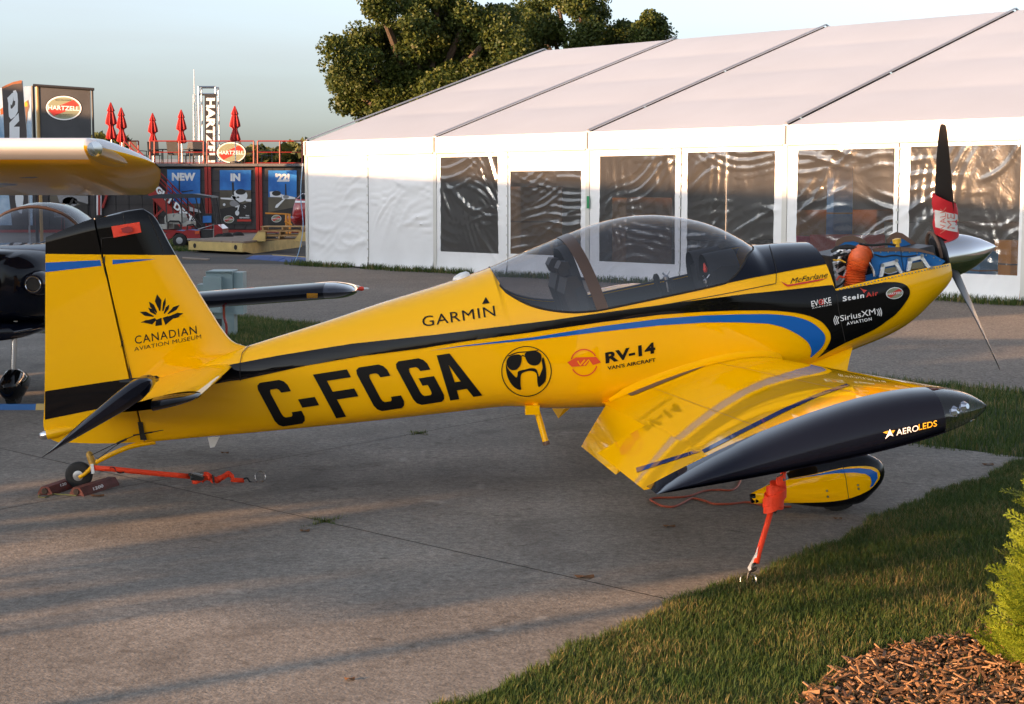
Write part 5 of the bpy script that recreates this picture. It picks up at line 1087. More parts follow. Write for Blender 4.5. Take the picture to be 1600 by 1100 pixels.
MB().tube([at_y(*p, YF+.04) for p in cp('R',(342,165),(365,500),(405,900))]+[at_y(46,352,YF+.04)*np.array([1,1,0])], .03, 6).build('pole', M['alu'], fl_)
hfl = planecast((0,YF-.006,0),(0,-1,0),0)
decal('flag_letter', [[tuple(q) for q in cp('R',(205,320),(245,308),(270,360),(280,470),(278,640),(235,720),(170,765),(140,720),(130,600),(130,520),(115,430),(190,352),(205,352),(205,470),(185,545),(165,530),(165,590),(185,600),(235,540),(238,480),(212,470),(205,400))]], hfl, WPm, fl_, 0, False)
decal('flag_letter', [cp('R',(290,665),(300,790),(215,880),(305,880),(305,1300),(150,1300),(148,820))], hfl, WPm, fl_, 0, False)
decal('flag_letter', [[tuple(q) for q in spline([(23.8,305),(30,302),(36.5,306),(35.5,322),(34,333),(29,331),(25,320)], 4, True)]], planecast((0,YF-.008,0),(0,-1,0),0), WPm, fl_, 0, False)
# far things: cream shed, trees on the skyline
fs_ = empty('cream_shed', (-18, 150, 0), 'long low cream shed beyond the roof deck', 'building'); MB().box((-22,150,1.7), (50,12,3.4)).build('wall', mat('cream cladding', (.55,.45,.30), .7), fs_); MB().prism([(-47,143.8,3.4),(3,143.8,3.4),(3,150,4.6),(-47,150,4.6)], (0,0,.1)).build('roof', M['hallroof'], fs_)
M['farleaf'] = leaf_mat('far leaf', (.035,.055,.015), (.10,.10,.025), .2)
def far_tree(u, v, y, w, label):
    x = (u-800)/2500*y; zt_ = 1.95+(295-v)/2500*y; t = empty('distant_tree', (x,y,0), label, 'tree', 'trees on the skyline'); MB().tube([(x,y,0),(x,y,zt_*.6)], [.3,.2], 7).build('trunk', M['bark'], t)
    cl = [((x+RNG.uniform(-w,w), y+RNG.uniform(-w,w), RNG.uniform(zt_*.45, zt_*.86)), (w*.35,w*.35,zt_*.12)) for _ in range(22)]; quads_obj('crown', leaf_quads(clump_pts(cl, 90), .7), M['farleaf'], t)
far_tree(441, 218, 130, 3.4, 'round green tree on the skyline beside the tent corner'); far_tree(422, 226, 150, 2.6, 'smaller green tree beside the round skyline tree'); far_tree(160, 205, 120, 2.2, 'small tree on the skyline behind the first parasol')
for u, v in [(-30,255),(200,262),(260,260),(320,262),(480,255)]: far_tree(u, v, 260, 7, 'low tree in the belt far behind the shed')
# ------------------------------------------------------------------ golf cart
YC = 54.0; sc = YC/2500
def qx(a): return (230+a/6.4-800)*sc
def qz(b): return 1.95+(295-(270+b/6.4))*sc
GC = empty('golf_cart', (qx(560), YC, 0), 'red golf cart with dark roof and pale seats parked by the stair', 'golf cart')
M['cartred'] = mat('red cart body', (.30,.012,.015), .3, coat=.8); M['seat'] = mat('pale vinyl seat', (.42,.42,.38), .5)
z0c = qz(735)          # wheel foot
def QP(pts, y): return [(qx(a), y, qz(b)-z0c) for a, b in pts]
DW = 1.15
MB().prism(QP([(150,600),(235,600),(255,575),(330,565),(400,575),(440,560),(560,570),(570,640),(445,655),(430,620),(380,590),(330,590),(285,640),(240,660),(160,660)], YC-DW/2+.02), (0,DW-.04,0)).build('rear_body', M['cartred'], GC)
MB().prism(QP([(700,640),(705,510),(745,510),(790,550),(790,595),(745,600),(715,660)], YC-DW/2+.02), (0,DW-.04,0)).build('front_cowl', M['cartred'], GC)
MB().prism(QP([(440,645),(715,640),(715,658),(440,662)], YC-DW/2), (0,DW,0)).build('sill', mat('grey sill', (.3,.3,.3), .5), GC)
MB().prism(QP([(570,560),(690,560),(690,640),(570,640)], YC-DW/2+.1), (0,DW-.2,0)).build('footwell', M['cont'], GC)
for y in (YC-DW/2-.02, YC+DW/2-.17):
    for a, r in ((365,.23),(765,.23)):
        c = (qx(a), y, .235); w_ = MB().lathe([(0,.1),(.01,.19),(.04,.235),(.15,.235),(.18,.19),(.19,.1)], c, (0,1,0), 20).build('wheel', TYR, GC, smooth=40); MB().lathe([(-.012,.04),(-.008,.11),(.05,.11)], c, (0,1,0), 14).build('rim', M['alu'], w_, smooth=40)
MB().prism(QP([(15,240),(180,208),(500,205),(690,232),(692,246),(500,246),(230,252),(20,252)], YC-DW/2-.05), (0,DW+.1,0)).build('roof', mat('dark cart roof', (.02,.025,.035), .5), GC)
for a, b in [((235,250),(240,400)),((388,248),(390,400)),((530,246),(585,430)),((680,246),(738,500))]:
    for y in (YC-DW/2+.06, YC+DW/2-.06): MB().tube([(qx(a[0]), y, qz(a[1])-z0c), (qx(b[0]), y, qz(b[1])-z0c-.3)], .022, 6).build('roof_post', M['cont'], GC)
for pts, nm in [([(215,500),(212,440),(235,405),(290,400),(300,440),(290,500)],'backrest'),([(292,505),(300,440),(318,408),(370,400),(384,440),(380,505)],'backrest'),([(120,512),(250,505),(250,555),(120,548)],'seat_cushion'),([(385,500),(440,470),(470,480),(470,520),(390,530)],'seat_cushion')]:
    MB().prism(QP(pts, YC-DW/2+.12), (0,DW-.24,0)).build(nm, M['seat'], GC)
MB().tube(QP([(250,560),(252,490),(275,474),(360,476),(380,500),(382,560)], YC-DW/2+.03), .03, 6).build('armrest', M['cont'], GC); MB().tube(QP([(440,560),(445,515),(500,505),(545,555)], YC-DW/2+.03), .03, 6).build('armrest', M['cont'], GC)
c = np.array((qx(490), YC-.2, qz(440)-z0c)); MB().tube([c+np.array([.1*math.cos(t), .18*math.sin(t), .14*math.cos(t)]) for t in np.linspace(0, 2*math.pi, 18, endpoint=False)], .018, 6, closed=True).build('steering_wheel', M['cont'], GC); MB().tube([c, (qx(560), YC-.2, qz(530)-z0c)], .022, 6).build('steering_column', M['cont'], GC)
MB().prism(QP([(590,400),(720,400),(720,500),(585,500)], YC-.35), (0,.05,0)).build('cargo_screen', M['cont'], GC); o = MB().prism(QP([(590,425),(676,420),(676,488),(590,492)], YC-.42), (0,.02,0)).build('small_sign', M['posterblue'], GC)
MB().prism(QP([(520,575),(562,572),(562,600),(520,602)], YC-DW/2-.0), (0,.02,0)).build('number_sticker', M['hose'], GC)
MB().tube(QP([(550,555),(705,510),(700,650)], YC-DW/2+.02), .02, 6).build('side_rail', M['alu'], GC)
# ------------------------------------------------------------------ wooden flatbed trailer with pallets
M['wood'] = mat('weathered plywood', (.22,.17,.13), .8, var=(3,.25)); M['ywood'] = mat('yellow painted timber', (.52,.38,.14), .65, var=(3,.2)); M['pine'] = mat('raw pallet pine', (.40,.25,.11), .8, var=(5,.25))
FT = empty('flatbed_trailer', tuple(ground(390, 396)), 'low flatbed trailer with yellow timber frame and plywood deck', 'trailer')
g0, g1, g2 = ground(cp('Q',(465,790))[0][0], 394.5), ground(383, 397.5), ground(480, 392); zd = .34
a_, b_2 = ground(297, 394), ground(381, 398); dr = nrm(ground(470, 386)-b_2); Lb = 6.5; dep = dr*Lb
a_[2] = b_2[2] = 0
nb_ = 5
for k in range(nb_):
    p0, p1 = a_+(b_2-a_)*(k/nb_+.004), a_+(b_2-a_)*((k+1)/nb_-.004); MB().prism([p0+np.array([0,0,zd]), p1+np.array([0,0,zd]), p1+dep+np.array([0,0,zd]), p0+dep+np.array([0,0,zd])], (0,0,.05)).build('deck_board', M['wood'], FT)
MB().bar(a_+np.array([0,0,zd-.13]), b_2+np.array([0,0,zd-.13]), .10, .26).build('front_beam', M['ywood'], FT); MB().prism([b_2+np.array([0,0,zd-.02]), b_2+dep+np.array([0,0,zd-.02]), b_2+dep+np.array([0,0,zd-.42]), b_2+dep*.25+np.array([0,0,zd-.42]), b_2+np.array([0,0,zd-.24])], nrm(a_-b_2)*.1).build('side_beam', M['ywood'], FT)
MB().prism([a_+np.array([0,0,zd-.02]), a_+dep+np.array([0,0,zd-.02]), a_+dep+np.array([0,0,zd-.42]), a_+dep*.25+np.array([0,0,zd-.42]), a_+np.array([0,0,zd-.24])], nrm(b_2-a_)*.1).build('side_beam', M['ywood'], FT)
fdir = nrm(np.cross(dr, (0,0,1)))
for t in (.12, .88):
    c = a_*(1-t)+b_2*t+np.array([0,0,zd-.13])-nrm(np.cross((0,0,1), b_2-a_))*.0; n = nrm(np.cross(b_2-a_, (0,0,1))); n = n if n@(CP-c) > 0 else -n
    MB().lathe([(0,.075),(.06,.075)], c+n*.0, n, 14).build('lifting_eye', M['gap'], FT)
for k in (.5, .68):
    for e_ in (a_+nrm(b_2-a_)*.25, b_2-nrm(b_2-a_)*.25): w_ = MB().lathe([(-.1,.1),(-.09,.22),(-.05,.26),(.05,.26),(.09,.22),(.1,.1)], e_+dep*k+np.array([0,0,.26]), nrm(b_2-a_), 18).build('wheel', TYR, FT, smooth=40)
MB().tube([a_*.5+b_2*.5+dep+np.array([0,0,.4]), a_*.5+b_2*.5+dep*1.25+np.array([0,0,.4])], .05, 8).build('tow_bar', M['cont'], FT)
for u in (403.5, 470):   # upright gusset boards
    c = at_y(u, 376, YC-5.0); MB().prism([c+np.array([-.22,0,-.02]), c+np.array([.22,0,-.02]), c+np.array([.22,0,.26]), c+np.array([-.02,0,.26])], (0,.3,0)).build('ramp_gusset', M['ywood'], FT)
pb_ = np.array([at_y(440, 373, 49.6)[0], 49.6, zd+.05])
def pallet(o, label):
    P = empty('wooden_pallet', tuple(o), label, 'pallet', 'pallets stacked on the trailer')
    for i in range(6): MB().box(o+np.array([0, -.5+.2*i, .125]), (1.35,.11,.022)).build('deck_slat', M['pine'], P)
    for i in range(3): MB().box(o+np.array([-.6+.6*i, 0, .067]), (.045,1.1,.09)).build('bearer', M['pine'], P); 
    for i in range(3): MB().box(o+np.array([0, -.48+.48*i, .012]), (1.3,.1,.02)).build('base_slat', M['pine'], P)
for k, (dx, lb) in enumerate([(.0,'lowest wooden pallet on the flatbed trailer'),(.02,'second wooden pallet up on the flatbed trailer'),(.1,'topmost wooden pallet on the flatbed trailer, shifted towards the tent')]): pallet(pb_+np.array([dx, .02*k, .14*k]), lb)
# ------------------------------------------------------------------ red aircraft half hidden by the marquee, orange stand
RA = empty('red_aircraft', (-8.0, 60, 0), 'red aircraft with black top and white stripe half hidden behind the tent corner', 'aircraft'); rows = []; rows2 = []
yr = 60.; s6 = yr/2500; rx = lambda a: (230+a/6.4-800)*s6; rz_ = lambda b: 1.95+(295-(270+b/6.4))*s6
for x, zt2, zb2, w_ in [(rx(1452),rz_(440),rz_(480),.1),(rx(1475),rz_(330),rz_(520),.38),(rx(1500),rz_(255),rz_(535),.5),(rx(1560),rz_(205),rz_(535),.55),(rx(1750),rz_(200),rz_(530),.55),(rx(2100),rz_(290),rz_(510),.4),(rx(2900),rz_(360),rz_(440),.12)]:
    rows.append([(x, yr+w_*math.cos(t), (zt2+zb2)/2+(zt2-zb2)/2*math.sin(t)) for t in np.linspace(0, 2*math.pi, 24, endpoint=False)])
b = MB(); b.grid(rows, wrap=True); b.poly(rows[0]); b.poly(rows[-1]); RF = b.build('fuselage', M['cartred'], RA, smooth=50)
hr = caster(bvh_of(RF), .01); decal('white_stripe', [cp('Q',(1482,280),(1580,282),(1580,300),(1478,300))], hr, WPm, RF, 4); decal('black_top', [cp('Q',(1505,235),(1530,212),(1580,204),(1580,265),(1492,262))], hr, M['black'], RF, 4)
MB().prism([(rx(1440),yr-.6,rz_(425)),(rx(1580),yr-.6,rz_(430)),(rx(1580),yr-2.6,rz_(440)),(rx(1480),yr-2.6,rz_(440))], (0,0,-.1)).build('wing', M['cartred'], RA)
for dx in (.6, 2.2): MB().lathe([(-.07,.08),(-.06,.19),(.06,.19),(.07,.08)], (rx(1500)+dx, yr-.7, .19), (0,1,0), 16).build('wheel', TYR, RA, smooth=40); MB().tube([(rx(1500)+dx, yr-.7, .2), (rx(1500)+dx, yr-.2, .9)], .04, 6).build('gear_leg', M['cartred'], RA)
os_ = empty('orange_stand', tuple(ground(455, 388)), 'orange folding stand with a crossbar beside the red aircraft', 'stand'); yo = 53.5; s5 = yo/2500; ox = lambda a: (230+a/6.4-800)*s5; oz = lambda b: 1.95+(295-(270+b/6.4))*s5; om = mat('orange stand paint', (.55,.22,.02), .5)
MB().tube([(ox(1190),yo,oz(402)),(ox(1420),yo,oz(412))], .03, 6).build('crossbar', om, os_)
for a in (1398, 1430): MB().tube([(ox(a),yo,oz(408)),(ox(a+10),yo-.1,0)], .045, 6).build('leg', om, os_)
MB().tube([(ox(1385),yo-.05,oz(480)),(ox(1455),yo-.05,oz(520))], .04, 6).build('cross_brace', om, os_)
# cable ramps
M['rampblue'] = mat('blue ramp mat', (.02,.06,.22), .6, var=(3,.3))
for k, (u0, v0, u1, v1, m_, lab) in enumerate([(383,404.5,432,408,'rampblue','blue ramp mat section nearer the plywood sheet'),(433,408,478,413,'rampblue','blue ramp mat section ending at the tent post')]):
    a, b2 = ground(u0, v0), ground(u1, v1); n = nrm(np.cross(b2-a, (0,0,1))); n = n if n[1] > 0 else -n; o = MB(); o.prism([a, a+n*.25+np.array([0,0,.09]), a+n*.75+np.array([0,0,.09]), a+n*1.0], b2-a); R2 = o.build('ramp_mat', M[m_]); tag(R2, lab, 'ramp')
    MB().bar(a+n*.9+np.array([0,0,.075]), b2+n*.9+np.array([0,0,.075]), .08, .04).build('yellow_edge', M['ywood'], R2)
a = ground(320, 407); tag(MB().prism([ground(285,405), ground(325,407), ground(328,405.5), ground(285,403)], (0,0,.03)).build('plywood_sheet', M['wood']), 'thin plywood sheet lying on the road by the blue ramp', 'plywood')
# blue cable down the tent corner
tag(MB().tube(spline([wpt(0,2.6,.12), wpt(-.03,1.8,.18), wpt(.02,1.0,.15), wpt(-.08,.35,.22), wpt(-.2,.03,.3)], 6), .012, 6).build('blue_cable', mat('pale blue cable', (.25,.42,.62), .5)), 'pale blue cable hanging down the tent corner', 'cable')

# ------------------------------------------------------------------ electrical pedestal
EB = empty('electrical_pedestal', tuple(ground(347, 524)), 'grey-green metal electrical pedestal on the grass strip', 'electrical box'); ye = EB.location.y; s_e = ye/2500; M['ebox'] = mat('grey green enamel', (.25,.33,.34), .45, var=(4,.08))
ex = lambda a: (300+a/5.926-800)*s_e; ez = lambda b: 1.95+(295-(410+b/5.926))*s_e
def ebx(a0, b0, a1, b1, y0, d, nm='cabinet'): return MB().prism([(ex(a0), ye+y0, ez(b1)), (ex(a1), ye+y0, ez(b1)), (ex(a1), ye+y0, ez(b0)), (ex(a0), ye+y0, ez(b0))], (0, d, 0)).build(nm, M['ebox'], EB)
ebx(130,85,375,265,-.02,.4); ebx(378,90,465,480,.03,.3); ebx(118,125,282,455,-.14,.13,'front_cover'); ebx(30,205,116,300,.1,.3,'meter_box'); MB().prism([(ex(125), ye-.06, ez(85)), (ex(378), ye-.06, ez(85)), (ex(378), ye-.06, ez(74)), (ex(150), ye-.06, ez(74))], (0,.46,0)).build('lid', M['ebox'], EB)
MB().box(((ex(185)+ex(375))/2, ye+.18, ez(265)/2), (ex(375)-ex(185), .26, ez(265))).build('post', M['ebox'], EB); MB().box((ex(245), ye-.15, ez(545)), (.12,.02,.1)).build('socket_cover', M['cont'], EB)

# ------------------------------------------------------------------ black tricycle aircraft at the left, facing the camera
YN = 14.3; s_n = YN/2500; BX = (-8-800)*s_n
BA = empty('black_aircraft', (BX, YN, 0), 'black low-wing nosewheel aircraft facing the camera beside the yellow tail', 'aircraft')
def bxz(u, v): return ((u-800)*s_n, 1.95+(295-v)*s_n)
rows = []
zc = bxz(0, 437)[1]
for y, w_, zt2, zb2, e_ in [(-.32,.20,zc+.18,zc-.20,2.2),(-.28,.36,zc+.24,zc-.30,2.6),(-.1,.48,zc+.27,zc-.36,2.8),(.3,.54,zc+.29,zc-.41,2.8),(.75,.56,zc+.31,zc-.42,3),(1.6,.58,zc+.25,zc-.42,3),(2.6,.56,zc+.28,zc-.40,3),(3.4,.40,zc+.36,zc-.30,2.6),(5.2,.1,zc+.25,zc-.05,2.2)]:
    r = []
    for t in np.linspace(0, 2*math.pi, 36, endpoint=False):
        c, s_ = math.cos(t), math.sin(t); r.append((BX+w_*math.copysign(abs(c)**(2/e_), c), YN+y, (zc+(zt2-zc)*abs(s_)**(2/e_)) if s_ > 0 else (zc-(zc-zb2)*abs(s_)**(2/e_))))
    rows.append(r)
f = MB(); f.grid(rows, wrap=True); f.poly(rows[0]); f.poly(rows[-1]); BF = f.build('fuselage', M['navy'], BA, smooth=50)
cx_, cz_ = bxz(70, 440)
for sx in (1, -1):
    x_ = BX+sx*(cx_-BX); MB().lathe([(0,.058),(.03,.058),(.12,.052)], (x_, YN-.36, cz_), (0,1,0), 24).build('air_inlet', M['gap'], BA, smooth=40); R4 = MB(); R4.tube([(x_+.066*math.cos(t), YN-.37, cz_+.066*math.sin(t)) for t in np.linspace(0, 2*math.pi, 26, endpoint=False)], .006, 6, closed=True); R4.build('inlet_ring', M['chrome'], BA, smooth=60)
    MB().lathe([(-.06,.085),(-.02,.10),(.1,.12),(.2,.10)], (x_, YN-.28, cz_), (0,1,0), 20).build('inlet_cowl', M['navy'], BA, smooth=50)
MB().lathe([(0,.003),(.02,.03),(.08,.09),(.16,.13),(.24,.15),(.28,.15)], (BX, YN-.62, zc), (0,1,0), 28).build('spinner', M['black'], BA, smooth=40)
# chin scoop with oval mouth
x1, z1 = bxz(8, 516); rows = [[(BX+w_*math.cos(t), YN+y, z1+h_*math.sin(t)) for t in np.linspace(0, 2*math.pi, 24, endpoint=False)] for y, w_, h_ in [(-.30,.10,.05),(-.27,.24,.075),(.0,.32,.09),(.5,.36,.08),(.9,.2,.05)]]; f = MB(); f.grid(rows, wrap=True); f.poly(rows[0], 1); f.build('chin_scoop', [M['navy'], M['gap']], BA, smooth=50)
for k in (1, -1):
    rows = []
    for r, ch_, tw2 in [(.12,.09,55),(.25,.13,42),(.45,.15,30),(.65,.13,24),(.8,.10,20),(.87,.06,18)]:
        a = R_(tw2); rows.append([(BX+.02*k+ch_/2*math.cos(t)*math.cos(a)+.02, YN-.45+ch_/2*math.cos(t)*math.sin(a)+.008*math.sin(t), zc+k*r) for t in np.linspace(0, 2*math.pi, 14, endpoint=False)])
    f = MB(); f.grid(rows, wrap=True); f.poly(rows[-1]); PB = f.build('propeller_blade', M['prop'], BA, smooth=50)
    for h in (.80, .84): MB().box((BX+.045, YN-.475+.0, zc+k*h), (.135-.03*(h > .82),.05,.018)).build('tip_band', M['yellow'], PB)
G = []
for y, w_, h_ in [(.75,.02,.0),(.82,.3,.12),(.95,.44,.26),(1.15,.50,.38),(1.45,.52,.44),(1.8,.5,.44),(2.3,.42,.36),(2.9,.28,.2),(3.3,.1,.06)]: G.append([(BX+w_*math.cos(t), YN+y, zc+.24+max(h_, .01)*math.sin(t)) for t in np.linspace(0, math.pi, 20)])
BC = MB().grid(G).build('canopy_glass', M['canopy'], BA, smooth=60); MB().tube([(BX+.508*math.cos(t), YN+1.22, zc+.24+.40*math.sin(t)) for t in np.linspace(0, math.pi, 20)], .018, 6).build('canopy_frame', M['hoop'], BC, smooth=60)
p_ = bxz(38, 378); f = MB(); f.prism([(p_[0]-.08,YN+1.05,p_[1]-.03),(p_[0]+.08,YN+1.05,p_[1]-.03),(p_[0]+.04,YN+1.05,p_[1]+.02),(p_[0]-.02,YN+1.05,p_[1]+.035),(p_[0]-.08,YN+1.05,p_[1]+.02)], (0,.2,0)); f.build('yellow_cover', M['yellow'], BA)
# wings
def bwing(sx):
    tipx, tipz = bxz(497, 462); rows = []; tx = BX+sx*(tipx-BX); z0 = bxz(320, 474)[1]-(bxz(320,474)[0]-BX)*.075
    for q in list(np.linspace(.4, abs(tx-BX), 14)):
        zz = z0+q*.075; r = []
        for c in [0,.01,.03,.07,.14,.25,.4,.6,.8,1]: r.append((BX+sx*q, YN+.35+c*1.35, zz+foil(c,.135)*1.35-.04*c))
        for c in [.8,.6,.4,.25,.14,.07,.03,.01]: r.append((BX+sx*q, YN+.35+c*1.35, zz-foil(c,.135)*1.35*.8-.04*c))
        rows.append(r)
    f = MB(); f.grid(rows, wrap=True); f.poly(rows[0]); Wg = f.build('wing', M['navy'], BA, smooth=50); zz0 = z0+abs(tx-BX)*.075; rows = []
    for e_, k in [(0,1),(.1,.96),(.18,.8),(.24,.55),(.27,.25),(.28,.03)]:
        r = []
        for c in [0,.01,.03,.07,.14,.25,.4,.6,.8,1]: r.append((tx+sx*e_, YN+.35+.25*(1-k)+c*(1.35-.25*(1-k)), zz0+.01*e_+foil(c,.135)*1.35*k-.04*c))
        for c in [.8,.6,.4,.25,.14,.07,.03,.01]: r.append((tx+sx*e_, YN+.35+.25*(1-k)+c*(1.35-.25*(1-k)), zz0+.01*e_-foil(c,.135)*1.35*.8*k-.04*c))
        rows.append(r)
    f = MB(); f.grid(rows, wrap=True); f.poly(rows[-1]); TPp = f.build('wingtip', mat('dark glossy lens', (.02,.024,.04), .08, coat=1), Wg, smooth=50)
    MB().lathe([(0,.02),(.03,.022),(.05,.01)], (tx+sx*.275, YN+.95, zz0), (sx,0,0), 10).build('navigation_light', M['tag_red'], Wg); MB().lathe([(0,.012),(.04,.012),(.06,.004)], (tx+sx*.31, YN+.95, zz0), (sx,0,0), 10).build('strobe_light', M['whiteplas'], Wg)
    px_ = bxz(480, 468)[0]; px_ = BX+sx*(px_-BX); zz = z0+abs(px_-BX)*.075; MB().box((px_, YN+.36, zz-.02), (.10,.05,.045)).build('stall_vent', M['chrome'], Wg)
    return z0
z0w = bwing(1); bwing(-1)
# nosewheel and main wheels
xw = bxz(15, 600)[0]; f = MB(); f.tube([(xw+.02,YN+.05,zc-.35),(xw,YN,.28)], .024, 10); f.build('nose_leg', M['steel'], BA, smooth=50)
f = MB(); rows = [[(xw+w_*math.cos(t), YN+y, .19+h_*math.sin(t)) for t in np.linspace(0, 2*math.pi, 24, endpoint=False)] for y, w_, h_ in [(-.24,.01,.01),(-.22,.06,.06),(-.16,.085,.11),(-.05,.10,.15),(.1,.095,.14),(.3,.06,.09),(.5,.01,.02)]]; f.grid(rows, wrap=True); f.build('nosewheel_fairing', M['black'], BA, smooth=50)
MB().lathe([(-.05,.04),(-.045,.12),(.045,.12),(.05,.04)], (xw,YN,.13), (1,0,0), 20).build('nosewheel', TYR, BA, smooth=40)
for sx in (1, -1):
    xx = BX+sx*1.05; MB().tube([(BX+sx*.45,YN+1.6,zc-.35),(xx,YN+1.5,.3)], [.05,.03], 8).build('gear_leg', M['black'], BA, smooth=50); f = MB(); rows = [[(xx+w_*math.cos(t), YN+1.5+y, .22+h_*math.sin(t)) for t in np.linspace(0, 2*math.pi, 20, endpoint=False)] for y, w_, h_ in [(-.3,.01,.01),(-.26,.06,.08),(-.1,.1,.14),(.1,.1,.14),(.4,.05,.07),(.6,.01,.01)]]; f.grid(rows, wrap=True); f.build('wheel_fairing', M['black'], BA, smooth=50)
    MB().lathe([(-.06,.06),(-.05,.165),(.05,.165),(.06,.06)], (xx,YN+1.5,.165), (1,0,0), 22).build('main_wheel', TYR, BA, smooth=40)
ck_ = empty('nosewheel_chock', (xw, YN-.2, 0), 'blue chock with yellow end under the black nosewheel', 'chock'); MB().prism([(xw-.35,YN-.26,0),(xw-.35,YN-.16,0),(xw-.35,YN-.2,.05),(xw-.35,YN-.24,.05)], (.62,0,0)).build('block', mat('blue chock', (.02,.12,.35), .6), ck_); MB().prism([(xw+.272,YN-.262,0),(xw+.272,YN-.158,0),(xw+.272,YN-.198,.052),(xw+.272,YN-.242,.052)], (.12,0,0)).build('end_block', M['ywood'], ck_)
p_ = at_y(350, 478, YN+.7); tag(MB().tube(spline([p_+np.array([0,0,.02]), p_-np.array([.0,0,.1]), p_-np.array([-.02,0,.2]), p_-np.array([-.01,0,.4]), np.array([p_[0]+.03,p_[1],.0])], 5), .013, 6).build('tie_down_rope', M['cartred']), 'red tie-down rope hanging from the black wing', 'rope')

# ------------------------------------------------------------------ white and yellow high wing reaching in from the left
YH = 12.6; HW = empty('high_wing_aircraft', (-6.2, YH+1, 0), 'high-wing aircraft whose white wing with yellow underside reaches in above the black one', 'aircraft')
tip_l = at_y(140, 213, YH); M['wingw'] = mat('white wing paint', (.72,.72,.74), .3, coat=.7); 
mw, n_, l_, b_ = new_mat('yellow underside with reflection patches'); b_.inputs['Roughness'].default_value = .3; b_.inputs['Coat Weight'].default_value = .4
tcn = n_.new('ShaderNodeTexCoord'); mpn = n_.new('ShaderNodeMapping'); mpn.inputs['Scale'].default_value = (.9,2.2,2); mpn.inputs['Rotation'].default_value = (0,0,.6); nn_ = n_.new('ShaderNodeTexNoise'); nn_.inputs['Scale'].default_value = 1.6; nn_.inputs['Detail'].default_value = 5; crn = n_.new('ShaderNodeValToRGB'); crn.color_ramp.elements[0].position = .66; crn.color_ramp.elements[1].position = .68; crn.color_ramp.elements[0].color = (.95,.50,.0,1); crn.color_ramp.elements[1].color = (.28,.20,.13,1)  # brown-grey patches paint ground reflections into the yellow
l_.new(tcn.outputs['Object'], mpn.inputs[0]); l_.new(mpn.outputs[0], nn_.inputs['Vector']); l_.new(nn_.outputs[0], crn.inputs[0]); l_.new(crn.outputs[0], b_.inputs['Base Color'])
chd = 1.75; INC = R_(13)
def hw_pt(q, c, s_, k=1., cr=None):   # q distance inboard of the tip lamp
    t = foil(c if cr is None else cr, .135)*chd*k; z = (t*1.15 if s_ > 0 else -t*.75); y = c*chd
    return (tip_l[0]-q, YH+y*math.cos(INC)+z*math.sin(INC), tip_l[2]-.07-y*math.sin(INC)+z*math.cos(INC))
cs9 = [0,.006,.02,.05,.1,.18,.3,.45,.6,.75,.9,1]
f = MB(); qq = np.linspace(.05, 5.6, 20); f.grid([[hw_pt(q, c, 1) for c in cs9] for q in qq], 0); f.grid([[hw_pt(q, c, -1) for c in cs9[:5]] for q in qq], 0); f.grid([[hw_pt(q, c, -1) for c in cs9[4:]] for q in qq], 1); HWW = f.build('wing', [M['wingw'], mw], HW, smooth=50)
f = MB(); rows = []; 
for e_, k, xr in [(-.05,1,0),(.05,.95,.02),(.14,.8,.08),(.24,.55,.16),(.33,.28,.25),(.38,.05,.33)]:
    rows.append([hw_pt(-e_, xr+(1-.55*(max(e_,0)/.38)**2-xr)*c, 1, k, c) for c in cs9])
f.grid(rows, 0); rows = []
for e_, k, xr in [(-.05,1,0),(.05,.95,.02),(.14,.8,.08),(.24,.55,.16),(.33,.28,.25),(.38,.05,.33)]:
    rows.append([hw_pt(-e_, xr+(1-.55*(max(e_,0)/.38)**2-xr)*c, -1, k, c) for c in cs9])
f.grid(rows, 1); f.build('wingtip', [M['wingw'], mw], HW, smooth=50)
f = MB(); rows = [[np.array(hw_pt(-e_, .02+.6*e_, 0))+np.array([0,-.035*k*math.cos(t)*.0, 0])+np.array([.02,-.02,0])+np.array([.0, -.05*k*abs(math.cos(t)), .075*k*math.sin(t)]) for t in np.linspace(-math.pi/2, math.pi/2, 12)] for e_, k in [(-.03,1),(.05,1),(.14,.8),(.2,.4),(.22,.05)]]; f.grid(rows); f.build('landing_light', M['lens'], HWW, smooth=60)
MB().lathe([(0,.055),(.03,.06),(.035,.02)], np.array(hw_pt(.0, .01, 0))+np.array([.03,0,0]), (.4,-.9,0), 16).build('lamp', M['chrome'], HWW, smooth=40)
hx_ = tip_l[0]-5.0   # fuselage stands outside the frame
rows = [[(hx_+w_*math.cos(t), YH+y, 1.45+h_*math.sin(t)-y*.1) for t in np.linspace(0, 2*math.pi, 20, endpoint=False)] for y, w_, h_ in [(-1.3,.2,.2),(-1.1,.42,.38),(-.2,.5,.5),(.6,.52,.75),(1.8,.5,.7),(3,.3,.4),(5.6,.06,.15)]]; f = MB(); f.grid(rows, wrap=True); f.poly(rows[0]); f.poly(rows[-1]); f.build('fuselage', M['wingw'], HW, smooth=50)
for sx in (1, -1): MB().tube([(hx_+sx*.4,YH+.2,1.1),(hx_+sx*1.0,YH,.35)], .04, 8).build('gear_leg', M['wingw'], HW); MB().lathe([(-.1,.1),(-.08,.33),(.08,.33),(.1,.1)], (hx_+sx*1.0,YH,.33), (1,0,0), 20).build('main_wheel', TYR, HW, smooth=40); 
MB().tube([(hx_+.4,YH+.5,1.0), hw_pt(2.2, .35, -1)], .035, 8).build('wing_strut', M['wingw'], HW)
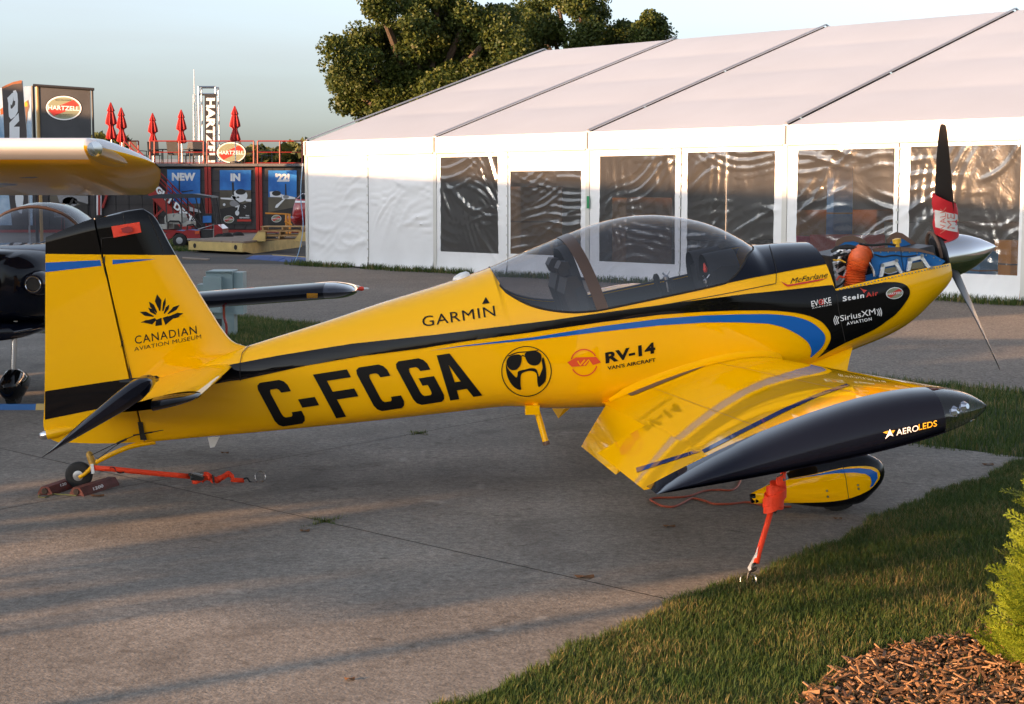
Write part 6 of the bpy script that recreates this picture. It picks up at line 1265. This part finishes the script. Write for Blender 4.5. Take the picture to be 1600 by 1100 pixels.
# ------------------------------------------------------------------ small things round the yellow aircraft
# propeller cover
bd = np.array([0, math.sin(PA), math.cos(PA)]); tg = np.cross(np.array([1.,0,0]), bd)
PC = empty('propeller_cover', tuple(wld(hub+bd*.2)), 'red and white cloth cover with bold lettering wrapped round the upper propeller blade', 'propeller cover')
M['coverred'] = mat('red cover cloth', (.62,.02,.03), .6, bump=(20,.2)); M['coverwhite'] = mat('white cover cloth', (.75,.72,.70), .6, bump=(20,.2))
def sleeve(r0, r1, n, mt, nm, par, grow=0., dx=0.):
    rows = []
    for k in range(n+1):
        r = r0+(r1-r0)*k/n; wv = .082+.006*math.sin(r*40)+grow; rows.append([wld(hub+bd*r+np.array([1.,0,0])*(wv*math.cos(t)+dx)+tg*((.055+grow)*math.sin(t))+bd*(-.05*math.cos(t))) for t in np.linspace(0, 2*math.pi, 24, endpoint=False)])
    f = MB(); f.grid(rows, wrap=True); return f.build(nm, mt, par, smooth=60)
CV = sleeve(.13, .42, 8, M['coverred'], 'sleeve', PC); TCV = bvh_of(CV); hc = caster(TCV, .003); hc2 = caster(TCV, .005)
decal('white_band', [cp('X',(112,540),(248,572),(250,672),(190,660),(116,640))], hc, M['coverwhite'], CV, 5); M['pinkink'] = mat('salmon lettering', (.70,.22,.17), .6)
text('lettering', 'WALK', *cp('X',(174,672),(176,524),(142,678)), hc2, M['pinkink'], CV, bold=.0); text('lettering', 'ME', *cp('X',(224,650),(224,565),(182,648)), hc2, M['pinkink'], CV, bold=.0)
# red lock on the rudder
qv = cp('A',(556,812),(696,790),(706,842),(568,868)); RL = MB().prism([wld(loc(*p, -.075)) for p in qv], vec((0,.015,0))).build('gust_lock', M['tag_red']); tag(RL, 'red plastic gust lock clipped across the black rudder tip', 'gust lock')
qv = cp('A',(606,822),(640,812),(660,818),(664,838),(636,846),(612,842)); MB().prism([wld(loc(*p, -.095)) for p in qv], vec((0,.02,0))).build('clamp', M['cartred'], RL); MB().prism([wld(loc(*p, .055)) for p in cp('A',(556,812),(696,790),(706,842),(568,868))], vec((0,.015,0))).build('back_plate', M['tag_red'], RL)
MB().bar(wld(loc(*cp('A',(600,840))[0], -.08)), wld(loc(*cp('A',(600,820))[0], .07)), .012, .012).build('spacer', M['tag_red'], RL)
# chocks
def chock(pts, z, label):
    g = [ground(*cp('I', p)[0]) for p in pts]; a, b = g; d = nrm(b-a); n = np.array([-d[1], d[0], 0]); n = n if n[1] < 0 else -n; w = .055
    C = empty('wheel_chock', tuple(a), label, 'chock', 'wooden tailwheel chocks'); prf = [(-w,0),(w,0),(w*.9,.02),(w*.45,.055),(-w*.45,.055),(-w*.9,.02)]
    f = MB(); f.prism([a+n*p[0]+np.array([0,0,p[1]]) for p in prf], b-a); bo = f.build('block', mat('brown painted wood', (.095,.022,.018), .7, var=(14,.5)), C)
    MB().lathe([(0,.02),(.006,.02)], a+np.array([0,0,.028])-d*.001, -d, 10).build('rope_hole', M['gap'], bo); return C, bo, a, b, n, d
C1 = chock([(258,930),(500,855)], 0, 'brown wooden chock in front of the tailwheel with a painted number'); C2 = chock([(45,925),(205,868)], 0, 'brown wooden chock behind the tailwheel')
for (C, bo, a, b, n, d), bl_, br_, tl_, wd_ in ((C1, (372,893),(440,870),(366,873), '1200'), (C2, (150,868),(190,854),(145,850), '120')):
    text('lettering', wd_, *cp('I', bl_, br_, tl_), caster(bvh_of(bo), .002), M['white_ink'], bo, bold=.02)
MB().tube([ground(*p)+np.array([0,0,.008]) for p in [cp('I',(258,935))[0], cp('I',(180,928))[0], cp('I',(100,925))[0], cp('I',(40,948))[0], cp('I',(0,945))[0], cp('I',(10,925))[0], cp('I',(50,910))[0]]], .004, 5).build('rope', mat('green cord', (.10,.12,.04), .8), C1[0])
# tail strap
M['hook'] = mat('black coated hook', (.012,.012,.012), .4)
TS = empty('tail_strap', tuple(ground(*cp('I',(1000,830))[0])), 'bright orange ratchet strap from the tailwheel to a ground ring', 'strap')
def ribbon(pts, w, mt, nm, par, up=(0,0,1), th=.003):
    f = MB(); G0, G1 = [], []; 
    for i, p in enumerate(pts):
        u = np.asarray(up, float); G0.append(p+u*w/2); G1.append(p-u*w/2)
    f.grid([G0, G1]); o = f.build(nm, mt, par, smooth=60); md = o.modifiers.new('s', 'SOLIDIFY'); md.thickness = th; return o
gy = ground(*cp('I',(1500,835))[0]); sa_ = twc+np.array([.11, -.06, .06])
def I3(a, b, t): y = sa_[1]*(1-t)+(gy[1])*t; return at_y(*cp('I',(a,b))[0], y)
ribbon([I3(375,740,0), I3(500,748,.1), I3(640,762,.25), I3(800,778,.4), I3(940,790,.5), I3(1025,798,.58)], .034, M['orange_strap'], 'webbing', TS)
ribbon([I3(1300,820,.85), I3(1390,824,.93)], .03, M['orange_strap'], 'webbing', TS)
for i in range(9):
    c = I3(1095+24*i, 815-2*i+random.Random(i).uniform(-9, 9), .62+.025*i); rs = random.Random(i+40); a0 = rs.uniform(-.5, .5); L_s = rs.uniform(.035, .06)
    P_r = [c+np.array([L_s*q*math.cos(a0), .015*math.sin(3*q+i), L_s*.5*q*math.sin(a0)+.012*math.sin(2.2*q+i)]) for q in np.linspace(-1, 1, 9)]
    ribbon(P_r, rs.uniform(.03, .042), M['orange_strap'], 'bundled_webbing', TS, up=nrm((rs.uniform(-.4,.4), rs.uniform(-.7,.2), 1)))
f = MB(); f.bar(I3(1025,780,.6), I3(1120,808,.64), .05, .02); f.bar(I3(1030,810,.6), I3(1110,815,.64), .045, .018); f.tube([I3(1030,780,.6)-np.array([0,.03,0]), I3(1030,780,.6)+np.array([0,.03,0])], .012, 8); f.build('ratchet', M['hook'], TS); MB().bar(I3(1055,775,.6)+np.array([0,-.02,.0]), I3(1115,790,.64)+np.array([0,-.02,0]), .012, .012).build('ratchet_handle', M['chrome'], TS)
MB().tube([p for p in spline([I3(485,738,.1), I3(510,738,.12), I3(525,760,.14), I3(550,773,.16), I3(580,768,.18)], 5)], .005, 6).build('hook', M['hook'], TS); MB().tube(spline([I3(1385,815,.92), I3(1410,808,.94), I3(1430,832,.95), I3(1465,838,.97), I3(1485,832,.98)], 5), .006, 6).build('hook', M['hook'], TS)
MB().tube([gy+np.array([.035*math.cos(t), .01*math.sin(t), .035+.035*math.sin(t)]) for t in np.linspace(0, 2*math.pi, 16, endpoint=False)], .004, 6, closed=True).build('ground_ring', M['steel'], TS)
MB().bar(I3(1185,778,.7)+np.array([0,-.03,.0]), I3(1190,830,.7)+np.array([0,-.03,0]), .022, .01).build('keeper', M['hook'], TS)
MB().prism([I3(350,715,-.02), I3(372,712,-.02), I3(380,775,-.02), I3(358,780,-.02)], (0,.002,0)).build('label_tag', M['whiteplas'], TS)
# wing strap
WS = empty('wing_strap', tuple(ground(*cp('K',(650,885))[0])), 'bright orange ratchet strap from under the near wing to a hook at the grass edge', 'strap'); gw = ground(*cp('K',(645,885))[0]); tw3 = wld((-2.35,-2.75,-.32))
def K3(a, b, t): y = tw3[1]*(1-t)+gw[1]*t; return at_y(*cp('K',(a,b))[0], y)
ribbon([K3(862,180,0), K3(852,235,.08), K3(842,270,.14)], .03, M['orange_strap'], 'webbing', WS, up=(1,0,0)); ribbon([K3(785,430,.4), K3(760,520,.55), K3(730,620,.7), K3(706,700,.82), K3(692,765,.93)], .030, M['orange_strap'], 'webbing', WS, up=(1,0,0))
prev = None
for i, (a, b, w_, h_) in enumerate([(838,296,.05,.10),(822,322,.085,.05),(806,344,.095,.05),(800,368,.105,.045),(796,388,.10,.045),(790,406,.105,.04),(786,420,.09,.035)]):
    c = K3(a, b, .2+.03*i); rows = [[c+np.array([w_*.5*math.cos(t), w_*.38*math.sin(t)-.002*i, dz*h_*.5+.018*math.cos(t+i)*(-1)**i]) for t in np.linspace(0, 2*math.pi, 20, endpoint=False)] for dz in (-1, -.3, .3, 1)]; f = MB(); f.grid(rows, wrap=True); f.poly(rows[0]); f.poly(rows[-1]); f.build('wrapped_webbing', M['orange_strap'], WS, smooth=60)
MB().bar(K3(842,232,.1), K3(858,272,.16), .05, .03).build('ratchet', M['hook'], WS); MB().bar(K3(770,440,.38), K3(812,452,.4), .03, .02).build('keeper', M['hook'], WS)
MB().prism([K3(704,660,.8), K3(690,700,.84), K3(640,790,.95), K3(650,812,.96), K3(672,790,.93), K3(694,740,.88)], (0,.003,0)).build('label_tag', M['whiteplas'], WS)
MB().tube(spline([K3(688,762,.93), K3(672,770,.94), K3(668,795,.95), K3(690,790,.96), K3(680,805,.97), K3(652,815,.98), K3(642,845,.985), K3(640,872,.99), K3(655,882,1), K3(668,872,1), K3(672,856,1)], 5), .006, 6).build('hook', M['hook'], WS)
MB().tube([gw+np.array([.04*math.cos(t), .01*math.sin(t), .02+.03*math.sin(t)]) for t in np.linspace(0, 2*math.pi, 16, endpoint=False)], .004, 6, closed=True).build('ground_ring', M['steel'], WS)
# extension cord
cpts = [ground(*p, .008) for p in cp('K',(900,424),(800,425),(720,412),(640,398),(540,408),(440,408),(380,388),(310,376),(260,400),(200,425),(130,420),(80,395),(62,380),(110,372),(220,370),(300,360),(380,332),(460,325),(540,327),(580,305),(600,262),(608,235),(640,190))]
tag(MB().tube(spline(cpts, 5), .007, 6).build('extension_cord', mat('rust red cord', (.30,.055,.025), .6)), 'rust red extension cord looped on the concrete under the wing', 'cord')
# fallen leaves and scraps
M['dryleaf'] = mat('dry leaf', (.12,.055,.02), .8, var=(20,.4)); k = 0
for u, v, s_, lb in [(1047,824,.05,'crumpled brown leaf on the concrete behind the wing strap'),(352,692+17,.04,'pale dry leaf on the concrete below the belly aerial'),(915,903,.07,'flat brown bark scrap near the grass edge'),(153,776,.06,'thin dark twig scrap beside the tailwheel chock'),(1310,812,.035,'small orange leaf on the concrete by the wheel fairing'),(477,831,.04,'dark leaf scrap on the open concrete'),(1545,727,.06,'brown leaf on the narrow concrete tip'),(547,1064,.03,'yellow leaf on the sunlit concrete')]:
    p = ground(u, v); f = MB(); n = 7; f.add([p+np.array([0,0,.012])]+[p+np.array([s_*.7*math.cos(t)*(1.4 if i % 2 else .9), s_*.42*math.sin(t), .004+.010*(i % 2)]) for i, t in enumerate(np.linspace(0, 2*math.pi, n, endpoint=False))], [(0, i+1, (i+1) % n+1) for i in range(n)]); o = f.build('fallen_leaf', M['dryleaf']); tag(o, lb, 'leaf')

# ------------------------------------------------------------------ grass, mulch, arborvitae, oaks
def grass_mat(name, c0, c1, c2):
    m, n, l, b = new_mat(name); g = n.new('ShaderNodeNewGeometry'); c = n.new('ShaderNodeValToRGB'); c.color_ramp.elements[0].color = (*c0, 1); c.color_ramp.elements[1].color = (*c2, 1); e = c.color_ramp.elements.new(.72); e.color = (*c1, 1)
    tc = n.new('ShaderNodeTexCoord'); nz = n.new('ShaderNodeTexNoise'); nz.inputs['Scale'].default_value = 1.9; nz.inputs['Detail'].default_value = 5; l.new(tc.outputs['Object'], nz.inputs['Vector']); ma = n.new('ShaderNodeMath'); ma.operation = 'MULTIPLY_ADD'; ma.inputs[1].default_value = 1.5; ma.inputs[2].default_value = -.75; l.new(nz.outputs[0], ma.inputs[0]); ad = n.new('ShaderNodeMath'); ad.operation = 'ADD'; ad.use_clamp = True; l.new(g.outputs['Random Per Island'], ad.inputs[0]); l.new(ma.outputs[0], ad.inputs[1]); l.new(ad.outputs[0], c.inputs[0]); l.new(c.outputs[0], b.inputs['Base Color']); b.inputs['Roughness'].default_value = .6; b.inputs['Specular IOR Level'].default_value = .25
    t = n.new('ShaderNodeBsdfTranslucent'); l.new(c.outputs[0], t.inputs[0]); x = n.new('ShaderNodeMixShader'); x.inputs[0].default_value = .3; l.new(b.outputs[0], x.inputs[1]); l.new(t.outputs[0], x.inputs[2]); l.new(x.outputs[0], n['Material Output'].inputs[0]); return m
M['grass'] = grass_mat('grass blade', (.035,.075,.014), (.085,.12,.03), (.26,.20,.08))
def blades(P, hgt, wid, lean=.6):
    n = len(P); a = RNG.uniform(0, 2*math.pi, n); d = np.stack([np.cos(a), np.sin(a), np.zeros(n)], 1); s = np.stack([-np.sin(a), np.cos(a), np.zeros(n)], 1)
    h = (hgt*RNG.uniform(.45, 1.25, n))[:, None]; w = (wid*RNG.uniform(.7, 1.3, n))[:, None]; ln = (RNG.uniform(.1, lean, n))[:, None]*h; z = np.array([0,0,1.])
    m = P+d*ln*.35+z*h*.6; t = P+d*ln+z*h
    A = np.stack([P-s*w*.5, P+s*w*.5, m+s*w*.38, m-s*w*.38], 1); B = np.stack([m-s*w*.38, m+s*w*.38, t+s*w*.06, t-s*w*.06], 1)
    return np.concatenate([A, B], 1).reshape(-1, 3)       # 8 verts, two quads a blade
def blade_obj(name, P, hgt, wid, label, lean=.6, cat='grass'):
    V = blades(P, hgt, wid, lean); n = len(P); b = P.mean(0)*np.array([1,1,0])
    # weld the two quads of a blade: share the middle pair
    V = V.reshape(n, 8, 3)[:, [0,1,2,3,6,7]]; F0 = np.array([[0,1,2,3],[3,2,4,5]]); Fi = (np.arange(n)[:, None, None]*6+F0[None]).reshape(-1)
    me = bpy.data.meshes.new(name); me.vertices.add(n*6); me.vertices.foreach_set('co', (V.reshape(-1,3)-b).astype(np.float32).ravel()); me.loops.add(n*8); me.loops.foreach_set('vertex_index', Fi.astype(np.int32)); me.polygons.add(n*2)
    me.polygons.foreach_set('loop_start', np.arange(0, n*8, 4, dtype=np.int32)); me.polygons.foreach_set('loop_total', np.full(n*2, 4, dtype=np.int32)); me.update(calc_edges=True); me.materials.append(M['grass'])
    o = bpy.data.objects.new(name, me); COL.objects.link(o); o.location = b; WL[o.name] = b; tag(o, label, cat, kind='stuff'); return o
nn2 = np.array([nd[1], -nd[0], 0])                    # from the apron edge into the near lawn
def wob(t): return .06*math.sin(t*2.1)+.045*math.sin(t*5.7+1)+.03*math.sin(t*13.3)+.02*math.sin(t*31)
MU = [ground(*p) for p in [(1255,1092),(1290,1062),(1335,1036),(1400,1013),(1470,1003),(1540,988),(1600,975)]]; MUp = MU+[np.array([3.2,7.4,0]), np.array([3.4,5.2,0]), np.array([1.0,5.2,0])]
def inpoly(x, y, P):
    c = False; j = len(P)-1
    for i in range(len(P)):
        if (P[i][1] > y) != (P[j][1] > y) and x < (P[j][0]-P[i][0])*(y-P[i][1])/(P[j][1]-P[i][1])+P[i][0]: c = not c
        j = i
    return c
def visible(p, m=650): 
    q = p-CP; z = q@FW; u = W/2+F*(q@RT)/z; v = H/2-F*(q@UP)/z; return -m < u < W+m and v < H+90
pts = []
T_ = RNG.uniform(-4, 6.4, 400000); D_ = RNG.uniform(0, 1, 400000)**1.25*4.2
for t, d in zip(T_, D_):
    p = NE0+nd*t+nn2*(d+.6*wob(t)-.05)
    if visible(p) and p[1] > 5.2:
        if inpoly(p[0]+.05*math.sin(p[1]*9), p[1]+.05*math.sin(p[0]*11), MUp) and RNG.random() > .05: continue
        pts.append(p)
pts = np.array(pts)[:300000]; pts[:, 2] = -.006
blade_obj('near_lawn', pts, 0.040, .0038, 'mown green grass with dry blades along the near edge of the concrete', 1.1)
pts = []; stw = (SB-SA)@np.array([-E1[1], E1[0], 0]); nsd = np.array([-E1[1], E1[0], 0]); stw = abs((SB-SA)@nsd); nsd = nsd if (SB-SA)@nsd > 0 else -nsd
for t, d in zip(RNG.uniform(-26, 7, 260000), RNG.uniform(-.03, 1.0, 260000)):
    p = SA+nrm(np.array([.704,-.71,0]))*t+nsd*(d*stw+.04*math.sin(t*3)+.02*math.sin(t*11))
    if visible(p): pts.append(p)
pts = np.array(pts)[:170000]; pts[:, 2] = -.018; blade_obj('grass_strip', pts, .07, .007, 'green grass strip between the concrete and the road', .9)
pts = []
for t, d in zip(RNG.uniform(-1, 24, 9000), RNG.uniform(.02, 1, 9000)**1.5):
    if math.sin(t*1.7)+math.sin(t*4.1+2) > -.9: pts.append(wpt(t, 0, .12+.4*d+.1*math.sin(t*2)))
blade_obj('tent_weeds', np.array(pts), .13, .014, 'rough weeds growing along the foot of the tent wall', .9)
pts = np.array([ground(u, v) for u, v in zip(RNG.uniform(240, 420, 9000), RNG.uniform(372, 393, 9000))]); blade_obj('far_lawn', pts, .09, .03, 'mown lawn between golf cart and trailer', .7)
jp = [];
for _ in range(500): t = RNG.normal(0, .5); c = ground(508, 816) if RNG.random() < .5 else ground(655, 678); jp.append(c+(j1d if RNG.random() < .5 else j2d)*t*.12+np.array([RNG.normal(0,.006), RNG.normal(0,.006), -.005]))
blade_obj('joint_weeds', np.array(jp), .03, .003, 'tiny weeds sprouting in the concrete joint', 1.0)
# mulch bed
struct(MB().poly(flat([np.asarray(p) for p in MUp], -.016)).build('mulch_bed', M['soil'], base=(2,6.5,-.016), fix=False))
chs = []; 
while len(chs) < 12000:
    p = np.array([RNG.uniform(1.0, 3.2), RNG.uniform(5.3, 7.4), 0]); 
    if inpoly(p[0], p[1], MUp) and visible(p): chs.append(p)
C = np.array(chs); n = len(C); a = RNG.uniform(0, 2*math.pi, n); tl = RNG.normal(0, .35, n); d = np.stack([np.cos(a)*np.cos(tl), np.sin(a)*np.cos(tl), np.sin(tl)], 1); s = np.stack([-np.sin(a), np.cos(a), RNG.normal(0,.4,n)], 1); up_ = np.cross(d, s)
Lh = (.006+.05*RNG.uniform(0, 1, n)**2.5)[:, None]; wh_ = RNG.uniform(.0015, .007, n)[:, None]; th = .0025; C[:, 2] = RNG.uniform(-.01, .03, n)
V = np.stack([C+d*Lh*i+s*wh_*j+up_*th*k for i, j, k in ((-1,-1,-1),(1,-1,-1),(1,1,-1),(-1,1,-1),(-1,-1,1),(1,-1,1),(1,1,1),(-1,1,1))], 1); Fq = np.array([(0,3,2,1),(4,5,6,7),(0,1,5,4),(1,2,6,5),(2,3,7,6),(3,0,4,7)])
me = bpy.data.meshes.new('wood_chips'); me.from_pydata(V.reshape(-1,3).tolist(), [], (np.arange(n)[:, None, None]*8+Fq[None]).reshape(-1,4).tolist()); M['chip'] = leaf_mat('cedar chip', (.04,.02,.011), (.31,.165,.075), 0.); me.materials.append(M['chip']); o = bpy.data.objects.new('wood_chips', me); COL.objects.link(o); tag(o, 'reddish brown wood chip mulch round the golden conifer', 'mulch', kind='stuff')
# golden arborvitae: flat scaly sprays
def spray(L, rs):
    Q = []
    def seg(p, q, w): 
        d = q-p; s_ = nrm(np.array([-d[1], d[0], 0]))*w; Q.append([p-s_, q-s_*.55, q+s_*.55, p+s_])
    n = 9
    for i in range(n):
        p = np.array([L*i/n, 0, -.02*(i/n)**2]); q2 = np.array([L*(i+1)/n, 0, -.02*((i+1)/n)**2]); seg(p, q2, .0026)
        for sd in (1, -1):
            if i == 0: continue
            l = L*.42*(1-i/n*.75)*rs.uniform(.8, 1.15); an = rs.uniform(.65, .85)*sd; e = p+np.array([l*math.cos(an), l*math.sin(an), rs.uniform(-.006,.006)]); m_ = (p+e)/2; seg(p, m_, .0022); seg(m_, e, .002)
            for f_ in (.4, .65, .85):
                b = p+(e-p)*f_
                for s2 in (1, -1): a2 = an+s2*.6; l2 = l*.36*(1.1-f_*.6); seg(b, b+np.array([l2*math.cos(a2), l2*math.sin(a2), rs.uniform(-.004,.004)]), .0021)
    return np.array(Q)
rs = random.Random(3); SPR = [spray(.17, rs) for _ in range(5)]; BC_ = np.array([2.53, 6.42, 0]); Qs = []
for i in range(1500):
    z = rs.uniform(.0, 1.0)**1.5*1.6; R0 = .52*max(.05, 1-z/1.85)**.9; a = rs.uniform(0, 2*math.pi); 
    r = R0*rs.uniform(.55, .98); p = BC_+np.array([r*math.cos(a), r*math.sin(a), z]); el_ = rs.uniform(.35, 1.0); x = np.array([math.cos(a)*math.cos(el_), math.sin(a)*math.cos(el_), math.sin(el_)]); tq = nrm(np.cross((0,0,1), x)); rl = rs.uniform(-1.2, 1.2); y = tq*math.cos(rl)+np.cross(x, tq)*math.sin(rl); zz = np.cross(x, y); k = rs.uniform(.6, 1.15)
    Qs.append((SPR[i % 5]*k)@np.stack([x, y, zz])+p)
AV = empty('golden_arborvitae', tuple(BC_), 'golden green feathery arborvitae growing in the mulch bed', 'shrub'); M['arbor'] = leaf_mat('golden scale foliage', (.11,.17,.012), (.27,.32,.025), .4)
quads_obj('foliage', np.concatenate(Qs), M['arbor'], AV); MB().tube([BC_-np.array([0,0,.02]), BC_+np.array([0,0,1.2])], [.04,.012], 8).build('stem', M['bark'], AV)
for i in range(14):
    a = i*2.4; z = .1+i*.075; MB().tube([BC_+np.array([0,0,z]), BC_+np.array([.3*math.cos(a)*(1-z/2), .3*math.sin(a)*(1-z/2), z+.15])], [.012,.004], 5).build('branch', M['bark'], AV)
# oaks behind the marquee
M['oakleaf'] = leaf_mat('oak leaf', (.026,.050,.009), (.088,.105,.018), .22)
def oak(yo, lobes, base_u, trunk_r, label, per, gaps=()):
    k = yo/2500; X = lambda u: (u-800)*k; Z = lambda v: 1.95+(295-v)*k; o = empty('oak_tree', (X(base_u), yo, 0), label, 'tree'); tr_ = MB(); zc_ = Z(180)
    tr_.tube([(X(base_u), yo, -.1), (X(base_u)+.1, yo, 2.5), (X(base_u), yo+.2, zc_)], [trunk_r*1.3, trunk_r, trunk_r*.8], 10); tr_.build('trunk', M['bark'], o, smooth=50)
    cl = []; rs = random.Random(base_u)
    for u, v, r in lobes:
        c = np.array([X(u), yo+rs.uniform(-2, 2), Z(v)]); MB().tube(spline([(X(base_u), yo+.2, zc_-1.2), ((X(base_u)*.6+c[0]*.4), yo, (zc_-1)*.5+c[2]*.5), c], 4), [trunk_r*(.6-.058*i) for i in range(9)], 7).build('limb', M['bark'], o, smooth=50)
        rr = r*k
        for _ in range(int(7+rr*4)):
            d = rnd_dirs(1)[0]; q_ = rs.uniform(.3, 1.0); cl.append((c+d*rr*q_*np.array([1,1.1,.9]), np.array([1,1,.8])*rs.uniform(.38, .75)))
    quads_obj('crown', leaf_quads(clump_pts(cl, per*5), .14), M['oakleaf'], o); return o
oak(60, [(560,100,38),(548,145,30),(600,60,44),(650,40,42),(700,50,44),(680,100,56),(620,120,56),(740,80,44),(770,60,30),(720,140,44),(570,170,28),(640,165,40),(800,110,34),(640,5,34),(690,0,30),(780,30,18),(590,135,30),(655,75,34),(705,110,30),(760,115,30),(610,195,24),(690,150,30),(545,120,24),(735,30,26),(575,80,24),(770,90,26),(600,20,20)], 660, .5, 'broad dark oak with golden lit leaves behind the tent', 95)
oak(66, [(830,15,26),(870,5,30),(905,20,26),(860,55,20),(940,60,22),(975,55,22),(1005,55,24),(900,75,34),(935,88,30),(985,90,30),(1022,60,12),(850,95,36),(925,30,14),(955,95,22),(820,60,24)], 900, .4, 'thinner oak with open crown beside the broad one behind the tent', 85)
k = 75/2500; fg = empty('red_flag', ((642-800)*k, 75, 0), 'small red flag on a tall pole rising behind the broad oak', 'flag'); xx = (642-800)*k; zt2 = 1.95+300*k; MB().tube([(xx,75,0),(xx,75,zt2)], .05, 6).build('pole', M['alu'], fg); MB().prism([(xx,75,zt2-.1),(xx-.2,75,zt2-.35),(xx+.2,75,zt2-.3)], (0,.03,0)).build('cloth', M['cartred'], fg); MB().prism([(xx,75,zt2+.3),(xx-.3,75,zt2-.1),(xx+.2,75,zt2-.05)], (0,.03,0)).build('cloth', M['cartred'], fg)
